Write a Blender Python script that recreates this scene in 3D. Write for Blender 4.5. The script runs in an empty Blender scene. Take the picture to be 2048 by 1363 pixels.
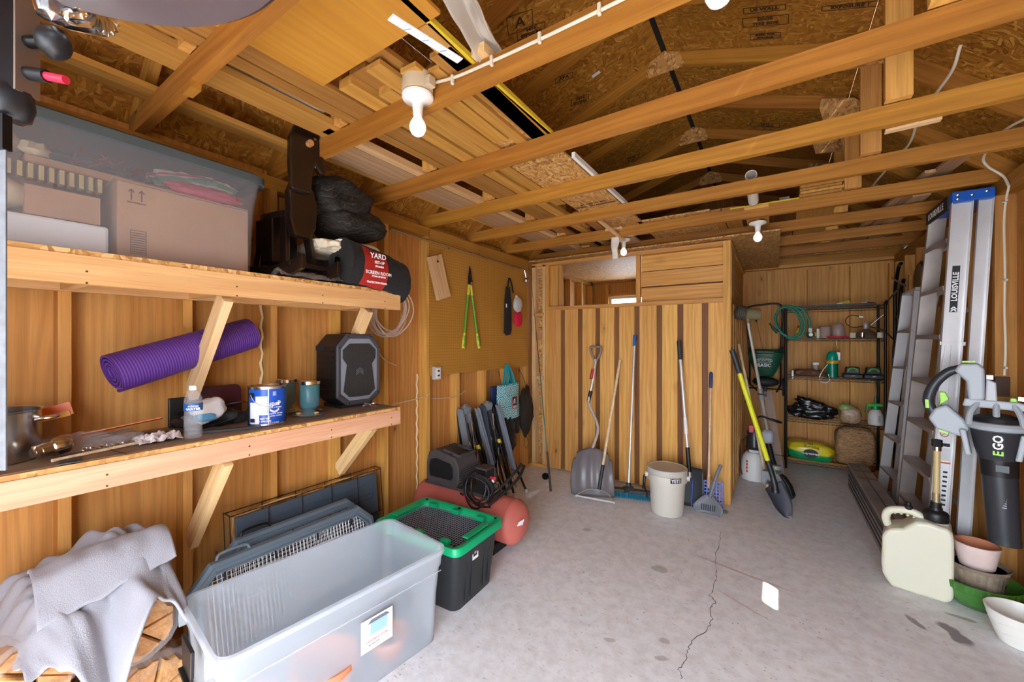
import bpy, math, random
from mathutils import Vector as V, Matrix as MX, noise as NZ
random.seed(11)
PI = math.pi
SC = bpy.context.scene
COL = SC.collection
# ---------------------------------------------------------------- camera, sky, sun, exposure
cd = bpy.data.cameras.new('camera'); cam = bpy.data.objects.new('camera', cd); COL.objects.link(cam)
cam.location = (0, 0, 1.5); cam.rotation_euler = (PI/2, 0, math.radians(33.41)); cd.lens = 14.01; cd.sensor_width = 36
cd.clip_start = 0.02; SC.camera = cam
w = bpy.data.worlds.new('sky'); SC.world = w; w.use_nodes = True
wn = w.node_tree.nodes; bg = wn['Background']; bg.inputs[0].default_value = (.78, .88, 1, 1); bg.inputs[1].default_value = 1.6
def lamp(kind, name, loc, rot, energy, color=(1, 1, 1), **k):
    l = bpy.data.lights.new(name, kind); l.energy = energy; l.color = color
    for a, b in k.items(): setattr(l, a, b)
    o = bpy.data.objects.new(name, l); COL.objects.link(o); o.location = loc; o.rotation_euler = rot
    return o
SUNV = V((-1.22, .92, -1.62)).normalized()
sun = lamp('SUN', 'sun', (3, -2, 5), (0, 0, 0), 3.0, (1, .95, .88), angle=.012)
sun.rotation_euler = SUNV.to_track_quat('-Z', 'Y').to_euler()
lamp('AREA', 'door_daylight', (-.1, -2.7, 2.75), (math.radians(58), 0, PI), 1500, (.93, .96, 1), shape='RECTANGLE', size=3.6, size_y=1.5)
SC.view_settings.view_transform = 'Standard'; SC.view_settings.look = 'None'
SC.view_settings.exposure = 3.25; SC.view_settings.gamma = 1; SC.view_settings.use_curve_mapping = False
# ---------------------------------------------------------------- helpers
SN, CN, FPX = math.sin(math.radians(33.41)), math.cos(math.radians(33.41)), 797.0
def rayv(px, py):
    t = (px-1024)/FPX; return V((t*CN-SN, t*SN+CN, (681.5-py)/FPX))
CAMP = V((0, 0, 1.5))
def oX(px, py, X): r = rayv(px, py); return CAMP+r*(X/r.x)
def oY(px, py, Y): r = rayv(px, py); return CAMP+r*(Y/r.y)
def oZ(px, py, Z): r = rayv(px, py); return CAMP+r*((Z-1.5)/r.z)
WM = {}
def thing(name, label, cat, loc=(0, 0, 0), rz=0, group=None, kind=None, rot=None):
    o = bpy.data.objects.new(name, None); COL.objects.link(o); o.empty_display_size = .05
    o.location = loc; o.rotation_euler = rot if rot else (0, 0, rz)
    WM[o] = MX.Translation(V(loc)) @ o.rotation_euler.to_matrix().to_4x4()
    if label: o['label'] = label
    if cat: o['category'] = cat
    if group: o['group'] = group
    if kind: o['kind'] = kind
    return o
def tag(o, label=None, cat=None, group=None, kind=None):
    if label: o['label'] = label
    if cat: o['category'] = cat
    if group: o['group'] = group
    if kind: o['kind'] = kind
    return o
def link(name, me, parent=None, mw=None, local=False):
    o = bpy.data.objects.new(name, me); COL.objects.link(o)
    mw = mw or MX.Identity(4)
    if parent:
        o.parent = parent
        if local: o.matrix_basis = mw; mw = WM[parent] @ mw
        else: o.matrix_basis = WM[parent].inverted() @ mw
    else: o.matrix_basis = mw
    WM[o] = mw
    return o
def frame(x, y):
    x = V(x).normalized(); y = V(y); y = (y-x*y.dot(x)).normalized(); z = x.cross(y)
    return MX((x, y, z)).transposed()
class MB:
    def __init__(s, T=None): s.v = []; s.f = []; s.T = T
    def add(s, vs, fs):
        n = len(s.v); s.v += [(s.T @ V(p)) if s.T else V(p) for p in vs]; s.f += [tuple(i+n for i in q) for q in fs]; return s
    def bx(s, x0, x1, y0, y1, z0, z1):
        return s.add([(x0, y0, z0), (x1, y0, z0), (x1, y1, z0), (x0, y1, z0), (x0, y0, z1), (x1, y0, z1), (x1, y1, z1), (x0, y1, z1)],
            [(3, 2, 1, 0), (4, 5, 6, 7), (0, 1, 5, 4), (1, 2, 6, 5), (2, 3, 7, 6), (3, 0, 4, 7)])
    def obx(s, a, b, w, t, wd):
        a = V(a); b = V(b); R = frame(b-a, wd); x = (b-a).length/2; c = (a+b)/2
        q = [(-x, -w/2, -t/2), (x, -w/2, -t/2), (x, w/2, -t/2), (-x, w/2, -t/2), (-x, -w/2, t/2), (x, -w/2, t/2), (x, w/2, t/2), (-x, w/2, t/2)]
        return s.add([c+R @ V(p) for p in q], [(3, 2, 1, 0), (4, 5, 6, 7), (0, 1, 5, 4), (1, 2, 6, 5), (2, 3, 7, 6), (3, 0, 4, 7)])
    def tube(s, pts, r, n=10, closed=False, cap=True, flat=1):
        pts = [V(p) for p in pts]; N = len(pts); vs = []; fs = []
        up = None
        for i, p in enumerate(pts):
            if closed: d = pts[(i+1) % N]-pts[i-1]
            else: d = pts[min(i+1, N-1)]-pts[max(i-1, 0)]
            d = d.normalized() if d.length > 1e-9 else V((0, 0, 1))
            if up is None: up = V((0, 0, 1)) if abs(d.z) < .9 else V((1, 0, 0))
            a = up-d*up.dot(d); a = a.normalized() if a.length > 1e-6 else d.orthogonal().normalized(); up = a; b = d.cross(a)
            rr = r[i] if isinstance(r, (list, tuple)) else r
            for k in range(n):
                t = 2*PI*k/n; vs.append(p+a*math.cos(t)*rr+b*math.sin(t)*rr*flat)
        for i in range(N if closed else N-1):
            j = (i+1) % N
            for k in range(n): fs.append((i*n+k, i*n+(k+1) % n, j*n+(k+1) % n, j*n+k))
        if cap and not closed: fs += [tuple(range(n-1, -1, -1)), tuple((N-1)*n+k for k in range(n))]
        return s.add(vs, fs)
    def cyl(s, a, b, r, r2=None, n=16): return s.tube([a, b], [r, r if r2 is None else r2], n)
    def lathe(s, prof, c=(0, 0, 0), n=28, R=None, sx=1, sy=1, mod=None, caps=True):
        c = V(c); vs = []; fs = []; m = len(prof)
        for i, (r, z) in enumerate(prof):
            for k in range(n):
                t = 2*PI*k/n; q = r*(mod(t, i) if mod else 1); p = V((q*math.cos(t)*sx, q*math.sin(t)*sy, z)); vs.append(c+(R @ p if R else p))
        for i in range(m-1):
            for k in range(n): fs.append((i*n+k, i*n+(k+1) % n, (i+1)*n+(k+1) % n, (i+1)*n+k))
        if caps and prof[0][0] > 1e-5: fs.append(tuple(range(n-1, -1, -1)))
        if caps and prof[-1][0] > 1e-5: fs.append(tuple((m-1)*n+k for k in range(n)))
        return s.add(vs, fs)
    def prism(s, poly, o, xd, yd, h):
        o = V(o); R = frame(xd, yd); z = R.col[2]*h; n = len(poly)
        vs = [o+R.col[0]*a+R.col[1]*b for a, b in poly]; vs += [p+z for p in vs]
        return s.add(vs, [tuple(range(n-1, -1, -1)), tuple(range(n, 2*n))]+[(i, (i+1) % n, n+(i+1) % n, n+i) for i in range(n)])
    def grid(s, fn, nu, nv, cu=False):
        vs = [fn(i/(nu if cu else nu-1), j/(nv-1)) for i in range(nu) for j in range(nv)]; fs = []
        for i in range(nu if cu else nu-1):
            for j in range(nv-1):
                a = i*nv+j; b = ((i+1) % nu)*nv+j; fs.append((a, b, b+1, a+1))
        return s.add(vs, fs)
    def blob(s, c, rad, amp=.1, fr=3, n=28, m=16, seed=0, sq=1, R=None):
        c = V(c); rad = V(rad)
        def fn(u, v):
            th = 2*PI*u; ph = PI*(v*.998+.001)
            def p(x): return math.copysign(abs(x)**sq, x)
            d = V((p(math.cos(th))*p(math.sin(ph)), p(math.sin(th))*p(math.sin(ph)), p(-math.cos(ph))))
            k = 1+amp*NZ.noise(d*fr+V((seed, seed*2.3, 1)))+amp*.5*NZ.noise(d*fr*2.7+V((seed, 7, 1)))
            q = V((d.x*rad.x, d.y*rad.y, d.z*rad.z))*k
            return c+(R @ q if R else q)
        return s.grid(fn, n, m, True)
    def build(s, name, mat, parent=None, sm=False, bv=0, world=True, solid=0, sub=0, seg=2, lift=None):
        me = bpy.data.meshes.new(name)
        if world:
            if parent: mi = WM[parent].inverted(); vs = [mi @ p for p in s.v]; mw = None
            else:
                xs = [p.x for p in s.v]; ys = [p.y for p in s.v]; zs = [p.z for p in s.v]
                o = V(((min(xs)+max(xs))/2, (min(ys)+max(ys))/2, min(zs))); vs = [p-o for p in s.v]; mw = MX.Translation(o)
        else: vs = s.v; mw = None
        me.from_pydata([tuple(p) for p in vs], [], s.f); me.validate()
        me.materials.append(mat)
        if sm:
            me.shade_smooth(); me.set_sharp_from_angle(angle=math.radians(42))
        if parent: o = link(name, me, parent, MX.Identity(4), local=True)
        else: o = link(name, me, None, mw)
        if solid: d = o.modifiers.new('s', 'SOLIDIFY'); d.thickness = solid; d.offset = 0
        if bv: d = o.modifiers.new('b', 'BEVEL'); d.width = bv; d.segments = seg; d.limit_method = 'ANGLE'; d.angle_limit = math.radians(35)
        if sub: d = o.modifiers.new('u', 'SUBSURF'); d.levels = sub; d.render_levels = sub
        return o
BC = {}
def board(name, a, b, w, t, wd, mat, parent=None):
    """plank with its long axis on local X (the grain follows it); alike planks share a mesh"""
    a = V(a); b = V(b); L = (b-a).length; k = (round(L, 3), round(w, 3), round(t, 3), mat.name)
    if k not in BC:
        me = bpy.data.meshes.new(name); q = MB().bx(-L/2, L/2, -w/2, w/2, -t/2, t/2)
        me.from_pydata([tuple(p) for p in q.v], [], q.f); me.materials.append(mat); BC[k] = me
    return link(name, BC[k], parent, MX.Translation((a+b)/2) @ frame(b-a, wd).to_4x4())
def txt(s, size, loc, xd, yd, mat, parent, name='lettering', align='CENTER', ex=.0004, sx=1, bold=0, world=True):
    c = bpy.data.curves.new('t', 'FONT'); c.body = s; c.size = size; c.extrude = ex; c.align_x = align; c.align_y = 'CENTER'; c.offset = bold; c.resolution_u = 2
    o = bpy.data.objects.new('t', c); me = bpy.data.meshes.new_from_object(o); bpy.data.objects.remove(o); me.name = name
    if len(me.materials): me.materials.clear()
    me.materials.append(mat)
    return link(name, me, parent, MX.Translation(V(loc)) @ frame(xd, yd).to_4x4() @ MX.Diagonal((sx, 1, 1, 1)), local=not world)
def rrect(w, h, r, n=5, cx=0, cy=0):
    p = []
    for qx, qy, a0 in ((w/2-r, h/2-r, 0), (-w/2+r, h/2-r, 90), (-w/2+r, -h/2+r, 180), (w/2-r, -h/2+r, 270)):
        for i in range(n): a = math.radians(a0+90*i/(n-1)); p.append((cx+qx+r*math.cos(a), cy+qy+r*math.sin(a)))
    return p
def bez(pts, n=8):
    """Catmull-Rom through pts"""
    pts = [V(p) for p in pts]; out = []
    P = [pts[0]*2-pts[1]]+pts+[pts[-1]*2-pts[-2]]
    for i in range(1, len(P)-2):
        for k in range(n):
            t = k/n; a, b, c, d = P[i-1:i+3]
            out.append(.5*((2*b)+(c-a)*t+(2*a-5*b+4*c-d)*t*t+(3*b-a-3*c+d)*t**3))
    return out+[pts[-1]]
# ---------------------------------------------------------------- materials
def nm(name, col, rough=.5, metal=0, trans=0, ior=1.45, alpha=1, emit=0, sheen=0, coat=0, bump=0, bsc=200, var=0, vsc=8, spec=.5):
    m = bpy.data.materials.new(name); m.use_nodes = True; nt = m.node_tree; b = nt.nodes['Principled BSDF']; I = b.inputs
    I['Base Color'].default_value = (*col, 1); I['Roughness'].default_value = rough; I['Metallic'].default_value = metal
    I['Transmission Weight'].default_value = trans; I['IOR'].default_value = ior; I['Alpha'].default_value = alpha; I['Specular IOR Level'].default_value = spec
    if emit: I['Emission Color'].default_value = (*col, 1); I['Emission Strength'].default_value = emit
    if sheen: I['Sheen Weight'].default_value = sheen
    if coat: I['Coat Weight'].default_value = coat
    if bump or var:
        tc = nt.nodes.new('ShaderNodeTexCoord')
        if bump:
            n = nt.nodes.new('ShaderNodeTexNoise'); n.inputs['Scale'].default_value = bsc; n.inputs['Detail'].default_value = 3; nt.links.new(tc.outputs['Object'], n.inputs[0])
            bp = nt.nodes.new('ShaderNodeBump'); bp.inputs['Strength'].default_value = bump; bp.inputs['Distance'].default_value = .01
            nt.links.new(n.outputs[0], bp.inputs['Height']); nt.links.new(bp.outputs[0], I['Normal'])
        if var:
            n = nt.nodes.new('ShaderNodeTexNoise'); n.inputs['Scale'].default_value = vsc; n.inputs['Detail'].default_value = 5; nt.links.new(tc.outputs['Object'], n.inputs[0])
            r = nt.nodes.new('ShaderNodeValToRGB'); r.color_ramp.elements[0].position = .3; r.color_ramp.elements[1].position = .7
            r.color_ramp.elements[0].color = (*[c*(1-var) for c in col], 1); r.color_ramp.elements[1].color = (*[min(1, c*(1+var*.6)) for c in col], 1)
            nt.links.new(n.outputs[0], r.inputs[0]); nt.links.new(r.outputs[0], I['Base Color'])
    return m
class NT:
    def __init__(s, name, rough=.6, spec=.4):
        s.m = bpy.data.materials.new(name); s.m.use_nodes = True; s.t = s.m.node_tree; s.b = s.t.nodes['Principled BSDF']; s.b.inputs['Roughness'].default_value = rough; s.b.inputs['Specular IOR Level'].default_value = spec
    def n(s, k, ins={}, **a):
        x = s.t.nodes.new(k)
        for q, v in a.items(): setattr(x, q, v)
        for q, v in ins.items():
            if hasattr(v, 'bl_idname') or isinstance(v, bpy.types.NodeSocket): s.t.links.new(v, x.inputs[q])
            else: x.inputs[q].default_value = v
        return x
    def ramp(s, fac, *st):
        r = s.n('ShaderNodeValToRGB', {0: fac}); e = r.color_ramp.elements
        while len(e) < len(st): e.new(.5)
        for i, (p, c) in enumerate(st): e[i].position = p; e[i].color = (*(c if isinstance(c, (tuple, list)) else (c, c, c)), 1)
        return r.outputs[0]
    def mix(s, f, a, b, mode='MIX'):
        x = s.n('ShaderNodeMix', data_type='RGBA', blend_type=mode)
        for q, v in ((0, f), (6, a), (7, b)):
            if isinstance(v, bpy.types.NodeSocket): s.t.links.new(v, x.inputs[q])
            else: x.inputs[q].default_value = v if q == 0 else (*v, 1)
        return x.outputs[2]
    def math(s, op, a, b=0):
        return s.n('ShaderNodeMath', {0: a, 1: b}, operation=op).outputs[0]
    def bump(s, h, st=.3, d=.004):
        o = s.n('ShaderNodeBump', {'Strength': st, 'Distance': d, 'Height': h}).outputs[0]; s.t.links.new(o, s.b.inputs['Normal'])
    def col(s, c): s.t.links.new(c, s.b.inputs['Base Color'])
def coords(N, jitter=True):
    tc = N.n('ShaderNodeTexCoord').outputs['Object']
    if not jitter: return tc, None
    rnd = N.n('ShaderNodeObjectInfo').outputs['Random']
    off = N.n('ShaderNodeCombineXYZ', {0: N.math('MULTIPLY', rnd, 37.), 1: N.math('MULTIPLY', rnd, 91.), 2: N.math('MULTIPLY', rnd, 53.)}).outputs[0]
    return N.n('ShaderNodeVectorMath', {0: tc, 1: off}, operation='ADD').outputs[0], rnd
def mp(N, vec, sc, rot=(0, 0, 0)): return N.n('ShaderNodeMapping', {0: vec, 3: sc, 2: rot}).outputs[0]
def wood(name, light, mid, dark, knots=.5, rough=.62, fine=.35, vj=.22, kscale=1.6):
    N = NT(name, rough); v, rnd = coords(N)
    a = N.n('ShaderNodeTexNoise', {0: mp(N, v, (.7, 7, 7)), 2: 1.6, 3: 3., 8: 1.1}).outputs[0]
    wv = N.n('ShaderNodeTexWave', {0: mp(N, v, (.30, 3.2, 3.2)), 1: 2.4, 2: 11., 3: 2., 4: 1.1}, wave_type='BANDS', bands_direction='Y').outputs[1]
    f = N.n('ShaderNodeTexNoise', {0: mp(N, v, (3, 120, 120)), 2: 1.5, 3: 4.}).outputs[0]
    c = N.ramp(a, (.3, light), (.72, mid))
    c = N.mix(N.math('MULTIPLY', N.ramp(wv, (.3, 0.), (.95, 1.)), .38), c, [(p+q)/2 for p, q in zip(mid, dark)])
    c = N.mix(N.math('MULTIPLY', N.ramp(f, (.5, 0.), (.75, 1.)), fine), c, dark)
    kv = N.n('ShaderNodeTexVoronoi', {0: mp(N, N.n('ShaderNodeVectorMath', {0: v, 1: N.n('ShaderNodeVectorMath', {0: N.n('ShaderNodeTexNoise', {0: v, 2: 9.}).outputs[1], 'Scale': .05}, operation='SCALE').outputs[0]}, operation='ADD').outputs[0], (1.1, 2.2, .5)), 2: kscale}).outputs[0]
    k = N.ramp(kv, (.0, 1.), (.05, .95), (.065, .35), (.20, .0))
    c = N.mix(N.math('MULTIPLY', k, knots), c, [x*.45 for x in dark])
    val = N.math('ADD', N.math('MULTIPLY', rnd, vj), 1-vj*.6)
    c = N.n('ShaderNodeHueSaturation', {4: c, 2: val, 1: 1., 0: N.math('ADD', N.math('MULTIPLY', rnd, .012), .494)}).outputs[0]
    N.col(c); N.bump(f, .25, .002); return N.m
def osb(name, cols, sc=1., rough=.6):
    N = NT(name, rough); v, rnd = coords(N)
    ds = N.n('ShaderNodeVectorMath', {0: N.n('ShaderNodeTexNoise', {0: v, 2: 6.}).outputs[1], 'Scale': .12}, operation='SCALE').outputs[0]
    v2 = N.n('ShaderNodeVectorMath', {0: v, 1: ds}, operation='ADD').outputs[0]
    outs = []
    for i, (s, r) in enumerate((((14, 75, 30), .4), ((75, 20, 30), .9), ((30, 80, 30), 2.1))):
        outs.append(N.n('ShaderNodeTexVoronoi', {0: mp(N, v2, [q*sc for q in s], (0, 0, r)), 2: 1., 8: 1.}).outputs[1])
    sp = [N.n('ShaderNodeSeparateColor', {0: o}).outputs[0] for o in outs]
    sel = N.n('ShaderNodeTexVoronoi', {0: mp(N, v2, [22*sc]*3), 2: 1.3}).outputs[1]
    ss = N.n('ShaderNodeSeparateColor', {0: sel}).outputs
    x = N.mix(N.ramp(ss[0], (.45, 0.), (.5, 1.)), sp[0], sp[1]); x = N.mix(N.ramp(ss[1], (.6, 0.), (.65, 1.)), x, sp[2])
    g = N.n('ShaderNodeTexNoise', {0: mp(N, v, (60, 60, 60)), 2: 2.}).outputs[0]
    c = N.ramp(x, (.05, cols[0]), (.45, cols[1]), (.8, cols[2]), (.97, cols[3]))
    c = N.mix(N.math('MULTIPLY', g, .3), c, cols[0])
    big = N.n('ShaderNodeTexNoise', {0: v, 2: 1.2}).outputs[0]
    c = N.mix(N.math('MULTIPLY', N.ramp(big, (.4, 0.), (.7, 1.)), .35), c, [q*.6 for q in cols[1]])
    N.col(c); N.bump(x, .15, .002); return N.m
W_STUD = wood('pine_stud', (.70, .37, .095), (.60, .28, .055), (.24, .10, .03), .5)
W_PLY = wood('plywood_sheathing', (.64, .315, .085), (.52, .22, .045), (.2, .085, .03), .85, kscale=2.6, fine=.25, vj=.15)
W_JOIST = wood('fir_joist', (.46, .20, .026), (.34, .13, .013), (.14, .045, .008), .75)
W_PALE = wood('pale_pine', (.80, .56, .30), (.70, .43, .19), (.4, .2, .07), .5)
W_SHELF = wood('shelf_board', (.74, .46, .20), (.66, .36, .13), (.35, .15, .05), .6)
W_PINK = wood('pink_fir', (.72, .42, .26), (.62, .32, .18), (.36, .16, .08), .5)
W_LUM = wood('stored_lumber', (.54, .275, .06), (.43, .195, .032), (.24, .1, .025), .4, vj=.5)
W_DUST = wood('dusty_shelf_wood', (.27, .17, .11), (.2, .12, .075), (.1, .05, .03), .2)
W_GREY = wood('weathered_plank', (.50, .31, .17), (.42, .25, .13), (.2, .1, .05), .5)
W_BOARD = wood('cedar_board', (.78, .43, .125), (.68, .33, .07), (.30, .11, .025), .75, kscale=2.0)
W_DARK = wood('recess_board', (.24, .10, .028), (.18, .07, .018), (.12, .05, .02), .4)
W_HORSE = nm('dark_stained_wood', (.012, .006, .004), .28, var=.5, vsc=5, coat=.3)
W_POLE = wood('tool_handle_wood', (.78, .60, .40), (.68, .48, .29), (.35, .18, .08), .1)
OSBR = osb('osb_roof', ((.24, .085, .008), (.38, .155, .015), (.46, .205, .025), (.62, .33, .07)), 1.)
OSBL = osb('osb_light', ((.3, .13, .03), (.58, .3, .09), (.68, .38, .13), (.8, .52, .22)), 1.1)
PLYW = wood('plywood_sheet', (.56, .26, .03), (.48, .205, .02), (.4, .17, .03), .1, vj=.05)
def fin(N): return N.m
def concrete():
    N = NT('concrete', .55, .35); v = N.n('ShaderNodeNewGeometry').outputs['Position']
    a = N.n('ShaderNodeTexNoise', {0: v, 2: 1.1, 3: 6.}).outputs[0]; b = N.n('ShaderNodeTexNoise', {0: v, 2: 14., 3: 8., 4: .7}).outputs[0]
    c = N.ramp(a, (.3, (.74, .745, .77)), (.7, (.82, .83, .87)))
    c = N.mix(N.ramp(b, (.42, 0.), (.8, .6)), c, (.42, .38, .36))
    s = N.n('ShaderNodeTexNoise', {0: mp(N, v, (22, 60, 1), (0, 0, .9)), 2: 1.3, 3: 5.}).outputs[0]
    c = N.mix(N.ramp(s, (.62, 0.), (.72, .5)), c, (.25, .2, .18))
    sp = N.n('ShaderNodeTexVoronoi', {0: v, 2: 26.}).outputs[0]; sm = N.n('ShaderNodeTexNoise', {0: v, 2: 3.}).outputs[0]
    c = N.mix(N.math('MULTIPLY', N.ramp(sp, (.08, .6), (.14, 0.)), N.ramp(sm, (.5, 0.), (.6, 1.))), c, (.15, .11, .1))
    # reddish rust streaks and grey spill with shapes of their own
    def streak(cx, cy, ang, L, W, col, c, k=.5, fr=9.):
        m = N.n('ShaderNodeMapping', {0: v, 1: (cx, cy, 0), 2: (0, 0, ang)}, vector_type='TEXTURE').outputs[0]
        nz = N.n('ShaderNodeVectorMath', {0: N.n('ShaderNodeTexNoise', {0: v, 2: fr, 3: 4.}).outputs[1], 'Scale': min(W*2.2, .09)}, operation='SCALE').outputs[0]
        m = N.n('ShaderNodeVectorMath', {0: m, 1: nz}, operation='ADD').outputs[0]
        d = N.n('ShaderNodeVectorMath', {0: m, 1: (1/L, 1/W, 0)}, operation='MULTIPLY').outputs[0]
        ln = N.n('ShaderNodeVectorMath', {0: d}, operation='LENGTH').outputs[1]
        return N.mix(N.ramp(ln, (.72, k), (1., 0.)), c, col)
    p0, p1 = oZ(1385, 1105, 0), oZ(1610, 1190, 0); dd = p1-p0
    c = streak((p0.x+p1.x)/2, (p0.y+p1.y)/2, math.atan2(dd.y, dd.x), dd.length/2, .014, (.42, .2, .2), c, .45)
    p0, p1 = oZ(1435, 1175, 0), oZ(1560, 1250, 0); dd = p1-p0
    c = streak((p0.x+p1.x)/2, (p0.y+p1.y)/2, math.atan2(dd.y, dd.x), dd.length/2, .012, (.42, .26, .28), c, .35)
    for a_, b_, W, k in (((1832, 1238), (1868, 1264), .022, .75), ((1912, 1256), (1980, 1310), .045, .85), ((1900, 1224), (1960, 1242), .018, .6)):
        p0, p1 = oZ(*a_, 0), oZ(*b_, 0); dd = p1-p0
        c = streak((p0.x+p1.x)/2, (p0.y+p1.y)/2, math.atan2(dd.y, dd.x), dd.length/2+.02, W, (.17, .145, .16), c, k, 14.)
    for x, y, r in ((1335, 1275, .022), (1332, 1308, .022), (1228, 1272, .02), (1180, 1055, .03), (1330, 1130, .04)):
        p = oZ(x, y, 0); c = streak(p.x, p.y, .5, r*1.5, r, (.25, .24, .22), c, .5)
    N.col(c); N.bump(b, .2, .003); return N.m
CONC = concrete()
def pegboard():
    N = NT('pegboard', .6, .3); v = N.n('ShaderNodeTexCoord').outputs['Object']
    m = N.n('ShaderNodeVectorMath', {0: v, 1: (1/.0254, 1/.0254, 0)}, operation='MULTIPLY').outputs[0]
    fr = N.n('ShaderNodeVectorMath', {0: N.n('ShaderNodeVectorMath', {0: m}, operation='FRACTION').outputs[0], 1: (.5, .5, 0)}, operation='SUBTRACT').outputs[0]
    sep = N.n('ShaderNodeSeparateXYZ', {0: fr}).outputs
    l = N.math('SQRT', N.math('ADD', N.math('MULTIPLY', sep[0], sep[0]), N.math('MULTIPLY', sep[1], sep[1])))
    h = N.ramp(l, (.12, 1.), (.15, 0.))
    nz = N.n('ShaderNodeTexNoise', {0: v, 2: 2.}).outputs[0]
    c = N.mix(N.math('MULTIPLY', h, .75), N.ramp(nz, (.3, (.42, .195, .03)), (.7, (.48, .235, .04))), (.08, .03, .008))
    N.col(c); return N.m
PEG = pegboard()
ALU = nm('aluminium', (.66, .65, .65), .38, .45, var=.12, vsc=4)
ALUD = nm('dull_aluminium', (.42, .37, .34), .45, .45, var=.25, vsc=5)
CHROME = nm('chrome', (.75, .75, .76), .12, 1)
STEEL = nm('steel', (.55, .54, .53), .25, 1)
WIRE = nm('galvanised_wire', (.62, .62, .62), .4, .5)
BLK = nm('black_plastic', (.009, .009, .0105), .45)
BLKM = nm('black_metal', (.006, .006, .007), .35, .3)
DGRY = nm('dark_grey_plastic', (.028, .03, .034), .5)
GRY = nm('grey_plastic', (.22, .235, .25), .5)
LGRY = nm('light_grey_plastic', (.45, .48, .50), .45)
WHT = nm('white_plastic', (.8, .8, .78), .4)
PAPER = nm('white_paper', (.82, .82, .84), .7)
INK = nm('black_ink', (.015, .015, .02), .6)
WINK = nm('white_ink', (.85, .85, .85), .5)
REDI = nm('red_ink', (.55, .03, .04), .5)
BLUE = nm('blue_plastic', (.01, .12, .55), .35)
RED = nm('red_plastic', (.6, .02, .05), .35)
LIME = nm('lime_plastic', (.35, .72, .06), .4)
FABB = nm('black_fabric', (.007, .007, .0075), .85, sheen=.05, bump=.4, bsc=90)
FABG = nm('grey_fabric', (.16, .17, .19), .9, sheen=.3, bump=.3, bsc=120)
CLOTH = nm('cream_cloth', (.68, .6, .45), .9, sheen=.3, bump=.3, bsc=60)
ORDW = ['first', 'second', 'third', 'fourth', 'fifth', 'sixth', 'seventh', 'eighth', 'ninth', 'tenth', 'eleventh', 'twelfth']
# ---------------------------------------------------------------- floor and walls
RCAP = nm('roof_felt', (.012, .011, .01), .9)
XL, XR, YB, YF, ZT = -2.45, 1.12, 6.10, -.75, 2.46
fl = MB().bx(-2.56, 1.23, YF-.1, 6.21, -.1, 0).build('floor', CONC); tag(fl, 'pale grey concrete slab with cracks and stains', kind='structure')
CRK = nm('crack_dark', (.09, .075, .07), .9)  # very dark brown of the thin crack line
cp = [(1440, 1062), (1441, 1080), (1432, 1105), (1433, 1140), (1430, 1163), (1420, 1190), (1432, 1203), (1421, 1213), (1424, 1237), (1416, 1258), (1383, 1282), (1375, 1300), (1370, 1325), (1358, 1338), (1366, 1362)]
q = MB(); pts = [oZ(x, y, .0006) for x, y in cp]
P2 = [];
for a, b in zip(pts, pts[1:]):
    for k in range(5): P2.append(a.lerp(b, k/5)+V((random.uniform(-.006, .006), random.uniform(-.006, .006), 0)))
for a, b in zip(P2, P2[1:]): q.obx(a, b, random.uniform(.0015, .004), .0006, (b-a).cross(V((0, 0, 1))))
tag(q.build('floor_crack', CRK, fl), kind='stuff')
gr = MB().bx(-14, 14, -16, YF-.1, -.12, -.02).build('driveway', nm('outdoor_asphalt', (.12, .12, .12), .8, var=.1, vsc=2)); tag(gr, 'dark grey driveway outside the open shed door', kind='structure')
def wall(side): return thing('wall_'+side, None, None, (0, 0, 0), kind='structure')
def studline(W, side, pos, z0=.038, z1=2.384):
    for p in pos:
        if side == 'L': board('stud', (-2.495, p-.019, z0), (-2.495, p-.019, z1), .089, .038, (1, 0, 0), W_STUD, W)
        if side == 'R': board('stud', (1.165, p-.019, z0), (1.165, p-.019, z1), .089, .038, (1, 0, 0), W_STUD, W)
        if side == 'B': board('stud', (p+.019, 6.145, z0), (p+.019, 6.145, z1), .089, .038, (0, 1, 0), W_STUD, W)
WLt = wall('left')
y = -.05
for y0, y1 in ((-.75, -.06), (-.055, 1.160), (1.166, 2.386), (2.392, 3.61), (3.616, 4.83), (4.836, 6.19)):
    board('plywood_panel', (-2.546, (y0+y1)/2, 0.0), (-2.546, (y0+y1)/2, 2.52), y1-y0, .012, (0, 1, 0), W_PLY, WLt)
studline(WLt, 'L', [-.44, -.03, .376, .79, 1.20, 1.61, 2.01, 2.446, 2.83, 3.24, 3.65, 4.06, 4.46, 4.87, 5.27, 5.68, 6.09])
board('bottom_plate', (-2.495, YF, .019), (-2.495, YB, .019), .089, .038, (1, 0, 0), W_STUD, WLt)
for z in (2.403, 2.441): board('top_plate', (-2.495, YF, z), (-2.495, YB, z), .089, .038, (1, 0, 0), W_JOIST, WLt)
FOAM = nm('dried_foam', (.78, .62, .36), .8, bump=.5, bsc=60)
for (yy, z0, z1) in ((1.163, .95, 1.95), (2.389, .05, 1.25)):
    q = MB(); ps = []; rs = []; k = 0; z = z0
    while z < z1: ps.append(V((-2.533, yy-.012+.006*math.sin(k*1.7), z))); rs.append(.006+.006*abs(NZ.noise(V((k*.6, yy, 3))))); z += .03; k += 1
    q.tube(ps, rs, 8); q.build('foam_bead', FOAM, WLt, sm=True)
pl = oX(865, 742, -2.44)
WRt = wall('right')
for y0, y1 in ((3.0, 3.95), (3.956, 5.17), (5.176, 6.19)):
    board('plywood_panel', (1.216, (y0+y1)/2, 0.0), (1.216, (y0+y1)/2, 2.52), y1-y0, .012, (0, 1, 0), W_PLY, WRt)
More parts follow.
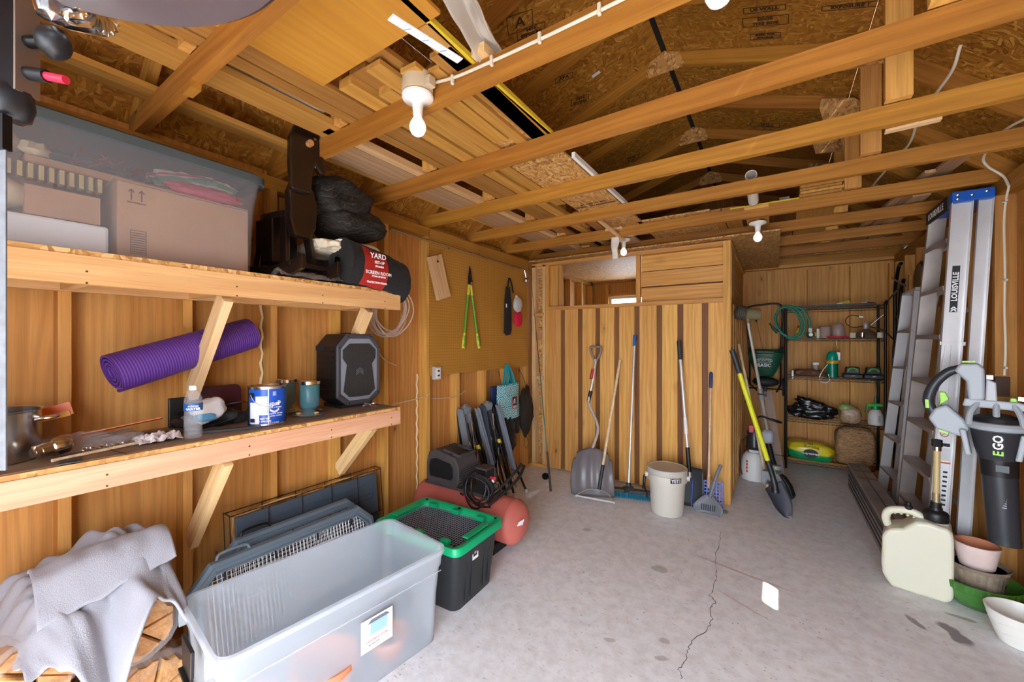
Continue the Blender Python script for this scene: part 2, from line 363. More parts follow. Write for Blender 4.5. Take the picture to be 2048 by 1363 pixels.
# the near stretch holds a small opening that lets the sun patch in
HC = V((1.216, 1.89, 1.64))
board('plywood_panel', (1.216, .5, 0), (1.216, .5, 2.52), 2.5, .012, (0, 1, 0), W_PLY, WRt)
board('plywood_panel', (1.216, 2.51, 0), (1.216, 2.51, 2.52), .98, .012, (0, 1, 0), W_PLY, WRt)
board('plywood_panel', (1.216, 1.885, 0), (1.216, 1.885, 1.60), .27, .012, (0, 1, 0), W_PLY, WRt)
board('plywood_panel', (1.216, 1.885, 1.69), (1.216, 1.885, 2.52), .27, .012, (0, 1, 0), W_PLY, WRt)
studline(WRt, 'R', [-.35, .05, .46, .87, 1.27, 1.68, 2.09, 2.5, 2.86, 3.27, 3.69, 4.09, 4.5, 4.9, 5.31, 5.7, 6.09])
board('bottom_plate', (1.165, YF, .019), (1.165, YB, .019), .089, .038, (1, 0, 0), W_STUD, WRt)
for z in (2.403, 2.441): board('top_plate', (1.165, YF, z), (1.165, YB, z), .089, .038, (1, 0, 0), W_JOIST, WRt)
WBk = wall('back')
for x0, x1, z0, z1 in ((-2.54, -2.2, 0, 2.46), (-2.2, -1.3, 0, 1.5), (-2.2, -1.3, 2.2, 2.46), (-1.3, -.06, 0, 2.46), (-.054, .54, 0, 2.46), (.546, 1.21, 0, 2.46)):
    board('plywood_panel', ((x0+x1)/2, 6.196, z0), ((x0+x1)/2, 6.196, z1), x1-x0, .012, (1, 0, 0), W_PLY, WBk)
studline(WBk, 'B', [-2.54, -2.2-.038, -1.3, -.9, -.48, -.075, .335, .742, 1.08])
board('bottom_plate', (-2.54, 6.145, .019), (1.21, 6.145, .019), .089, .038, (0, 1, 0), W_STUD, WBk)
board('top_plate', (-2.54, 6.145, 2.441), (1.21, 6.145, 2.441), .089, .038, (0, 1, 0), W_STUD, WBk)
for z in (1.481, 2.219): board('window_sill_board', (-2.2, 6.145, z), (-1.3, 6.145, z), .089, .038, (0, 1, 0), W_STUD, WBk)
# gable over the back wall: planks below the roof line
def zroof(x):
    x = abs(x+.665)
    return 3.585-x*.336 if x < 1.1 else 3.215-(x-1.1)*.93
x = -2.54
while x < 1.2:
    x1 = min(x+.155, 1.21); zz = min(zroof(x), zroof(x1))-.01
    if zz > 2.5: board('gable_plank', ((x+x1)/2, 6.2, 2.46), ((x+x1)/2, 6.2, zz+.06), x1-x-.004, .02, (1, 0, 0), W_PLY, WBk)
    x += .155
for yy in (-.058, 1.163, 2.389, 3.613, 4.833): MB().bx(-2.56, -2.553, yy-.05, yy+.05, 0, 2.52).build('seam_strip', W_PLY, WLt)  # strips added outside over the panel joints to seal light leaks
for yy in (3.953, 5.173, 1.75, 2.02, 3.0): MB().bx(1.223, 1.23, yy-(.03 if 1.7 < yy < 2.1 else .05)+(.02 if yy == 2.02 else 0), yy+(.0 if yy == 1.75 else .05), 0, 2.52).build('seam_strip', W_PLY, WRt)
for xx in (-.057, .543): MB().bx(xx-.05, xx+.05, 6.203, 6.21, 0, 2.5).build('seam_strip', W_PLY, WBk)
for yy, W_ in ((6.212, WBk),): MB().prism([(-2.62, 2.44), (1.29, 2.44), (.435, 3.24), (-.665, 3.62), (-1.765, 3.24)], (0, yy, 0), (1, 0, 0), (0, 0, 1), .008).build('gable_light_seal', RCAP if 0 else W_PLY, W_)  # sheet added behind the gable planks to seal light gaps
wf = wall('front')
for x0, x1, z0, z1 in ((-2.54, -1.1, 0, 2.5), (1.0, 1.21, 0, 2.5), (-1.1, 1.0, 2.08, 2.5)):
    board('plywood_panel', ((x0+x1)/2, YF-.006, z0), ((x0+x1)/2, YF-.006, z1), x1-x0, .012, (1, 0, 0), W_PLY, wf)
x = -2.54
while x < 1.2:
    x1 = min(x+.25, 1.21); zz = min(zroof(x), zroof(x1))
    if zz > 2.5: board('gable_plank', ((x+x1)/2, YF-.01, 2.5), ((x+x1)/2, YF-.01, zz+.05), x1-x, .02, (1, 0, 0), W_PLY, wf)
    x += .25
board('header_board', (-1.14, YF+.02, 2.16), (1.04, YF+.02, 2.16), .09, .038, (0, 0, 1), W_STUD, wf)
for x in (-1.12, 1.02): board('door_post', (x, YF+.02, 0), (x, YF+.02, 2.115), .038, .038, (1, 0, 0), W_STUD, wf)
MB().bx(-2.70, -2.556, YF-.1, 6.22, 2.36, 2.50).build('eave_light_seal', W_PLY, WLt); MB().bx(1.226, 1.37, YF-.1, 6.22, 2.36, 2.50).build('eave_light_seal', W_PLY, WRt)  # unseen boxes added under the eaves to block a light leak
# window in the back wall of the wood enclosure
wi = thing('window_1', 'white framed window at the back of the enclosure', None, (-1.75, 6.2, 1.5), kind='structure')
for a, b, wd in (((-2.2, 6.17, 1.52), (-1.3, 6.17, 1.52), (0, 0, 1)), ((-2.2, 6.17, 2.18), (-1.3, 6.17, 2.18), (0, 0, 1)), ((-2.18, 6.17, 1.54), (-2.18, 6.17, 2.16), (1, 0, 0)), ((-1.32, 6.17, 1.54), (-1.32, 6.17, 2.16), (1, 0, 0)), ((-2.16, 6.17, 2.0), (-1.34, 6.17, 2.0), (0, 0, 1))):
    MB().obx(a, b, .04, .04, wd).build('window_frame', WHT, wi)
GLASS = nm('window_glass', (.95, .97, .97), .03, trans=1, ior=1.02)
MB().bx(-2.16, -1.34, 6.168, 6.172, 1.54, 2.16).build('window_pane', GLASS, wi)
# ---------------------------------------------------------------- roof: trusses and OSB panels
CE = thing('ceiling', None, None, (0, 0, 2.46), kind='structure')
RP = [(-2.6, 2.50), (-1.765, 3.215), (-.665, 3.585), (.435, 3.215), (1.27, 2.50)]
def truss(yj, gus=True):
    ym = yj-.019
    j = board('ceiling_joist', (-2.535, ym, 2.5065), (1.205, ym, 2.5065), .089, .038, (0, 0, 1), W_JOIST, CE)
    for (a, b) in ((0, 1), (1, 2), (2, 3), (3, 4)):
        p, r = V((RP[a][0], ym, RP[a][1])), V((RP[b][0], ym, RP[b][1])); d = (r-p).normalized(); nrm = V((-d.z, 0, d.x)); nrm = nrm if nrm.z > 0 else -nrm
        off = nrm*-.045
        if a == 0: p = p+d*.06
        if b == 4: r = r-d*.06
        board('rafter', p+off+d*.012, r+off-d*.012, .089, .038, (0, 0, 1), W_JOIST, CE)
    for x in (.45, -1.78): board('truss_post', (x, ym-.038, 2.555), (x, ym-.038, zroof(x)-.09), .089, .036, (1, 0, 0), W_STUD, CE)
    yo = ym-.027
    q = MB().prism([(-.13, -.03), (-.10, .055), (0, .10), (.10, .055), (.13, -.03), (.12, -.055), (-.12, -.055)], (-.665, ym-.019, 3.49), (1, 0, 0), (0, 0, 1), .011)
    q.build('gusset', OSBL, CE)
    for sg, x in ((1, .435), (-1, -1.765)):
        MB().prism([(sg*a, b) for a, b in ((-.17, 0.02), (-.16, .085), (.02, .03), (.11, -.06), (.07, -.1), (-.15, -.07))][::sg], (x, ym-.058, 3.135), (1, 0, 0), (0, 0, 1), .011).build('gusset', OSBL, CE)
for k in range(-1, 8): truss(1.22+.61*k)
truss(6.17)
def roofpanel(a, b, y0, y1, e0=0, e1=0):
    p, r = V((RP[a][0], 0, RP[a][1])), V((RP[b][0], 0, RP[b][1])); d = (r-p).normalized(); nrm = V((-d.z, 0, d.x)); nrm = nrm if nrm.z > 0 else -nrm
    p = p+d*e0+nrm*.008; r = r-d*e1+nrm*.008; m = (y0+y1)/2
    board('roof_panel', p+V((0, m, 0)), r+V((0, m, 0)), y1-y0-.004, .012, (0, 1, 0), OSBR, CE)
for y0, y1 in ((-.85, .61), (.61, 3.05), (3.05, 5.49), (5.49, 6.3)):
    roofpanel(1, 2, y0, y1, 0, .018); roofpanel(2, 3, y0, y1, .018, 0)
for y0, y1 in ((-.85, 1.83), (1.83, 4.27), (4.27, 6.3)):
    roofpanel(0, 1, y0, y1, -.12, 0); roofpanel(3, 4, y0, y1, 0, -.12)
MB().prism([(-.13, -.048), (0, -.002), (.13, -.048), (.13, -.02), (0, .03), (-.13, -.02)], (-.665, -.85, 3.604), (-1, 0, 0), (0, 0, 1), 7.15).build('ridge_cap', RCAP, CE)
STMP = nm('stamp_ink', (.05, .022, .008), .8)
def stamp(x, y, lines, sz, up=(1, 0), box=True, rot=0):
    """inked grade stamp on the roof panel above plan position x, y"""
    z = zroof(x)+.002; s = -.336 if x > -.665 else .336
    sl = V((1, 0, s)).normalized(); yy = V((0, 1, 0)); nrm = sl.cross(yy)
    xd = (sl*math.cos(rot)+yy*math.sin(rot)); ud = (sl*-math.sin(rot)+yy*math.cos(rot))
    c = V((x, y, zroof(x)-.0015)); ud = -ud  # read from below
    h = sz*1.25*len(lines)
    for i, l in enumerate(lines): txt(l, sz, c+ud*(h/2-sz*.6-i*sz*1.25), xd, ud, STMP, CE, 'stamp', bold=.0015)
    if box:
        ww = sz*.72*max(map(len, lines))+sz
        for a, b in (((-ww/2, -h/2), (ww/2, -h/2)), ((-ww/2, h/2), (ww/2, h/2)), ((-ww/2, -h/2), (-ww/2, h/2)), ((ww/2, -h/2), (ww/2, h/2))):
            MB().obx(c+xd*a[0]+ud*a[1], c+xd*b[0]+ud*b[1], .004, .0008, nrm.cross(xd*(b[0]-a[0])+ud*(b[1]-a[1]))).build('stamp', STMP, CE)
def onroof(px, py):
    r = rayv(px, py); k = 1.
    for _ in range(60):
        p = CAMP+r*k; k *= 1+ (zroof(p.x)-p.z)*.25
    return CAMP+r*k
for px, py, ln, sz, ro in ((1528, 18, ['US WALL'], .035, 0), (1530, 42, ['EDGE', 'THIS SIDE'], .032, 0), (1530, 72, ['SIZED FOR', 'SPACING'], .022, 0), (1040, 45, ['A'], .09, .5), (1062, 62, ['24/16', 'EXPOSURE'], .026, .5), (1128, 155, ['APA'], .04, .5), (1160, 200, ['24/16', 'DOWN'], .03, .5),
        (1530, 250, ['24/16', 'THIS SIDE'], .03, 0), (1262, 318, ['24/16', '7/16'], .035, .5), (1700, 12, ['EXPOSURE 1'], .03, 0)):
    p = onroof(px, py); stamp(p.x, p.y, ln, sz, rot=ro)
p = onroof(1192, 147); c = MB().obx(p+V((-.03, 0, -.014)), p+V((.03, 0, .004)), .03, .001, (0, 1, 0)); c.build('barcode_sticker', PAPER, CE)
def onr2(px, py, yy):
    return oY(px, py, yy)
# ---------------------------------------------------------------- timber enclosure (partition) at the back left
WP = wall('partition')
YP = 4.17
def vb(name, x0, x1, z0, z1, y, t, mat, par=None): return board(name, ((x0+x1)/2, y+t/2, z0), ((x0+x1)/2, y+t/2, z1), x1-x0, t, (1, 0, 0), mat, par or WP)
def hb(name, x0, x1, z0, z1, y, t, mat, par=None): return board(name, (x0, y+t/2, (z0+z1)/2), (x1, y+t/2, (z0+z1)/2), z1-z0, t, (0, 0, 1), mat, par or WP)
vb('post', -2.45, -2.40, .04, 2.40, YP-.02, .09, W_PALE); vb('post', -2.305, -2.268, .04, 2.40, YP-.02, .09, W_PALE)
hb('header_block', -2.40, -2.305, 2.36, 2.40, YP, .06, W_PALE)
hb('block', -2.42, -2.285, 1.80, 1.835, YP-.035, .05, W_STUD); hb('block', -2.42, -2.285, 1.045, 1.08, YP-.035, .05, W_PALE)
hb('bottom_plate', -2.45, -2.25, 0, .04, YP-.03, .09, W_STUD)
z = .04
for i, zz in enumerate((.33, .62, .9, 1.2, 1.52, 1.83, 2.15, 2.40)):
    hb('siding_slat', -2.40, -2.305, z, zz-.012, YP+.055, .012, OSBL); z = zz
vb('post', -2.266, -2.225, .03, 2.40, YP-.01, .09, W_STUD)
vb('jamb_board', -2.223, -2.12, 1.90, 2.385, YP+.03, .03, W_STUD); vb('jamb_board', -2.118, -2.085, 1.90, 2.385, YP+.05, .05, W_STUD)
hb('top_rail', -2.45, -.34, 2.385, 2.425, YP-.02, .09, W_STUD)
hb('ledger', -2.225, -.40, 1.86, 1.90, YP-.02, .06, W_STUD)
vb('mullion', -1.205, -1.165, 1.90, 2.385, YP-.005, .05, W_STUD)
gaps = [-2.047, -1.83, -1.624, -1.41, -1.196, -.971, -.773, -.553]
ed = [-2.225]+[g for a in gaps for g in (a-.027, a+.027)]+[-.40]
for i in range(0, len(ed), 2): vb('batten_board', ed[i], ed[i+1], .012, 1.86, YP, .02, W_BOARD)
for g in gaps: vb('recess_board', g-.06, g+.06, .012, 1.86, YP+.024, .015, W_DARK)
hb('sill_plate', -2.25, -.40, 0, .035, YP+.04, .06, W_STUD)
vb('corner_post', -.40, -.338, .0, 2.425, YP-.02, .06, W_STUD)
hb('backing_panel', -1.17, -.40, 1.90, 2.385, YP+.09, .008, W_DARK)  # dark panel added so the board gaps read dark and window light stays out
for z0, z1, y in ((2.222, 2.383, YP+.055), (2.062, 2.21, YP+.02), (1.903, 2.05, YP+.055)):
    hb('horizontal_board', -1.163, -.402, z0, z1, y, .018, W_BOARD)
# glass of the opening
PG = nm('dusty_window_glass', (.9, .86, .84), .08, trans=1, ior=1.05)
MB().bx(-2.085, -1.205, YP+.02, YP+.024, 1.90, 2.385).build('window_pane', PG, WP)
# right side of the enclosure, facing the aisle
y = YP+.04
k = 0
while y < 6.1:
    y1 = min(y+.14, 6.1); x = -.345 if k % 2 == 0 else -.362
    board('batten_board', (x, (y+y1)/2, .012), (x, (y+y1)/2, 1.86), y1-y-.004, .018, (0, 1, 0), W_BOARD, WP); y = y1; k += 1
board('top_rail', (-.36, YP+.04, 2.405), (-.36, 6.1, 2.405), .04, .05, (0, 0, 1), W_STUD, WP)
board('ledger', (-.36, YP+.04, 1.885), (-.36, 6.1, 1.885), .05, .05, (0, 0, 1), W_STUD, WP)
for z0, z1 in ((2.21, 2.38), (2.06, 2.205), (1.912, 2.055)):
    board('horizontal_board', (-.362, YP+.3, (z0+z1)/2), (-.362, 6.1, (z0+z1)/2), z1-z0, .018, (0, 0, 1), W_BOARD, WP)
board('cover_board', (-.345, YP+.17, 1.91), (-.345, YP+.17, 2.38), .24, .02, (0, 1, 0), W_PALE, WP)
board('sill_plate', (-.36, YP+.04, .02), (-.36, 6.1, .02), .04, .04, (0, 0, 1), W_STUD, WP)
lid = board('lid_panel', (-1.2, 4.06, 2.443), (-1.2, 6.1, 2.443), 2.48, .012, (1, 0, 0), OSBL, WP)
# ---------------------------------------------------------------- pegboard, outlet, conduits
pb = MB(); q = [oX(856, 455, -2.445)]
po = bpy.data.meshes.new('pegboard'); qq = MB().bx(-.80, .80, -.62, .62, -.003, .003); po.from_pydata([tuple(p) for p in qq.v], [], qq.f); po.materials.append(PEG)
o = link('pegboard', po, None, MX.Translation((-2.446, 3.235, 1.825)) @ frame((0, 1, 0), (0, 0, 1)).to_4x4()); tag(o, 'brown perforated hardboard panel fixed to the left wall studs', 'pegboard')
ob = thing('electrical_outlet', 'metal electrical outlet box with white receptacle below the brown pegboard corner', 'outlet', (-2.44, 2.50, 1.17))
MB().bx(-2.449, -2.405, 2.465, 2.535, 1.17, 1.28).build('outlet_box', ALU, ob, bv=.004)
MB().bx(-2.405, -2.40, 2.475, 2.525, 1.18, 1.27).build('receptacle', WHT, ob, bv=.003)
for z in (1.205, 1.245): MB().bx(-2.401, -2.399, 2.488, 2.512, z-.008, z+.008).build('socket_slot', INK, ob)
# ================================================================ LEFT WALL SHELVES
XF, YE = -2.0, 1.72
def shelf(name, label, z, fmat, fh, tilt=0):
    T = thing(name, label, 'shelf', (-2.27, 1.0, z-.1))
    board('shelf_board', (-2.217, -.62, z-.0095), (-2.217, YE, z-.0095), .462, .018, (1, 0, 0), OSBL, T)
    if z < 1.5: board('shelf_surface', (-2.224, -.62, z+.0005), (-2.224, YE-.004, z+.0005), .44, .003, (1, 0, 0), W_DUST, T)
    board('front_board', (XF-.002, -.62, z-.019-fh/2), (XF-.002, YE, z-.019-fh/2), .038, fh, (1, 0, 0), fmat, T)
    board('wall_ledger', (-2.43, -.62, z-.019-.045), (-2.43, YE, z-.019-.045), .038, .089, (1, 0, 0), fmat, T)
    for yy in (-.42, .376, .80, 1.20, 1.62): board('cross_member', (-2.41, yy-.02, z-.062), (XF-.022, yy-.02, z-.062), .086, .036, (0, 0, 1), fmat, T)
    return T
US = shelf('wall_shelf', 'upper pine wall shelf holding the clear storage tub and rocking horse', 1.813, W_SHELF, .098)
LS = shelf('wall_shelf', 'lower pine wall shelf holding the paint can and speaker', 1.083, W_PINK, .088)
for yy in (.80, 1.61):
    board('brace', (-2.435, yy-.019, 1.235), (-2.045 if yy < 1 else -2.14, yy-.019, 1.70), .082, .036, (1, 0, 0), W_PALE, US)
    board('brace', (-2.435, yy-.019, .50 if yy < 1 else .64), (-2.045 if yy < 1 else -2.10, yy-.019, .975), .082, .036, (1, 0, 0), W_PALE, LS)
NAIL = nm('nail_head', (.12, .08, .06), .4, .8)
for yy in (.34, .8, 1.2, 1.6):
    for dz in (.035, .075):
        MB().cyl((XF+.017, yy, 1.775-dz), (XF+.0185, yy, 1.775-dz), .0035, n=8).build('nail', NAIL, US)
        MB().cyl((XF+.017, yy+.05, 1.06-dz), (XF+.0185, yy+.05, 1.06-dz), .0035, n=8).build('nail', NAIL, LS)
# ---------------------------------------------------------------- translucent plastic
def clearplastic(name, col, alpha, rough=.25):
    N = NT(name, rough, .5); b = N.b.inputs; b['Base Color'].default_value = (*col, 1)
    tr = N.n('ShaderNodeBsdfTransparent'); mx = N.n('ShaderNodeMixShader'); tl = N.n('ShaderNodeBsdfTranslucent', {0: (*col, 1)})
    m2 = N.n('ShaderNodeMixShader', {0: .35}); out = N.t.nodes['Material Output']
    N.t.links.new(N.b.outputs[0], m2.inputs[1]); N.t.links.new(tl.outputs[0], m2.inputs[2])
    mx.inputs[0].default_value = alpha; N.t.links.new(tr.outputs[0], mx.inputs[1]); N.t.links.new(m2.outputs[0], mx.inputs[2]); N.t.links.new(mx.outputs[0], out.inputs[0])
    return N.m
CLR = clearplastic('frosted_clear_plastic', (.80, .88, .98), .275, .35)
CLRT = clearplastic('clear_tub_plastic', (.42, .44, .48), .20, .2)
FILM = clearplastic('plastic_film', (.75, .74, .76), .22, .08)
def tub(T, L, W, H, mat, taper=.03, rim=.022, thick=.004, ribs=True, open_top=True):
    """open tub, long axis local Y; origin at centre of base"""
    n = 6
    def ring(w_, l_, z, r): return [(x, y, z) for x, y in rrect(w_, l_, r, n)]
    pr = [(W-2*taper, L-2*taper, 0, .05), (W-1.5*taper, L-1.5*taper, H*.5, .05), (W-.9*taper, L-.9*taper, H*.80, .05), (W-.5*taper, L-.5*taper, H*.82, .05), (W-.3*taper, L-.3*taper, H*.97, .05)]
    vs = []; fs = []; m = n*4
    for w_, l_, z, r in pr: vs += ring(w_, l_, z, r)
    inner = [(w_-2*thick, l_-2*thick, max(z, thick)) for w_, l_, z, r in pr][::-1]
    vs += ring(W+rim*.4, L+rim*.4, H*.955, .06); vs += ring(W+rim*.4, L+rim*.4, H, .06)
    vs += ring(W-.3*taper-2*thick, L-.3*taper-2*thick, H, .05)
    for w_, l_, z in inner[1:]: vs += ring(w_, l_, z, .047)
    k = len(vs)//m
    for i in range(k-1):
        for j in range(m): fs.append((i*m+j, i*m+(j+1) % m, (i+1)*m+(j+1) % m, (i+1)*m+j))
    fs.append(tuple(range(m-1, -1, -1))); fs.append(tuple((k-1)*m+j for j in range(m)))
    return MB().add(vs, fs).build('tub', mat, T, sm=True, world=False)
# clear tub on the upper shelf
TT = thing('storage_tub', 'large clear plastic tub with dark lid packed with boxes on the upper shelf', 'storage tub', (-2.225, .385, 1.814))
tub(TT, 1.08, .425, .44, CLRT, .03)
LIDM = clearplastic('tub_lid_plastic', (.10, .14, .15), .78, .3)
q = MB(); q.lathe([(1, .0), (1.0, .035), (.93, .045), (.0, .045)], n=4)
vs = []; fs = []; m = 24
for w_, l_, z in ((.435, 1.11, .415), (.445, 1.12, .418), (.445, 1.12, .452), (.42, 1.095, .462), (.37, 1.04, .462), (.36, 1.03, .452)): vs += [(x, y, z) for x, y in rrect(w_, l_, .06, 6)]
for i in range(5):
    for j in range(m): fs.append((i*m+j, i*m+(j+1) % m, (i+1)*m+(j+1) % m, (i+1)*m+j))
fs.append(tuple(5*m+j for j in range(m)))
MB().add(vs, fs).build('lid', LIDM, TT, sm=True, world=False)
CARD = nm('cardboard', (.47, .27, .15), .85, var=.12, vsc=4); CARDD = nm('cardboard_print', (.1, .05, .04), .8)
cb = thing('cardboard_box', 'large brown cardboard box with two arrows inside the clear tub', 'box', (-2.26, .67, 1.83))
MB().bx(-2.39, -2.075, .435, .885, 1.822, 2.11).build('box_body', CARD, cb, bv=.004)
MB().bx(-2.385, -2.08, .43, .885, 2.112, 2.118).build('box_flap', CARD, cb)
for i in (0, 1):
    yy = .475+i*.03
    MB().obx((-2.0735, yy, 2.045), (-2.0735, yy, 2.085), .004, .001, (0, 1, 0)).build('arrow_mark', CARDD, cb)
    for s_ in (-1, 1): MB().obx((-2.0735, yy, 2.087), (-2.0735, yy+s_*.008, 2.075), .004, .001, (0, 1, 0)).build('arrow_mark', CARDD, cb)
MB().bx(-2.0742, -2.0732, .462, .518, 2.034, 2.038).build('arrow_mark', CARDD, cb)
for i in range(9): MB().bx(-2.0742, -2.0732, .475, .515, 1.845+i*.009, 1.848+i*.009).build('print_line', CARDD, cb)
for a in ((.472, .474, 1.838, 1.93), (.517, .519, 1.838, 1.93), (.472, .519, 1.838, 1.840), (.472, .519, 1.928, 1.93)): MB().bx(-2.0742, -2.0732, *a).build('print_line', CARDD, cb)
tag(MB().bx(-2.14, -2.10, .215, .395, 1.93, 2.03).build('cardboard_piece', CARD), 'small flat cardboard carton above the white box in the clear tub', 'box')
tag(MB().bx(-2.38, -2.08, -.05, .415, 1.822, 1.925).build('white_box', PAPER, bv=.01), 'long white box lying in the bottom of the clear tub', 'box')
tag(MB().bx(-2.39, -2.16, .22, .86, 2.121, 2.15).build('cardboard_tray', CARD, bv=.006), 'flat brown cardboard tray lying near the top of the clear tub', 'box')
PIL = nm('pillow_cloth', (.62, .50, .33), .9, var=.15)
q = MB().blob((-2.22, .12, 2.19), (.13, .10, .05), .12, 2, seed=3); q.blob((-2.18, .245, 2.175), (.03, .035, .025), .5, 5, 12, 8, seed=9)
tag(q.build('cloth_sack', PIL, sm=True), 'cream cloth sack with a tied end at the left of the clear tub', 'sack')
CORR = nm('corrugated_card', (.5, .38, .18), .8)
q = MB()
for i in range(12): q.bx(-2.17, -2.13, .13+i*.024, .13+i*.024+.012, 2.06, 2.11)
tag(q.build('corrugated_sheet', CORR), 'yellowish corrugated card strip below the cream sack in the tub', 'card')
tag(MB().blob((-2.17, .17, 2.0), (.08, .07, .05), .1, 2, seed=12).build('cloth_bundle', PIL, sm=True), 'small cream cloth bundle behind the flat carton in the tub', 'cloth')
# blanket with red, white and green bands
N = NT('striped_blanket', .9); v = N.n('ShaderNodeTexCoord').outputs['Object']
bz = N.n('ShaderNodeTexWave', {0: v, 1: 3.0, 2: 2.5}, bands_direction='Z').outputs[1]
N.col(N.ramp(bz, (.0, (.55, .5, .42)), (.45, (.62, .56, .48)), (.5, (.42, .03, .05)), (.75, (.45, .05, .06)), (.8, (.6, .56, .48)), (.95, (.1, .2, .12)))); BLKT = N.m
tag(MB().blob((-2.24, .72, 2.195), (.14, .15, .045), .25, 3, 40, 20, seed=5, sq=.7).build('folded_blanket', BLKT, sm=True), 'folded red, white and green blanket on top of the cardboard box in the tub', 'blanket')
tag(MB().blob((-2.105, .73, 2.15), (.028, .14, .028), .3, 3, 30, 14, seed=8).build('knitted_scarf', nm('red_knit', (.42, .03, .06), .95), sm=True), 'red knitted roll wedged at the front of the clear tub', 'scarf')
GAR = nm('tinsel', (.25, .06, .05), .6)
q = MB()
for i in range(70):
    a = V((random.uniform(-2.35, -2.12), random.uniform(.33, .62), random.uniform(2.155, 2.20))); q.tube([a, a+V((random.uniform(-.04, .04), random.uniform(-.04, .04), random.uniform(-.015, .02)))], .0025, 4)
tag(tag(q.build('tinsel_garland', GAR), 'tangled dark red garland on the cardboard tray in the tub', 'garland'), kind='stuff')
# ---------------------------------------------------------------- rocking horse
H = thing('rocking_horse', 'dark stained wooden rocking horse on the upper shelf beside the clear tub', 'rocking horse', (-2.2, 1.13, 1.814), rz=math.radians(8))
def hb_(): return MB()
def hbuild(q, n, m=W_HORSE, **k): return q.build(n, m, H, world=False, **k)
for s_ in (-1, 1):
    y = s_*.105
    pr = [(-.28+i*.05, .045+((-.28+i*.05)/.28)**2*.045) for i in range(12)]
    poly = [(x, z-.03-.015) for x, z in pr]+[(x, z+.025) for x, z in pr[::-1]]
    hbuild(MB().prism([(x, z) for x, z in poly], (0, y-.011, 0), (1, 0, 0), (0, 0, 1), -.022), 'rocker', bv=.004)
    hbuild(MB().obx((.10, y*.8, .05), (.06, y*.55, .34), .05, .022, (1, 0, 0)), 'leg', bv=.004)
    hbuild(MB().obx((-.13, y*.8, .05), (-.09, y*.55, .34), .05, .022, (1, 0, 0)), 'leg', bv=.004)
for x in (.17, -.16): hbuild(MB().obx((x, -.12, .075), (x, .12, .075), .035, .02, (1, 0, 0)), 'cross_bar', bv=.003)
hbuild(MB().bx(-.14, .0, -.085, .06, .10, .33), 'body_panel', bv=.006)
hbuild(MB().prism(rrect(.30, .17, .07), (0, 0, .33), (1, 0, 0), (0, 1, 0), .03), 'seat', bv=.005)
hbuild(MB().prism([(-.055, .22), (.03, .22), (.065, .28), (.075, .40), (.055, .47), (.02, .50), (-.06, .50), (-.085, .44), (-.08, .30)], (.12, -.02, 0), (0, 1, 0), (0, 0, 1), .05), 'chest', bv=.008)
# head seen side on
hd = [(-.055, .44), (.045, .44), (.05, .55), (.062, .59), (.085, .56), (.105, .555), (.118, .575), (.112, .62), (.095, .69), (.085, .755), (.055, .79), (.0, .795), (-.04, .77), (-.062, .70), (-.065, .58)]
hbuild(MB().prism(hd, (.165, -.05, 0), (.25, 1, 0), (0, 0, 1), .04), 'head', bv=.01)
hbuild(MB().cyl((.20, -.03, .69), (.235, -.038, .69), .016), 'eye', nm('wood_peg', (.45, .22, .08), .4))
hbuild(MB().cyl((.20, .0, .725), (.225, -.006, .725), .007), 'screw', STEEL)
# ---------------------------------------------------------------- quilted blanket, folded cloth, canopy bag, plastic sheet
def quilt():
    N = NT('quilted_blanket', .75, .3); v = N.n('ShaderNodeTexCoord').outputs['Object']
    wv = N.n('ShaderNodeTexWave', {0: mp(N, v, (1, 1, 1), (.3, .6, .7)), 1: 11., 2: 5., 3: 1., 4: 2.5}, wave_profile='TRI').outputs[1]
    N.col(N.ramp(wv, (0., (.075, .06, .045)), (.14, (.014, .011, .009)), (1., (.018, .015, .013)))); N.bump(wv, .5, .01); return N.m
tag(MB().blob((-2.22, 1.40, 2.33), (.19, .20, .125), -.18, 1.3, 56, 32, seed=2, sq=.75).blob((-2.2, 1.50, 2.20), (.19, .21, .09), -.14, 1.5, 56, 24, seed=14, sq=.75).build('moving_blanket', quilt(), sm=True), 'crumpled black quilted moving blanket on top of the cream cloth', 'blanket')
tag(MB().blob((-2.20, 1.44, 2.035), (.19, .20, .04), .2, 3, 48, 20, seed=21, sq=.5).build('folded_cloth', CLOTH, sm=True), 'cream folded cloth under the black quilted blanket', 'cloth')
tag(MB().blob((-2.28, 1.46, 1.89), (.14, .18, .075), .15, 3, 40, 20, seed=23, sq=.6).build('black_bag', FABB, sm=True), 'flat black bag lying under the cream folded cloth', 'bag')
CB = thing('canopy_bag', 'black canopy bag with red screen room print on the shelf end', 'bag', (-2.05, 1.55, 1.815))
def cbag(u, v):
    th = 2*PI*u; x = v*.54
    k = 1.12+.06*NZ.noise(V((math.cos(th)*1.5, math.sin(th)*1.5, x*12)))+.03*NZ.noise(V((math.cos(th)*4, math.sin(th)*4, x*40)))
    e = min(1, math.sin(min(v, 1-v)*PI+.0001)*6+.05)**.5
    return V((-2.03+.105*math.cos(th)*k*e-.02*v, 1.315+x*.88, 1.95+.115*math.sin(th)*k*e-.03*v-.05*v*v))
MB().grid(cbag, 48, 40, True).build('bag_body', FABB, CB, sm=True)
REDP = nm('red_label_print', (.36, .02, .015), .4)
def strip(u0, u1, x0, x1, off, name, mat):
    def fn(u, v):
        a = cbag((u0+(u1-u0)*u), x0+(x1-x0)*v); c = cbag(0, x0+(x1-x0)*v); c2 = cbag(.5, x0+(x1-x0)*v); m_ = (c+c2)/2; d = (a-m_); d.y = 0
        return a+d.normalized()*off
    return MB().grid(fn, 16, 14).build(name, mat, CB, sm=True)
RLB = strip(-.17, .13, .20, .55, .0025, 'red_label', REDP)
strip(-.24, -.17, .20, .55, .0025, 'dark_label', INK)
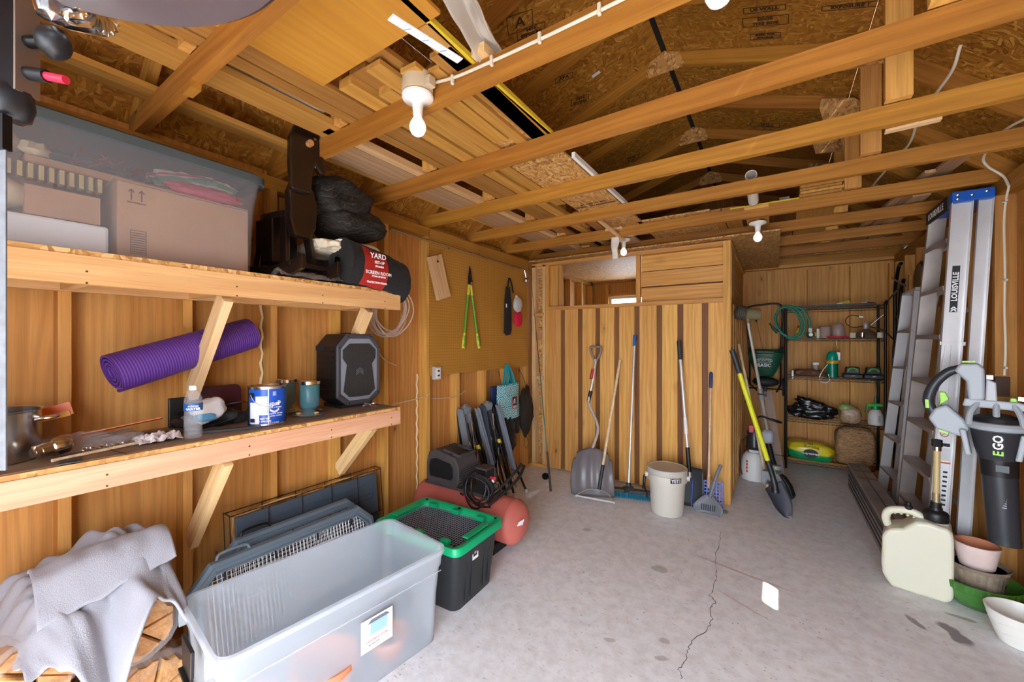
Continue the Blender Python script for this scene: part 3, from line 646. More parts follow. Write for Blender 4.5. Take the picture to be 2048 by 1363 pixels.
for s_, z, sz in (('YARD', 1.985, .042), ('SET-UP', 1.948, .022), ('SECONDS', 1.925, .013), ('SCREEN ROOM', 1.888, .026), ('STAND UP ROOM', 1.868, .012), ('PROTECTION SYSTEM', 1.835, .014)):
    txt(s_, sz, (-1.905+.9*(-.0 if z > 1.95 else .012 if z > 1.9 else .006 if z > 1.86 else -.012), 1.492, z-.0), (0, 1, 0), (0, 0, 1), WINK, RLB, bold=.0006)
q = MB()
def ps(u, v):
    y = 1.0+u*.62; s_ = v
    pts_ = V((-2.12+s_*.118, y, 1.824+.03*math.sin(s_*PI)+.012*NZ.noise(V((u*9, v*5, 1)))+.014*abs(NZ.noise(V((u*22, v*9, 4))))))
    return pts_
tag(MB().grid(ps, 60, 16).build('plastic_sheet', FILM, sm=True, solid=.001), 'crumpled clear plastic sheet under the rocking horse on the upper shelf', 'plastic sheet')
# ---------------------------------------------------------------- yoga mat
PUR = NT('purple_foam', .5, .35); v = PUR.n('ShaderNodeTexCoord').outputs['Object']
wv = PUR.n('ShaderNodeTexWave', {0: v, 1: 30., 2: 0.}, bands_direction='X').outputs[1]
PUR.col(PUR.ramp(wv, (0., (.07, .022, .18)), (.5, (.105, .035, .26)))); PUR.bump(wv, .6, .002); PUR = PUR.m
a, b = V((-2.33, .47, 1.365)), V((-2.40, 1.03, 1.545))
sp = []; th = 0; r0 = .026
while r0 < .084: sp.append((r0*math.cos(th), r0*math.sin(th))); th += .2; r0 = .026+th*.0026
L = (b-a).length; t_ = .0098
vs = []; fs = []
outl = [(x*(1+t_/2/math.hypot(x, y)), y*(1+t_/2/math.hypot(x, y))) for x, y in sp]; inl = [(x*(1-t_/2/math.hypot(x, y)), y*(1-t_/2/math.hypot(x, y))) for x, y in sp]
poly = outl+inl[::-1]; n = len(poly)
for x in (-L/2, L/2): vs += [(x, p[0], p[1]) for p in poly]
for i in range(n): fs.append((i, (i+1) % n, n+(i+1) % n, n+i))
k = len(sp)
for i in range(k-1):
    A = (i, i+1, n-2-i, n-1-i); fs.append(A[::-1]); fs.append(tuple(x+n for x in A))
me = bpy.data.meshes.new('mat'); me.from_pydata(vs, [], fs); me.materials.append(PUR); me.shade_smooth(); me.set_sharp_from_angle(angle=.7)
o = link('exercise_mat', me, None, MX.Translation((a+b)/2) @ frame(b-a, (0, 0, 1)).to_4x4()); tag(o, 'rolled purple ribbed exercise mat wedged behind the shelf brace', 'exercise mat')
# ---------------------------------------------------------------- things on the lower shelf
ZL = 1.0855
P = thing('cooking_pot', 'large stainless steel pot at the left end of the lower shelf', 'pot', (-2.24, .14, ZL))
MB().lathe([(.115, 0), (.125, .004), (.13, .02), (.13, .168), (.136, .173), (.136, .176), (.127, .173), (.126, .02), (.0, .012)], (-2.24, .14, ZL), 48).build('pot_body', STEEL, P, sm=True)
MB().tube(bez([(-2.16, .245, ZL+.14), (-2.145, .28, ZL+.145), (-2.175, .30, ZL+.145), (-2.21, .27, ZL+.14)]), .006).build('handle', CHROME, P, sm=True)
OR = nm('orange_print', (.62, .12, .015), .4)
T = thing('tool_package', 'orange backed tool package standing behind the steel pot', 'package', (-2.38, .31, ZL))
MB().obx((-2.38, .24, 1.20), (-2.34, .36, 1.235), .05, .004, (0, .2, 1)).build('backing_card', OR, T)
MB().obx((-2.372, .26, 1.19), (-2.335, .355, 1.215), .02, .006, (0, .2, 1)).build('yellow_strip', nm('yellow_print', (.75, .35, .02), .4), T)
MB().obx((-2.39, .3, ZL), (-2.385, .3, 1.2), .06, .004, (0, 1, 0)).build('card_foot', CARD, T)
N_ = V((-2.17, .33, ZL))
T = thing('shower_head', 'chrome and brass nozzle wrapped in clear plastic on the lower shelf', 'nozzle', (-2.13, .30, ZL))
d = V((-.06, .17, .03)).normalized(); a = V((-2.10, .235, ZL+.034)); Rr = frame(d.orthogonal(), d.cross(d.orthogonal())); Rr = MX((d.orthogonal().normalized(), d.cross(d.orthogonal().normalized()), d)).transposed()
MB().lathe([(.018, 0), (.024, .004), (.024, .012), (.026, .014), (.026, .04), (.032, .046), (.034, .08), (.028, .09), (.015, .1)], a, 24, Rr).build('nozzle_body', nm('tarnished_chrome', (.45, .38, .32), .2, 1), T, sm=True)
MB().lathe([(.016, -.004), (.016, .001), (.0, .001)], a, 20, Rr).build('nozzle_tip', CHROME, T, sm=True)
def bag(u, v): 
    x = u*2-1; y = v*2-1; return V((-2.21+x*.07+y*.02, .36+y*.13, ZL+.004+.06*(1-x*x)*(1-y*y)**.5+.012*abs(NZ.noise(V((u*7, v*9, 2))))))
tag(MB().grid(bag, 30, 40).build('plastic_pouch', FILM, sm=True), 'clear plastic pouch lying beside the steel pot', 'plastic pouch')
T = thing('packaged_hardware', 'orange topped blister package of hardware with chain on the lower shelf', 'package', (-2.2, .48, ZL))
MB().obx((-2.25, .37, ZL+.05), (-2.19, .60, ZL+.085), .045, .003, (1, .2, .3)).build('orange_card', OR, T)
MB().obx((-2.2, .39, ZL+.045), (-2.17, .5, ZL+.06), .02, .005, (1, .2, .2)).build('black_print', INK, T)
MB().blob((-2.21, .49, ZL+.022), (.045, .06, .022), .3, 4, 20, 12, seed=31).build('hardware_bag', FILM, T, sm=True)
q = MB()
for i in range(6):
    c = V((-2.14+.008*(i % 2), .37+i*.022, ZL+.014)); q.tube([c+V((.009*math.cos(t)*(1 if i % 2 else .4), .016*math.sin(t), .006*math.sin(t*2))) for t in [k*PI/5 for k in range(10)]], .0022, 6, True)
q.build('chain', CHROME, T, sm=True)
tag(MB().tube([(-2.055, .27, ZL+.007), (-2.135, .52, ZL+.007)], .006, 10).build('wooden_stick', W_POLE, sm=True), 'thin wooden stick lying at the front of the lower shelf', 'stick')
tag(MB().tube([(-2.135, .522, ZL+.0075), (-2.15, .56, ZL+.0075)], .0062, 10).build('orange_stub', OR, sm=True), 'orange stub at the far end of the wooden stick', 'cap')
tag(MB().obx((-2.13, .325, ZL+.003), (-1.985, .30, ZL+.003), .05, .003, (0, 1, 0)).build('black_strip', DGRY), 'short dark flat strip crossing the shelf edge under the wooden stick', 'strip')
q = MB().tube(bez([(-2.16, .42, ZL+.003), (-2.08, .425, ZL+.003), (-2.0, .435, ZL+.003), (-1.985, .44, ZL+.001)]), .0016, 6)
tag(q.build('cord', BLK), 'thin black cord lying across the lower shelf near the stick', 'cord')
def rag(u, v):
    x = u*2-1; y = v*2-1; return V((-2.13+x*.05, .57+y*.07, ZL+.006+.035*abs(NZ.noise(V((u*4, v*4, 8))))+.02*abs(NZ.noise(V((u*10, v*9, 3))))))
tag(MB().grid(rag, 30, 36).build('crumpled_wrapper', nm('wrapper_film', (.62, .55, .55), .3, spec=.6), sm=True, solid=.002), 'crumpled whitish plastic wrapper in front of the water bottle', 'wrapper')
# water bottle
Bt = thing('water_bottle', 'small clear plastic water bottle with blue label on the lower shelf', 'bottle', (-2.085, .675, ZL))
pf = [(.026, 0), (.031, .006), (.0325, .02)]
for i in range(14): pf.append((.0325-(.0022 if i % 2 else 0), .024+i*.0068))
pf += [(.0325, .125), (.0325, .155), (.032, .165), (.025, .188), (.013, .203), (.012, .212)]
WAT = clearplastic('bottle_plastic', (.85, .87, .9), .2, .06)
MB().lathe(pf, (-2.085, .675, ZL), 28).build('bottle_body', WAT, Bt, sm=True)
MB().lathe([(.0145, .205), (.0145, .221), (.013, .223), (0, .223)], (-2.085, .675, ZL), 24).build('cap', WHT, Bt, sm=True)
MB().lathe([(.0331, .118), (.0333, .119), (.0333, .148), (.0331, .149)], (-2.085, .675, ZL), 32).build('label', nm('blue_label', (.015, .09, .30), .35), Bt, sm=True)
fa = V((2.085, -.675, 0)).normalized(); sd = V((0, 0, 1)).cross(fa)
WLB = [o_ for o_ in Bt.children if o_.name.startswith('label')][0]; txt('PURIFIED', .009, V((-2.085, .675, ZL+.138))+fa*.0338, sd, (0, 0, 1), WINK, WLB); txt('WATER', .014, V((-2.085, .675, ZL+.126))+fa*.0338, sd, (0, 0, 1), WINK, WLB, bold=.0004)
MAR = nm('maroon_plastic', (.055, .008, .012), .4)
tag(MB().prism(rrect(.235, .18, .03), (-2.44, .885, ZL+.092), (0, 1, 0), (-.08, 0, 1), .012).build('maroon_panel', MAR, bv=.002), 'rounded maroon panel standing against the wall behind the water bottle', 'panel')
T = thing('tissue_pack', 'white and blue plastic pack lying beside the water bottle', 'pack', (-2.25, .78, ZL))
MB().blob((-2.26, .79, ZL+.085), (.055, .065, .048), .12, 2, 30, 18, seed=41, sq=.55, R=MX.Rotation(.4, 3, 'X')).build('pack_body', nm('white_film', (.72, .74, .77), .3), T, sm=True)
MB().blob((-2.225, .765, ZL+.06), (.03, .04, .02), .1, 2, 20, 10, seed=43, sq=.6).build('blue_print', nm('pale_blue_print', (.1, .35, .6), .35), T, sm=True)
T = thing('router_fence', 'black plastic tool guide with rails under the white pack', 'tool', (-2.22, .80, ZL))
MB().blob((-2.33, .81, ZL+.04), (.09, .12, .04), .25, 3, 30, 16, seed=44, sq=.6).build('guide_body', BLK, T, sm=True)
MB().obx((-2.17, .68, ZL+.006), (-2.05, .93, ZL+.006), .03, .01, (1, 0, 0)).build('rail', BLK, T); MB().obx((-2.35, .56, ZL+.005), (-2.14, .76, ZL+.005), .02, .008, (1, 0, 0)).build('rail', BLK, T)
MB().obx((-2.42, .72, ZL), (-2.42, .72, ZL+.14), .07, .02, (0, 1, 0)).build('side_plate', BLK, T, bv=.004)
MB().tube(bez([(-2.2, .78, ZL+.02), (-2.14, .86, ZL+.05), (-2.16, .93, ZL+.09), (-2.22, .93, ZL+.11), (-2.27, .86, ZL+.10)]), .003, 8).build('cord', BLKM, T, sm=True)
tag(MB().blob((-2.30, .93, ZL+.028), (.06, .05, .03), .3, 3, 24, 14, seed=47).build('black_pouch', FABB, sm=True), 'small black pouch behind the paint can on the lower shelf', 'pouch')
# paint can
PC = thing('paint_can', 'one gallon paint can with blue label and wire handle on the lower shelf', 'paint can', (-2.14, 1.0, ZL))
c = V((-2.14, 1.0, ZL)); LBL = nm('blue_paint_label', (.01, .07, .42), .3); LBW = nm('white_label', (.8, .8, .8), .4)
MB().lathe([(.082, 0), (.085, .002), (.083, .006), (.083, .184), (.085, .187), (.085, .192), (.076, .192), (.074, .186), (0, .184)], c, 48).build('can_body', STEEL, PC, sm=True)
def sect(c, r, z0, z1, a0, a1, name, mat, par, n=18):
    return MB().grid(lambda u, v: c+V((r*math.cos(a0+(a1-a0)*u), r*math.sin(a0+(a1-a0)*u), z0+(z1-z0)*v)), n, 2).build(name, mat, par, sm=True)
ca = math.atan2(-1.0, 2.14)
PLB = sect(c, .0838, .010, .178, ca-1.15, ca+1.8, 'blue_label', LBL, PC, 30)
sect(c, .0842, .012, .115, ca-1.0, ca-.42, 'white_notice', LBW, PC); sect(c, .0843, .055, .145, ca-.62, ca+.0, 'white_notice', LBW, PC)
sect(c, .0844, .004, .18, ca+.02, ca+.08, 'label_seam', nm('pale_blue', (.5, .62, .8), .3), PC, 6)
def ctxt(s, size, ang, z, bold=0, mat=WINK, r=.0848, par=PLB, c=c): 
    d = V((math.cos(ang), math.sin(ang), 0)); return txt(s, size, c+d*r+V((0, 0, z)), V((0, 0, 1)).cross(d), (0, 0, 1), mat, par, bold=bold)
ctxt('Super', .03, ca+.28, .108, .0004); ctxt('P', .03, ca+.62, .108, .0004)
ctxt('PAINT + PRIMER', .0085, ca+.38, .088); ctxt('EXTERIOR SATIN', .009, ca+.38, .058); ctxt('ENAMEL FINISH', .009, ca+.38, .047); ctxt('NET WT', .011, ca-.12, .036, .0004); ctxt('1 GALLON', .011, ca-.12, .024, .0004); ctxt('100% ACRYLIC', .008, ca+.3, .014)
for i in range(9): ctxt('||', .02, ca-.93+i*.028, .03, mat=INK, r=.0848)
for i in range(5):
    q = MB().tube([c+V((.0846*math.cos(ca+.12+t), .0846*math.sin(ca+.12+t), .083-.002*i-.012*math.sin(t/.5*PI))) for t in [k*.5/8 for k in range(9)]], .0007, 4); q.build('label_arc', WINK, PLB)
ctxt('|||', .022, ca+.36, .158, mat=WINK)
q = MB().cyl(c+V((math.cos(ca-.85)*.083, math.sin(ca-.85)*.083, .15)), c+V((math.cos(ca-.85)*.089, math.sin(ca-.85)*.089, .15)), .014); q.build('handle_lug', BLK, PC)
hp = [(-.85, .152), (-.7, .13), (-.5, .112), (-.2, .10), (.1, .095), (.4, .1)]
MB().tube(bez([c+V((math.cos(ca+a_)*.092, math.sin(ca+a_)*.092, z_)) for a_, z_ in hp]), .0016, 6).build('wire_handle', WIRE, PC, sm=True)
# two blue glass feeders
BGL = clearplastic('blue_glass', (.08, .30, .36), .55, .05)
def feeder(x, y, label, cap):
    T = thing('glass_feeder', label, 'bird feeder', (x, y, ZL), group=None); c = V((x, y, ZL))
    MB().lathe([(.02, .03), (.034, .036), (.05, .06), (.052, .09), (.052, .17), (.046, .178), (.0, .178)], c, 32).build('glass_jar', BGL, T, sm=True)
    MB().lathe([(.052, .172), (.056, .176), (.056, .192), (.05, .197), (0, .197)], c, 32).build('lid', CHROME, T, sm=True)
    MB().lathe([(.06, 0), (.084, .006), (.086, .012), (.07, .02), (.04, .028), (.03, .034), (0, .034)], c, 36).build('metal_base', nm('silver_base', (.5, .55, .6), .25, .9), T, sm=True)
    for k in range(4): a_ = ca+k*PI/2+.5; MB().lathe([(.013, 0), (.014, .004), (.006, .007), (0, .007)], c+V((.063*math.cos(a_), .063*math.sin(a_), .02)), 14).build('feeding_port', nm('brass_port', (.75, .5, .15), .35, .6), T, sm=True)
feeder(-2.17, 1.235, 'blue glass bird feeder on a silver base, the one in front', 1); feeder(-2.37, 1.21, 'blue glass bird feeder half hidden behind the paint can', 0)
# speaker
SPK = thing('party_speaker', 'black portable speaker with chamfered grey front on the lower shelf', 'speaker', (-2.312, 1.575, ZL), rz=math.radians(-3))
oc = [(-.15, .07), (-.08, .015), (.08, .015), (.15, .07), (.15, .385), (.085, .46), (-.085, .46), (-.15, .385)]
def sb(q, n, m, par=None, **k): return q.build(n, m, par or SPK, world=False, **k)
sb(MB().prism(oc, (-.125, 0, 0), (0, 1, 0), (0, 0, 1), .245), 'cabinet', BLK, bv=.012, seg=3)
ocf = [(x*1.0, z) for x, z in oc]; ins = [(x*.84, .2375+(z-.2375)*.86) for x, z in oc]
q = MB(); n = 8; vs = [(0.121, x, z) for x, z in ocf]+[(.13, x*.96, .2375+(z-.2375)*.96) for x, z in oc]+[(.128, x, z) for x, z in ins]+[(.118, x, z) for x, z in ins]
fs = [(i*8+j, i*8+(j+1) % 8, (i+1)*8+(j+1) % 8, (i+1)*8+j) for i in range(3) for j in range(8)]
sb(q.add(vs, fs), 'front_bezel', nm('speaker_bezel', (.05, .05, .06), .45), bv=.002)
gr_ = [(-.075, .06), (.075, .06), (.12, .10), (.095, .27), (.125, .31), (.125, .365), (.075, .405), (-.075, .405), (-.125, .365), (-.125, .31), (-.095, .27), (-.12, .10)]
oct_ = [(x*.84, .2375+(z-.2375)*.86) for x, z in oc]
TRF = sb(MB().prism(oct_, (.119, 0, 0), (0, 1, 0), (0, 0, 1), .006), 'trim_frame', nm('speaker_grey', (.2, .21, .24), .45), bv=.001)
N = NT('speaker_mesh', .5); v = N.n('ShaderNodeTexCoord').outputs['Object']
vv = N.n('ShaderNodeTexVoronoi', {0: v, 2: 170., 8: 0.}).outputs[0]; N.col(N.ramp(vv, (.3, .004), (.45, .045))); SPM = N.m
GRL = sb(MB().prism([(x*.92, .2375+(z-.2375)*.96) for x, z in gr_], (.1255, 0, 0), (0, 1, 0), (0, 0, 1), .004), 'grille', SPM, bv=.002)
for s_ in (-1, 1):
    for dz in (0, .012, .024): sb(MB().obx((.131, 0, .235-dz+.012), (.131, s_*.025, .217-dz+.012), .004, .002, (0, 0, 1)), 'emblem', nm('emblem_grey', (.13, .13, .14), .4), par=GRL)
for i in range(8):
    p = oc[i]; sb(MB().cyl((.124, p[0]*.9, .2375+(p[1]-.2375)*.92), (.133, p[0]*.9, .2375+(p[1]-.2375)*.92), .004, n=8), 'screw', BLKM, par=TRF)
for z in [.10+.035*i for i in range(8)]: sb(MB().bx(-.1, .09, -.1535, -.149, z, z+.012), 'side_rib', BLKM)
sb(MB().bx(-.11, -.03, -.157, -.147, .355, .385), 'handle_recess', INK)
for y in (-.09, .09): sb(MB().bx(-.10, .10, y-.02, y+.02, 0, .018), 'foot', BLK)
for i in range(4):
    for j in range(3): sb(MB().lathe([(.008, 0), (.008, .005), (.006, .007), (0, .007)], (.02+j*.028, -.06+i*.024+(.02 if i > 1 else 0), .459), 10), 'button', nm('button_dark', (.03, .03, .035), .4) if i == j == 0 else BLKM)
T = thing('wind_spinner', 'small silver metal charm in front of the speaker', 'charm', (-2.13, 1.60, ZL)); q = MB()
for i in range(9):
    a_ = i*.7; q.tube(bez([(-2.13, 1.6, ZL+.018), (-2.13+.03*math.cos(a_), 1.6+.035*math.sin(a_), ZL+.01+.015*abs(math.sin(i*2.1))), (-2.13+.045*math.cos(a_+.4), 1.6+.05*math.sin(a_+.4), ZL+.006)], 4), .0035, 6)
q.build('charm_body', CHROME, T, sm=True)
# ================================================================ FLOOR, LEFT SIDE
# big open clear tub
TB = thing('storage_tub', 'large open clear plastic tub with label on the floor below the shelves', 'storage tub', (-1.695, 1.055, 0), rz=math.radians(-6.8))
tub(TB, .965, .515, .46, CLR, .035, rim=.03)
TM = WM[TB]
for s_ in (-1, 1):
    for x in (-.19, .19): MB().bx(x-.006, x+.006, s_*.487-.012, s_*.487+.012, .385, .45).build('rim_rib', CLR, TB, world=False)
MB().prism([(-.07, -.02), (.07, -.02), (.06, -.12), (.05, -.135), (-.05, -.135), (-.06, -.12)], (0, -.500, .44), (1, 0, 0), (0, 0, 1), .012).build('latch', BLK, TB, world=False, bv=.003)
MB().bx(-.055, .055, -.525, -.502, .300, .312).build('latch_lip', BLK, TB, world=False, bv=.002)
MB().obx((.245, -.45, .352), (.245, .45, .352), .004, .003, (0, 0, 1)).build('side_ridge', CLR, TB, world=False)
MB().obx((-.245, -.45, .352), (-.245, .45, .352), .004, .003, (0, 0, 1)).build('side_ridge', CLR, TB, world=False)
TPL = MB().obx((.2555, .015, .255), (.2555, .165, .255), .135, .0008, (0, 0, 1)).build('paper_label', PAPER, TB, world=False)
LB2 = nm('pale_blue_ink', (.3, .5, .75), .5)
MB().prism([(-.04, -.02), (.04, -.02), (.045, .03), (-.035, .03)], (.2562, .095, .27), (0, 1, 0), (0, 0, 1), .0006).build('tub_picture', LB2, TPL, world=False)
MB().prism([(-.05, .03), (.055, .03), (.04, .045), (-.035, .045)], (.2562, .095, .27), (0, 1, 0), (0, 0, 1), .0006).build('lid_picture', nm('picture_grey', (.15, .15, .18), .5), TPL, world=False)
txt('LATCHING TOTE', .013, (.2565, .09, .226), (0, 1, 0), (0, 0, 1), REDI, TPL, world=False); txt('50 GALLON', .010, (.2565, .075, .21), (0, 1, 0), (0, 0, 1), INK, TPL, world=False)
TERR = nm('terracotta', (.62, .24, .12), .8, var=.12)
def pot(c, r0, r1, h, mat, T, t=.008, n=32, rim=.0):
    MB().lathe([(r0*.9, 0), (r0, .004), (r1-rim*.3, h*.82), (r1+rim, h*.84), (r1+rim, h), (r1-t, h), (r0-t, t*1.5), (0, t*1.5)], c, n).build('pot_body', mat, T, sm=True)
for i, (x, y, r, h, lb) in enumerate(((-1.60, .98, .13, .15, 'orange terracotta pot seen through the clear tub, near its middle'), (-1.66, .70, .12, .12, 'orange terracotta pot seen through the clear tub, at its near end'), (-1.55, 1.27, .09, .10, 'smaller terracotta pot seen through the clear tub, behind its label'))):
    T = thing('plant_pot', lb, 'plant pot', (x, y, .006)); pot((x, y, .006), r*.7, r, h, TERR, T, rim=.006)
T = thing('dark_bowl', 'dark plastic bowl standing inside the open clear tub at its far end', 'bowl', (-1.63, 1.42, .006)); pot((-1.67, 1.42, .006), .05, .085, .13, DGRY, T)
# black tub with green mesh lid
BT = thing('storage_tub', 'black plastic tub with a green mesh topped lid', 'storage tub', (-1.755, 1.83, 0), rz=math.radians(2))
BTM = nm('black_tub', (.022, .025, .028), .42)
def tb(q, n, m, **k): return q.build(n, m, BT, world=False, **k)
vs = []; fs = []; m = 24
for w_, l_, z, r in ((.56, .36, 0, .05), (.60, .40, .20, .05), (.63, .425, .345, .05)): vs += [(x, y, z) for x, y in rrect(w_, l_, r, 6)]
for i in range(2):
    for j in range(m): fs.append((i*m+j, i*m+(j+1) % m, (i+1)*m+(j+1) % m, (i+1)*m+j))
fs.append(tuple(range(m-1, -1, -1)))
for w_, l_, z, r in ((.62, .415, .345, .05), (.56, .36, .01, .05)): vs += [(x, y, z) for x, y in rrect(w_, l_, r, 6)]
for i in (2, 3):
    for j in range(m): fs.append((i*m+j, i*m+(j+1) % m, (i+1)*m+(j+1) % m, (i+1)*m+j))
fs.append(tuple(4*m+j for j in range(m)))
tb(MB().add(vs, fs), 'tub_body', BTM, sm=True)
for y in (-.10, -.05, .07, .12): tb(MB().obx((.292, y, .03), (.305, y, .30), .012, .008, (0, 1, 0)), 'side_rib', BTM)
GRN = nm('green_lid_plastic', (.0, .36, .14), .35)
vs = []; fs = []
for w_, l_, z in ((.655, .45, .335), (.68, .475, .34), (.68, .475, .375), (.67, .465, .383), (.64, .435, .383), (.60, .395, .372), (.585, .38, .355), (.575, .37, .34), (.60, .40, .333)): vs += [(x, y, z) for x, y in rrect(w_, l_, .05, 6)]
for i in range(9):
    i2 = (i+1) % 9
    for j in range(m): fs.append((i*m+j, i*m+(j+1) % m, i2*m+(j+1) % m, i2*m+j))
tb(MB().add(vs, fs), 'lid_frame', GRN, sm=True)
for x in (-.2, 0, .2):
    for y in (-.175, .165): tb(MB().bx(x-.03, x+.03, y-.012, y+.02, .36, .386), 'lid_rib', GRN, bv=.003)
for x in (-.295, .275): tb(MB().bx(x-.01, x+.03, -.10, .10, .378, .390), 'lid_bar', GRN, bv=.003)
q = MB()
for i in range(34): x = -.285+i*.0173; q.obx((x, -.19, .352), (x, .19, .352), .0022, .0022, (1, 0, 0))
for i in range(18): y = -.185+i*.0218; q.obx((-.29, y, .354), (.29, y, .354), .0018, .0018, (0, 1, 0))
tag(tb(q, 'mesh', nm('mesh_wire_blue', (.42, .46, .55), .4, .5)), kind='stuff')
for x, y in ((-.29, -.2), (-.1, -.2), (.1, -.2), (.29, -.2), (-.29, .2), (0, .2), (.29, .2)): tb(MB().bx(x-.006, x+.006, y-.006, y+.006, .380, .388), 'screw', BLK)
tb(MB().obx((.3075, -.06, .29), (.3075, -.005, .29), .095, .001, (0, 0, 1)), 'paper_label', PAPER); tb(MB().obx((.3083, -.052, .285), (.3083, -.016, .285), .05, .0006, (0, 0, 1)), 'label_print', INK)
tb(MB().obx((.3087, -.045, .285), (.3087, -.023, .285), .025, .0006, (0, 0, 1)), 'label_window', nm('label_grey', (.35, .35, .38), .6))
# folded wire dog crate against the wall
DC = thing('wire_crate', 'folded black wire dog crate with grey tray leaning on the wall', 'dog crate', (-2.40, 1.39, 0))
TRAY = nm('crate_tray', (.055, .075, .10), .45, var=.1, vsc=5)
def lean(y, z, x0=-2.33, x1=-2.39, H=.60): return V((x0+(x1-x0)*z/H, y, z))
DTR = MB().add([lean(.95, .01), lean(1.84, .01), lean(1.84, .565), lean(.95, .565), lean(.95, .01)+V((.012, 0, 0)), lean(1.84, .01)+V((.012, 0, 0)), lean(1.84, .565)+V((.012, 0, 0)), lean(.95, .565)+V((.012, 0, 0))], [(0, 1, 2, 3), (7, 6, 5, 4), (0, 4, 5, 1), (1, 5, 6, 2), (2, 6, 7, 3), (3, 7, 4, 0)]).build('tray', TRAY, DC, bv=.004)
for z0 in (.42, .49): 
    r_ = [(y, z) for y, z in rrect(.80, .034, .016, 5, 1.40, z0)]
    MB().tube([lean(y, z)+V((.014, 0, 0)) for y, z in r_], .003, 6, True).build('tray_groove', nm('tray_line', (.03, .04, .055), .5) if z0 == .42 else TRAY, DTR)
for dx in (.022, -.05):
    for z in (.02, .30, .585): MB().tube([lean(.92, z)+V((dx, 0, 0)), lean(1.87, z)+V((dx, 0, 0))], .0028, 6).build('wire', BLKM, DC)
    for y in [.92+.19*i for i in range(6)]: MB().tube([lean(y, .01)+V((dx, 0, 0)), lean(y, .59)+V((dx, 0, 0))], .0026, 6).build('wire', BLKM, DC)
for y in (.92, 1.87): MB().tube([lean(y, .59)+V((.022, 0, 0)), lean(y, .59)+V((-.05, 0, 0))], .0028, 6).build('wire', BLKM, DC)
TAN = nm('tan_rubber', (.55, .32, .12), .8)
MB().tube(bez([lean(y, .572+.006*math.sin(y*17))+V((-.02, 0, 0)) for y in [.95+.09*i for i in range(11)]], 4), .006, 8).build('edge_trim', TAN, DC, sm=True)
MB().tube(bez([lean(.945, z)+V((-.01, .004*math.sin(z*60), 0)) for z in [.57-.04*i for i in range(5)]], 4), .006, 8).build('edge_trim', TAN, DC, sm=True)
# two grey kennel panels with wire mesh
KEN = nm('kennel_plastic', (.10, .135, .165), .45)
def kennel(label, ya, yb, x0, x1, z1, mesh=True):
    T = thing('kennel_panel', label, 'kennel panel', (x0, (ya+yb)/2, 0)); L = yb-ya; H = z1
    def P_(a, b, o=0): return V((x0+(x1-x0)*b/H+o, ya+a, b))
    def oct2(m_): return [(.09+m_*.4, m_), (L-.09-m_*.4, m_), (L-m_, .09+m_*.4), (L-m_, H-.09-m_*.4), (L-.09-m_*.4, H-m_), (.09+m_*.4, H-m_), (m_, H-.09-m_*.4), (m_, .09+m_*.4)]
    vs = []; fs = []
    for m_, o in ((0, 0), (.004, .022), (.022, .026), (.026, .016), (.042, .016), (.046, .024), (.056, .018), (.056, 0)): vs += [P_(a, b, o) for a, b in oct2(m_)]
    for i in range(8):
        for j in range(8): fs.append((i*8+j, i*8+(j+1) % 8, ((i+1) % 8)*8+(j+1) % 8, ((i+1) % 8)*8+j))
    MB().add(vs, fs).build('panel_frame', KEN, T, bv=.002)
    q = MB(); i = 0
    a = .058
    while a < L-.056: q.tube([P_(a, .058, .008), P_(a, H-.058, .008)], .0016, 4, cap=False); a += .019
    b = .058
    while b < H-.056: q.tube([P_(.058, b, .008), P_(L-.058, b, .008)], .0016, 4, cap=False); b += .019
    tag(q.build('mesh', WIRE, T), kind='stuff')
    for a in (.14, .36, .58, L-.16): MB().obx(P_(a, H-.05, .028), P_(a, H-.085, .028), .008, .004, (0, 1, 0)).build('clip', BLK, T)
    MB().tube(bez([P_(.12, H-.005, 0), P_(.14, H+.02, 0), P_(.24, H+.02, 0), P_(.26, H-.005, 0)], 4), .007, 8).build('handle', BLKM if not mesh else KEN, T, sm=True)
    return T
kennel('grey kennel panel with wire mesh, the front one behind the open clear tub', .655, 1.60, -2.02, -2.13, .50)
kennel('grey kennel panel with wire mesh, the rear one next to the folded crate', .80, 1.60, -2.14, -2.24, .52, False)
# firewood bundles
BARK = wood('firewood_split', (.52, .28, .11), (.42, .2, .07), (.17, .07, .025), .2, vj=.4); 
ENDG = nm('firewood_end', (.42, .22, .09), .85, var=.35, vsc=30, bump=.6, bsc=60)
def logmesh(T, c, r, a0, a1, L, sd):
    random.seed(sd); pts_ = [(0, 0)]; k = 6
    for i in range(k+1): a_ = a0+(a1-a0)*i/k; rr = r*(1+random.uniform(-.06, .05)); pts_.append((math.cos(a_)*rr, math.sin(a_)*rr))
    cx = sum(p[0] for p in pts_)/len(pts_); cz = sum(p[1] for p in pts_)/len(pts_)
    pts_ = [(cx+(x-cx)*.93, cz+(z-cz)*.93) for x, z in pts_]
    vs = []; n = len(pts_); ends = random.uniform(-.015, .02)
    for x, s_ in ((-L/2, 1), (-L/4, 1.01), (L/4, .99), (L/2-.012+ends, 1), (L/2+ends, .93)):
        vs += [(c[0]+x, c[1]+cx+(a_-cx)*s_, c[2]+cz+(b_-cz)*s_) for a_, b_ in pts_]
    fs = [tuple(range(n-1, -1, -1)), tuple(4*n+i for i in range(n))]+[(r_*n+i, r_*n+(i+1) % n, (r_+1)*n+(i+1) % n, (r_+1)*n+i) for r_ in range(4) for i in range(n)]
    me = MB().add(vs, fs)
    o = me.build('split_log', BARK, T, world=False); o.data.materials.append(ENDG)
    for p in o.data.polygons:
        if abs(p.normal.x) > .6: p.material_index = 1
    return o
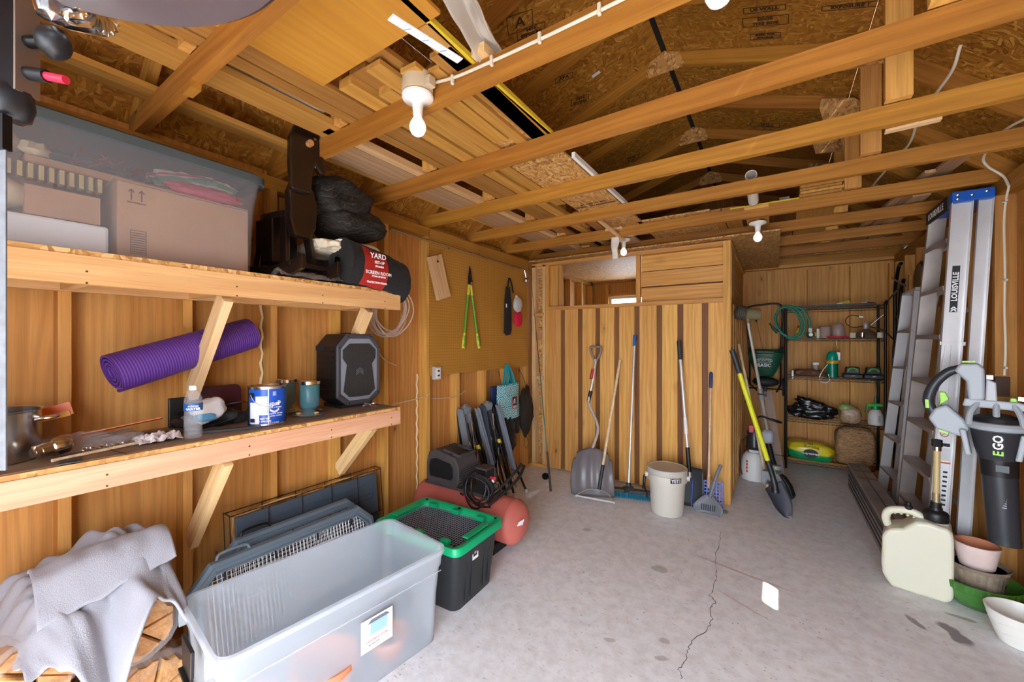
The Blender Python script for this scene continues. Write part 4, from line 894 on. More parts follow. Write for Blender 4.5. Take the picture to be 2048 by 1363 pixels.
def bundle(label, c, r, sd, rz):
    T = thing('firewood_bundle', label, 'firewood', c, rz=rz, group=None); MM = WM[T]
    random.seed(sd); a = random.uniform(0, 1); n = 6
    ring_ = [a+2*PI*i/n for i in range(n+1)]
    for i in range(n):
        q0 = logmesh(T, (0, 0, 0), r*random.uniform(.93, 1.0), ring_[i], ring_[i+1], .40, sd*10+i)
        q0.matrix_basis = MX.Translation((0, 0, r))
    random.seed(sd)
    def film(u, v):
        th = 2*PI*u; x = v*.46-.23; e = 1 if .06 < v < .9 else (.75 if v > .06 else .5)
        k = r*1.05*e*(1+.05*abs(NZ.noise(V((math.cos(th)*3+sd, math.sin(th)*3, x*9))))+.04*abs(NZ.noise(V((math.cos(th)*9, math.sin(th)*9+sd, x*30)))))
        return MM @ V((x, k*math.cos(th), r+.004+k*math.sin(th)))
    MB().grid(film, 60, 36, True).build('plastic_wrap', FILM, T, sm=True)
    return T
bundle('plastic wrapped firewood bundle on top of the stack under the grey towel', (-2.20, .50, .275), .125, 4, math.radians(-8))
bundle('plastic wrapped firewood bundle at the bottom of the stack next to the clear tub', (-2.20, .51, .0), .132, 7, math.radians(4))
bundle('plastic wrapped firewood bundle in the bottom left corner of the floor', (-2.19, .20, .0), .145, 9, math.radians(10))
bundle('plastic wrapped firewood bundle lying between the lower ones and the towel', (-2.21, .24, .30), .11, 12, math.radians(-3))
# towel draped on the stack
TOW = nm('towel_cloth', (.33, .335, .38), .95, sheen=.15, bump=.35, bsc=260, var=.06, vsc=3)
def tow(u, v):
    x = -2.38+.44*v; y = .17+.46*u
    e = max(abs(u-.5)*2, abs(v-.45)*1.8)
    z = .615+.12*math.exp(-((u-.62)/.3)**2-((v-.35)/.4)**2)
    z += .045*NZ.noise(V((u*4+v*5, v*2.2-u*2, 5)))+.035*NZ.noise(V((u*11-v*7, v*5, 2)))-.02*abs(math.sin(u*9-v*6))**3
    if v > .62: k = (v-.62)/.38; z -= k*k*(.06+.30*math.exp(-((u-.40)/.20)**2))*(1+.15*math.sin(u*15)); x = -2.38+.44*.62+.44*(v-.62)*.95+.03*k+.02*math.sin(u*17+v*3)+.05*k*math.sin(u*PI)
    if u < .15: z -= ((.15-u)/.15)**1.5*.12
    if u > .86: z -= ((u-.86)/.14)**1.5*.13
    return V((x, y+.05*(v-.5)*(1-u*2)*1.2, z))
TW = thing('towel', 'crumpled grey white bath towel draped over the firewood bundles', 'towel', (-2.2, .4, .55))
MB().grid(tow, 90, 70).build('towel_body', TOW, TW, sm=True, solid=.010)
def fold(u, v):
    x = -2.19+.20*v; y = .23+.36*u; z = .69+.05*math.sin(v*PI)*(.6+.4*math.sin(u*PI))+.02*u+.012*NZ.noise(V((u*6, v*4, 7)))-.13*v*v*(1-.5*u)
    return V((x, y, z))
MB().grid(fold, 50, 30).build('towel_fold', TOW, TW, sm=True, solid=.012)
# ---------------------------------------------------------------- air compressor
AC = thing('air_compressor', 'red tank air compressor with a dusty black motor housing', 'compressor', (-2.0, 2.38, 0))
REDT = nm('dusty_red_paint', (.52, .13, .10), .5, var=.25, vsc=3)
ax = MX(((0, 0, 1), (0, 1, 0), (-1, 0, 0))).transposed()
pf = [(0, -.50)]+[(.155*math.sin(a_), -.42-.08*math.cos(a_)) for a_ in [k*PI/2/7 for k in range(1, 8)]]+[(.155, .42)]+[(.155*math.cos(a_), .42+.08*math.sin(a_)) for a_ in [k*PI/2/7 for k in range(1, 8)]]
Rx = MX.Rotation(PI/2, 3, 'Y')
MB().lathe(pf, (-1.97, 2.38, .215), 40, Rx).build('tank', REDT, AC, sm=True)
MB().lathe([(.1565, -.004), (.158, 0), (.1565, .004)], (-1.55, 2.38, .215), 40, Rx).build('weld_seam', REDT, AC, sm=True)
for x in (-2.3, -1.66): MB().obx((x, 2.25, .035), (x, 2.51, .035), .04, .07, (1, 0, 0)).build('foot', BLKM, AC, bv=.004)
MB().obx((-1.494, 2.345, .235), (-1.478, 2.36, .19), .04, .001, (0, 1, 0)).build('warning_sticker', PAPER, AC)
stk = MB().prism([(-.025, .035), (.025, .045), (.028, -.03), (.01, -.055), (-.028, -.02)], (-1.476, 2.335, .225), (.25, 1, 0), (.45, 0, 1), .003); stk.build('warning_sticker', PAPER, AC)
DUST = nm('dusty_black_plastic', (.055, .045, .045), .7, var=.35, vsc=6)
MB().obx((-2.36, 2.38, .372), (-1.70, 2.38, .372), .16, .02, (0, 1, 0)).build('mounting_plate', DUST, AC)
hp = [(-.15, 0), (.13, 0), (.16, .05), (.16, .16), (.12, .23), (-.08, .27), (-.15, .24), (-.17, .16), (-.17, .04)]
MB().prism([(x, z) for x, z in hp], (-2.13, 2.50, .39), (1, 0, 0), (0, 0, 1), .24).build('motor_housing', DUST, AC, bv=.012, seg=3)
MB().prism([(x*.75, z*.55+.045) for x, z in hp], (-2.14, 2.268, .40), (1, 0, 0), (0, 0, 1), .012).build('side_grille', BLK, AC, bv=.003)
for k in range(8): MB().obx((-1.965, 2.27, .42+k*.016), (-1.965, 2.50, .42+k*.016), .012, .007, (1, 0, 0)).build('cooling_fin', DUST, AC, bv=.002)
for k in range(8): MB().obx((-2.302, 2.27, .42+k*.016), (-2.302, 2.50, .42+k*.016), .012, .007, (1, 0, 0)).build('cooling_fin', DUST, AC, bv=.002)
MB().obx((-2.10, 2.30, .645), (-2.02, 2.46, .62), .09, .012, (1, 0, -.2)).build('handle_recess', BLK, AC, bv=.003)
for yy in (2.30, 2.47): MB().obx((-2.15, yy, .655), (-1.99, yy, .625), .02, .025, (0, 1, 0)).build('top_handle', DUST, AC, bv=.004)
MB().obx((-1.99, 2.295, .627), (-1.99, 2.475, .627), .025, .025, (0, 0, 1)).build('top_handle', DUST, AC, bv=.004)
MB().bx(-1.83, -1.74, 2.30, 2.40, .40, .56).build('pressure_switch', BLK, AC, bv=.004); MB().bx(-1.835, -1.735, 2.295, 2.405, .56, .575).build('switch_cover', DUST, AC, bv=.003)
MB().tube([(-1.74, 2.33, .50), (-1.66, 2.33, .48)], .012).build('regulator', STEEL, AC, sm=True); MB().lathe([(.02, 0), (.022, .01), (.018, .02), (0, .02)], (-1.70, 2.325, .485), 16).build('gauge', CHROME, AC, sm=True)
MB().tube([(-1.70, 2.30, .52), (-1.66, 2.29, .525)], .012).build('red_knob', RED, AC, sm=True); MB().tube([(-1.90, 2.24, .365), (-1.86, 2.23, .345)], .010).build('red_knob', RED, AC, sm=True)
q = MB()
for i, (r, cx, cz, yy) in enumerate(((.10, -1.80, .44, 2.24), (.115, -1.78, .43, 2.215), (.095, -1.74, .47, 2.23), (.12, -1.77, .45, 2.25))):
    MB().tube([V((cx+r*math.cos(t), yy+.02*math.sin(2*t+i), cz+r*math.sin(t)*.95)) for t in [k*PI/14 for k in range(28)]], .0065, 8, True).build('hose_loop', BLK, AC, sm=True)
MB().tube(bez([(-1.95, 2.26, .37), (-1.85, 2.24, .35), (-1.75, 2.23, .33), (-1.66, 2.24, .34)]), .007).build('hose', BLK, AC, sm=True)
MB().tube(bez([(-1.72, 2.27, .37), (-1.66, 2.36, .44), (-1.62, 2.50, .52), (-1.615, 2.58, .56)]), [.011]*24+[.016], 8).build('pull_handle', BLK, AC, sm=True)
MB().tube(bez([(-1.66, 2.22, .36), (-1.61, 2.33, .42), (-1.575, 2.47, .49), (-1.59, 2.58, .55)]), .011, 8).build('pull_handle', BLK, AC, sm=True)
# ---------------------------------------------------------------- folded camp chairs
def chair(label, y0, x0, dy, fab):
    T = thing('camp_chair', label, 'camp chair', (x0, y0, 0)); s_ = dy
    tops = [(x0-.06, y0-.10, .86), (x0-.05, y0+.02, .90), (x0-.03, y0+.08, .84), (x0-.08, y0+.14, .78)]
    feet = [(x0+.02, y0-.05, .02), (x0+.20, y0+.10, .015), (x0+.06, y0+.22, .015), (x0+.24, y0+.26, .015)]
    for a, b in zip(tops, feet):
        MB().tube([a, b], .011, 10).build('leg', BLKM, T, sm=True)
        m_ = V(a).lerp(V(b), .40); n_ = V(a).lerp(V(b), .44); MB().cyl(m_, n_, .018).build('yellow_collar', nm('yellow_plastic', (.75, .6, .03), .4) if 'yellow_plastic' not in bpy.data.materials else bpy.data.materials['yellow_plastic'], T, sm=True)
        MB().cyl(V(b)-V((0, 0, .014)), V(b)+V((0, 0, .02)), .017).build('rubber_foot', LGRY, T, sm=True)
    MB().tube([tops[0], feet[2]], .009, 8).build('cross_tube', CHROME, T, sm=True); MB().tube([tops[2], feet[0]], .009, 8).build('cross_tube', BLKM, T, sm=True)
    def f1(u, v): return V((x0-.05+.05*math.sin(u*7)*(1-.4*v)+.10*v, y0-.13+.15*u+.05*v, .88-.55*v+.03*NZ.noise(V((u*5, v*3, y0)))))
    MB().grid(f1, 40, 20).build('fabric_seat', fab, T, sm=True, solid=.006)
    def f2(u, v): return V((x0+.02+.03*math.sin(u*6+1)+.12*v, y0+.05+.05*u+.12*v, .87-.66*v+.02*NZ.noise(V((u*5, v*4, 9+y0)))))
    MB().grid(f2, 30, 20).build('fabric_back', nm('strap_grey', (.22, .25, .30), .9) if 'strap_grey' not in bpy.data.materials else bpy.data.materials['strap_grey'], T, sm=True, solid=.005)
    for k_, (ty, fx, fy, m2) in enumerate(((.0, .10, .0, CHROME), (.06, .16, .15, BLKM), (-.05, .14, .05, BLKM), (.10, .13, .25, ALUD))): MB().tube([(x0+.02, y0+ty, .80-.02*k_), (x0+fx, y0+fy, .03)], .009, 8).build('frame_tube', m2, T, sm=True)
    MB().blob((x0-.03, y0-.02, .87), (.04, .06, .045), .3, 4, 20, 12, seed=y0).build('arm_pad', FABG, T, sm=True)
    MB().tube([(x0+.035, y0+.02, .52), (x0+.045, y0+.03, .28)], .022, 12).build('drop_sleeve', BLK, T, sm=True)
    txt('OUTDOOR', .028, (x0+.068, y0+.022, .40), (-.03, -.05, -1), (0, 1, 0), WINK, T)
chair('grey folded camp chair leaning on the wall, the one nearer the compressor', 2.83, -2.33, .1, FABG)
chair('dark folded camp chair leaning on the wall under the bags', 3.12, -2.30, .1, nm('navy_fabric', (.03, .04, .06), .9, sheen=.2))
# ---------------------------------------------------------------- hanging bags
AB = thing('shopping_bag', 'turquoise patterned reusable shopping bag hanging on the left wall', 'bag', (-2.39, 3.55, .70))
def bagp(u, v, sgn): 
    th = u; y = 3.33+.42*u+.01*(v-.5); bul = math.sin(u*PI)**.5*(.02+.05*(1-v)) ; return V((-2.385+sgn*bul+.012*NZ.noise(V((u*5, v*5, sgn))), y, .68+.36*v))
N = NT('bag_print', .35, .5); v = N.n('ShaderNodeTexCoord').outputs['Object']
sc = N.n('ShaderNodeVectorMath', {0: v, 1: (0, 1/.11, 1/.11)}, operation='MULTIPLY').outputs[0]; fr = N.n('ShaderNodeVectorMath', {0: N.n('ShaderNodeVectorMath', {0: sc}, operation='FRACTION').outputs[0], 1: (0, .5, .5)}, operation='SUBTRACT').outputs[0]
l = N.n('ShaderNodeVectorMath', {0: fr}, operation='LENGTH').outputs[1]
rg = N.n('ShaderNodeTexWave', {0: N.n('ShaderNodeCombineXYZ', {0: l}).outputs[0], 1: 1.9, 2: 0.}, bands_direction='X').outputs[1]
N.col(N.mix(N.ramp(rg, (.5, 0.), (.6, 1.)), (.0, .30, .38), (.55, .78, .82))); BAGP = N.m
q = MB(); 
def bagall(u, v):
    if u < .5: return bagp(u*2, v, 1)
    return bagp(2-u*2, v, -1)
q.grid(bagall, 48, 20, True).build('bag_body', BAGP, AB, sm=True)
TRQ = nm('turquoise_strap', (.0, .25, .30), .6)
for dx in (-.015, .03):
    MB().tube(bez([(-2.385+dx, 3.47, 1.03), (-2.39+dx, 3.51, 1.14), (-2.41, 3.545, 1.25), (-2.39+dx, 3.58, 1.14), (-2.385+dx, 3.62, 1.03)]), .016, 8, flat=.15).build('strap', TRQ, AB, sm=True)
LPT = MB().obx((-2.318, 3.52, .845), (-2.318, 3.61, .845), .125, .001, (0, 0, 1)).build('logo_patch', nm('navy_print', (.01, .015, .07), .4), AB)
for a in ((3.517, 3.522, .78, .91), (3.608, 3.613, .78, .91), (3.517, 3.613, .905, .91), (3.517, 3.613, .78, .785)): MB().bx(-2.3175, -2.3165, *a).build('logo_border', OR, LPT)
txt('ALDI', .03, (-2.3165, 3.565, .80), (0, 1, 0), (0, 0, 1), WINK, LPT, bold=.001)
for dy in (-.02, .0, .02): MB().obx((-2.3165, 3.565+dy-.012, .835), (-2.3165, 3.565+dy*.3, .885), .006, .0006, (0, 1, 0)).build('logo_mark', WINK, LPT)
tag(MB().obx((-2.43, 3.42, .70), (-2.43, 3.42, 1.03), .26, .03, (0, 1, 0)).build('navy_bag', nm('navy_bag_fabric', (.012, .03, .10), .8), bv=.01), 'navy blue bag hanging behind the turquoise shopping bag', 'bag')
def sack(label, name, c, rad, mat, sd, cat='bag'):
    T = thing(name, label, cat, c); MB().blob(c, rad, .22, 2.2, 32, 22, seed=sd).build('bag_body', mat, T, sm=True)
    MB().tube(bez([(c[0], c[1], c[2]+rad[2]*.8), (c[0]-.01, c[1]-.01, c[2]+rad[2]+.08), (-2.43, c[1]-.03, 1.18)]), .003, 6).build('drawstring', BLK, T, sm=True)
    MB().tube(bez([(c[0], c[1], c[2]-rad[2]*.9), (c[0]+.02, c[1]+.02, c[2]-rad[2]-.09), (c[0], c[1]-.01, c[2]-rad[2]-.14), (c[0]-.01, c[1]-.01, c[2]-rad[2]*.9)]), .0022, 6).build('cord_end', BLK, T, sm=True)
sack('black drawstring bag hanging low under the turquoise shopping bag', 'drawstring_bag', (-2.35, 3.46, .50), (.075, .13, .21), FABB, 3)
sack('small black drawstring bag hanging right of the lowest black bag', 'drawstring_bag', (-2.37, 3.64, .60), (.055, .07, .11), FABB, 5)
MESH = clearplastic('mesh_fabric', (.035, .03, .028), .78, .8)
sack('dark see-through mesh bag hanging by the corner of the left wall', 'mesh_bag', (-2.36, 3.86, .70), (.06, .115, .27), MESH, 8)
# ---------------------------------------------------------------- on the pegboard
LO = thing('loppers', 'green and yellow handled loppers hanging on the pegboard', 'loppers', (-2.42, 2.93, 1.45))
LGN = nm('lopper_green', (.10, .30, .02), .35); LYE = nm('lopper_yellow', (.6, .5, .03), .35)
for s_, yb in ((-1, 2.83), (1, 3.07)):
    t = V((-2.41, 2.93+s_*.012, 2.03)); b = V((-2.41, yb, 1.43)); d = b-t
    MB().tube([t, t+d*.16], .013).build('handle_collar', LYE, LO, sm=True); MB().tube([t+d*.14, t+d*.80], .012).build('handle', LGN, LO, sm=True)
    MB().tube([t+d*.76, t+d*.9, t+d], [.012, .018, .016]).build('hand_grip', LYE, LO, sm=True); MB().tube([t+d*.80+V((.004, 0, 0)), t+d*.97+V((.006, 0, 0))], .014).build('grip_inset', LGN, LO, sm=True)
MB().prism([(-.02, -.03), (.02, -.03), (.025, .05), (.012, .13), (-.004, .17), (-.012, .12), (-.026, .05)], (-2.415, 2.93, 2.04), (0, 1, 0), (0, 0, 1), .01).build('blade', BLKM, LO, bv=.002)
MB().prism([(-.03, .0), (.0, .0), (-.002, .08), (-.024, .11), (-.034, .06)], (-2.403, 2.93, 2.04), (0, 1, 0), (0, 0, 1), .008).build('blade', BLK, LO, bv=.002)
MB().cyl((-2.41, 2.93, 2.045), (-2.39, 2.93, 2.045), .014).build('pivot_bolt', STEEL, LO)
MB().tube([(-2.443, 2.955, 2.06), (-2.40, 2.955, 2.06), (-2.395, 2.955, 2.075)], .003, 6).build('peg_hook', BLKM, LO)
KS = thing('knife_sheath', 'long black sheath hanging at the right of the loppers', 'sheath', (-2.42, 3.60, 1.56))
MB().prism([(-.07, 0), (-.03, -.03), (.04, -.02), (.06, .03), (.055, .35), (.03, .50), (-.03, .50), (-.055, .35)], (-2.43, 3.59, 1.59), (.0, 1, 0), (0, .02, 1), .02).build('sheath_body', FABB, KS, bv=.004)
MB().tube(bez([(-2.42, 3.585, 2.06), (-2.425, 3.60, 2.13), (-2.43, 3.63, 2.19), (-2.42, 3.66, 2.13), (-2.41, 3.68, 2.03)]), .010, 8, flat=.3).build('strap', FABB, KS, sm=True)
MB().bx(-2.412, -2.405, 3.535, 3.55, 1.86, 1.90).build('tag', WHT, KS)
T = thing('pouch', 'small grey white drawstring pouch hanging over the black sheath', 'pouch', (-2.36, 3.70, 1.84)); MB().blob((-2.365, 3.70, 1.90), (.035, .075, .085), .12, 2.5, 28, 18, seed=2).blob((-2.365, 3.68, 1.985), (.015, .02, .02), .2, 4, 14, 10, seed=4).build('pouch_body', nm('grey_white_cloth', (.48, .47, .44), .9, sheen=.3), T, sm=True)
T = thing('pouch', 'small bright red pouch hanging below the grey white pouch', 'pouch', (-2.37, 3.72, 1.67)); MB().blob((-2.375, 3.72, 1.745), (.028, .07, .085), .08, 2, 28, 18, seed=7, sq=.7).build('pouch_body', nm('red_cloth', (.62, .01, .05), .8), T, sm=True)
WB = thing('wood_plank', 'short pale wood plank hanging askew on the left wall', 'plank', (-2.42, 2.50, 1.87))
pa, pb_ = V((-2.405, 2.45, 2.22)), V((-2.405, 2.565, 1.87)); board('plank_body', pa, pb_, .15, .035, (0, 1, 0), W_PALE, WB); MB().cyl((-2.389, 2.475, 2.175), (-2.385, 2.475, 2.175), .011).build('hole', INK, WB); MB().tube([(-2.386, 2.475, 2.175), (-2.386, 2.475, 2.24)], .002, 6).build('wire_hook', BLKM, WB)
RD = thing('metal_rod', 'thin silver rod with a chrome reel hung high along the pegboard', 'rod', (-2.38, 2.9, 2.3))
MB().tube([(-2.39, 1.98, 2.335), (-2.37, 3.86, 2.305)], .0095, 10).build('rod_body', STEEL, RD, sm=True)
for y in (2.62, 3.10): MB().tube([(-2.445, y, 2.36), (-2.39, y, 2.31), (-2.375, y, 2.33)], .003, 6).build('hook', BLKM, RD)
MB().tube([(-2.37, 3.85, 2.30), (-2.36, 3.87, 2.22)], .018).build('reel_stem', CHROME, RD, sm=True); MB().lathe([(0, -.03), (.03, -.025), (.04, 0), (.03, .025), (0, .03)], (-2.355, 3.86, 2.19), 20).build('reel', CHROME, RD, sm=True)
# fishing rod
FR = thing('fishing_rod', 'dark fishing rod leaning in the corner of the left wall and enclosure', 'fishing rod', (-1.86, 3.52, 0))
a, b = V((-1.86, 3.52, .005)), V((-2.40, 4.04, 2.30)); d = b-a
MB().tube([a, a+d*.16], [.012, .010]).build('grip', DGRY, FR, sm=True); MB().tube([a+d*.16, a+d*.5], [.006, .0045], 8).build('lower_blank', nm('teal_blank', (.03, .12, .10), .3), FR, sm=True); MB().tube([a+d*.5, b], [.0045, .0015], 8).build('upper_blank', BLKM, FR, sm=True)
MB().lathe([(0, -.018), (.032, -.016), (.035, 0), (.032, .016), (0, .018)], a+d*.06+V((-.03, -.025, 0)), 20, MX.Rotation(1.3, 3, 'X')).build('reel', BLKM, FR, sm=True)
MB().tube([a+d*.06, a+d*.06+V((-.03, -.025, 0))], .005).build('reel_foot', STEEL, FR)
# coiled wire on the wall past the shelf
RC = thing('cable_coil', 'loose coil of pinkish grey cable hanging at the end of the upper shelf', 'cable coil', (-2.42, 1.95, 1.60))
CAB = nm('grey_cable', (.55, .42, .33), .6)
for i in range(9):
    random.seed(60+i); r = .19+random.uniform(-.03, .02); cy = 1.96+random.uniform(-.03, .02); cz = 1.70+random.uniform(-.01, .03)
    MB().tube([V((-2.40+i*.008+.012*math.sin(3*t+i), cy+r*.85*math.cos(t)+.03*math.sin(t), cz+r*math.sin(t)*.95)) for t in [k*2*PI/36 for k in range(36)]], .0048, 6, True).build('cable_loop', CAB, RC, sm=True)
MB().tube(bez([(-2.39, 1.80, 1.63), (-2.40, 1.84, 1.50), (-2.41, 1.93, 1.37), (-2.42, 2.06, 1.31)]), .0035, 6).build('cable_end', CAB, RC, sm=True)
board('wall_block', (-2.43, 1.96, 1.82), (-2.43, 1.96, 1.96), .05, .04, (0, 1, 0), W_PALE, RC); board('wall_block', (-2.43, 2.10, 1.80), (-2.43, 2.10, 1.92), .045, .04, (0, 1, 0), W_STUD, RC)
tag(MB().tube(bez([(-2.455, 1.75, 1.0), (-2.457, 2.0, 1.005), (-2.455, 2.2, 1.02), (-2.452, 2.36, 1.03), (-2.447, 2.44, 1.05)]), .004, 6).build('wall_cable', CAB, sm=True), 'thin grey cable running along the wall right of the lower shelf', 'cable')
tag(MB().tube(bez([(-2.445, 2.46, 1.01), (-2.445, 2.7, .99), (-2.445, 2.82, 1.0), (-2.445, 2.90, 1.03)]), .004, 6).build('wall_cable', CAB, sm=True), 'thin grey cable crossing the wall below the outlet box', 'cable')
# ================================================================ TOOLS ALONG THE ENCLOSURE
GSH = nm('shovel_grey_plastic', (.16, .145, .15), .35)
SS = thing('snow_shovel', 'grey plastic snow shovel with bent metal shaft and D-grip', 'snow shovel', (-1.45, 3.62, 0))
bt = V((-1.475, 3.66, .0)); up = V((-.045, .10, .42)).normalized(); rt = V((.95, .25, 0)).normalized(); rt = (rt-up*rt.dot(up)).normalized(); nn = rt.cross(up)
def blade(u, v):
    x = (u-.5)*.42*(1-.10*v*v); d = -.055*(1-(2*u-1)**2)*(1.2-.6*v)-.045*math.sin(v*PI)+.0
    rib = .006*math.cos(u*2*PI*4) if .12 < v < .85 else 0
    ztop = .40+.05*math.cos((u-.5)*PI*1.2)-(.05 if abs(u-.5) > .40 else 0)*v
    return bt+rt*x+up*(v*ztop)+nn*(d*-1+rib)
MB().grid(blade, 41, 20).build('blade', GSH, SS, sm=True, solid=.006)
hs = bt+up*.30+nn*.02
top = V((-1.615, 4.09, 1.30))
pp = bez([hs, bt+up*.42+nn*.03, V((-1.50, 3.86, .62)), V((-1.63, 3.94, .83)), V((-1.645, 3.97, .88)), V((-1.62, 4.02, 1.08)), top], 5)
MB().tube(pp, .014, 12).build('shaft', ALU, SS, sm=True)
MB().tube([V((-1.652, 3.972, .85)), V((-1.632, 3.995, .97))], .019, 14).build('foam_grip', BLK, SS, sm=True)
MB().tube([V((-1.632, 3.997, 1.10)), V((-1.622, 4.03, 1.20))], .0155, 12).build('red_label', REDI, SS, sm=True)
DG = nm('dusty_grip', (.25, .20, .17), .6)
MB().tube(bez([top-V((0, 0, .02)), top+V((-.045, 0, .05)), top+V((-.06, 0, .12)), top+V((-.045, 0, .135)), top+V((.045, 0, .135)), top+V((.06, 0, .12)), top+V((.045, 0, .05)), top-V((0, 0, .02))], 5), .013, 10).build('d_grip', DG, SS, sm=True)
MB().add([bt+rt*a+up*b+nn*c_ for a, b, c_ in ((-.035, .05, .075), (.02, .05, .075), (.02, .30, .055), (-.035, .30, .055))], [(0, 1, 2, 3)]).build('paper_label', PAPER, SS, solid=.001)
for i in range(5): MB().add([bt+rt*a+up*b+nn*.0765 for a, b in ((-.028, .08+i*.03), (.012, .08+i*.03), (.012, .09+i*.03), (-.028, .09+i*.03))], [(0, 1, 2, 3)]).build('label_print', INK if i else REDI, SS, solid=.0006)
MB().tube([bt-rt*.20+nn*.02, bt+nn*.085, bt+rt*.20+nn*.02], .004, 6).build('wear_strip', STEEL, SS)
# bow rake with a wooden handle
RK = thing('garden_rake', 'long wooden handled rake standing in front of the grey snow shovel', 'rake', (-1.37, 3.55, 0))
a, b = V((-1.385, 3.60, .12)), V((-1.355, 4.11, 1.30)); MB().tube([a, b], .0135, 12).build('handle', W_POLE, RK, sm=True)
MB().tube([a+(b-a)*-.02, a+(b-a)*.16], .017, 12).build('ferrule', DGRY, RK, sm=True)
r0, r1 = V((-1.58, 3.49, .035)), V((-1.21, 3.53, .035)); m_ = V((-1.385, 3.585, .10))
for p in (r0, r1): MB().tube(bez([m_, m_.lerp(p, .5)+V((0, .0, .03)), p], 5), .004, 6).build('bow', ALUD, RK, sm=True)
MB().obx(r0, r1, .016, .006, (0, 0, 1)).build('rake_bar', WIRE, RK)
for i in range(15): p = r0.lerp(r1, i/14); MB().cyl(p, p+V((.0, -.04, -.033)), .003, .0012, 6).build('tine', WIRE, RK)
# push broom
PBm = thing('push_broom', 'push broom with silver handle, blue tip and blue bristles', 'broom', (-1.18, 3.78, 0))
a, b = V((-1.17, 3.80, .09)), V((-1.197, 4.10, 1.56)); d = b-a
MB().tube([a, a+d*.93], .0125, 12).build('handle', ALU, PBm, sm=True); MB().tube([a+d*.925, a+d], .0165, 12).build('blue_tip', BLUE, PBm, sm=True)
MB().tube([a-d*.01, a+d*.035], .022, 12).build('socket', DGRY, PBm, sm=True); MB().tube([V((-1.20, 3.76, .085)), V((-1.14, 3.82, .085))], .03, 14).build('joint', DGRY, PBm, sm=True)
MB().obx((-1.40, 3.74, .068), (-.96, 3.86, .068), .07, .03, (-.25, 1, 0)).build('broom_head', DGRY, PBm, bv=.004)
TEAL = nm('teal_bristle', (.0, .16, .26), .6); q = MB(); random.seed(5)
for i in range(46):
    for j in range(5):
        t = i/45; p = V((-1.395, 3.745, .055)).lerp(V((-.965, 3.86, .055)), t)+V((.25, -1, 0)).normalized()*(-.03+j*.015)
        q.cyl(p, p+V((random.uniform(-.006, .006), -.008+random.uniform(-.006, .006), -.053)), .0028, .002, 5)
tag(q.build('bristles', TEAL, PBm), kind='stuff')
# aluminium scoop shovel
AS = thing('grain_shovel', 'silver shafted shovel with a black blade behind the beige bucket', 'shovel', (-.68, 3.92, 0))
a, b = V((-.655, 3.95, .30)), V((-.775, 4.11, 1.50)); d = b-a
MB().tube([a-d*.04, a+d*.9], .0155, 12).build('shaft', ALU, AS, sm=True); MB().tube([a+d*.85, b], .021, 12).build('grip', DGRY, AS, sm=True); MB().tube([a+d*.0, a+d*.18], .019, 12).build('sleeve', BLK, AS, sm=True)
MB().tube([a+d*.28, a+d*.40], .0165, 12).build('shaft_label', PAPER, AS, sm=True)
def bl2(u, v): return V((-.655+(u-.5)*.26*(1-.12*v)+.0, 3.88+.07*v, .0+.34*v))+V((0, .03*(1-(2*u-1)**2), 0))
MB().grid(bl2, 20, 10).build('blade', DGRY, AS, sm=True, solid=.005)
# blue perforated dustpan rake
DP = thing('yard_scoop', 'blue perforated scoop on a wooden handle with a navy grip', 'scoop', (-.49, 4.0, 0))
a, b = V((-.50, 3.99, .22)), V((-.50, 4.125, 1.06)); MB().tube([a, b], .011, 12).build('handle', W_POLE, DP, sm=True); d = b-a
MB().tube([b, b+d*.02, b+d*.16, b+d*.18], [.012, .0155, .0155, .008], 12).build('grip', nm('navy_grip', (.02, .045, .16), .5), DP, sm=True)
BLT = nm('bright_blue_plastic', (.005, .07, .5), .35); vs = []; fs = []
R0 = V((-.50, 3.93, .01)); ru = V((0, .08, .24)).normalized(); rr = V((1, .15, 0)).normalized()
nx, nz = 9, 8
q = MB()
for i in range(nx+1): q.obx(R0+rr*(-.115+.23*i/nx), R0+rr*(-.115+.23*i/nx)+ru*.23, .010, .004, rr)
for j in range(nz+1): q.obx(R0+rr*-.12+ru*(.23*j/nz), R0+rr*.12+ru*(.23*j/nz), .010, .004, ru)
q.build('perforated_plate', BLT, DP)
for s_ in (-1, 1): MB().prism([(0, 0), (.06, 0), (.015, .24), (0, .24)], R0+rr*(s_*.12), (0, -1, .1), (0, .3, 1), .004).build('side_wall', BLT, DP)
MB().tube([a-V((0, 0, .04)), a+V((0, .005, .05))], .016, 12).build('socket', nm('wood_socket', (.5, .3, .15), .5), DP, sm=True)
# grey litter scoop leaning in front
LSc = thing('litter_scoop', 'grey slotted scoop leaning in front of the blue perforated scoop', 'scoop', (-.46, 3.86, 0))
LG = nm('scoop_grey', (.14, .15, .17), .4)
MB().tube(bez([(-.475, 3.87, .13), (-.46, 3.90, .20), (-.435, 3.94, .30), (-.40, 3.985, .40)]), [.012]*8+[.014]*8+[.016]*8+[.012], 10, flat=.6).build('handle', LG, LSc, sm=True)
def sc_(u, v):
    w_ = .03+.09*min(1, v*1.6)**.8*(1 if v < .8 else 1-(v-.8)*1.2); return V((-.485+(u-.5)*2*w_+.0, 3.87-.07*v, .145-.138*v))+V((0, -.02*(1-(2*u-1)**2)*-1, 0))
MB().grid(sc_, 16, 12).build('scoop_body', LG, LSc, sm=True, solid=.004)
for i in range(7): x = -.535+i*.017; MB().obx((x, 3.838, .075), (x, 3.818, .03), .007, .012, (1, 0, 0)).build('slot', INK, LSc)
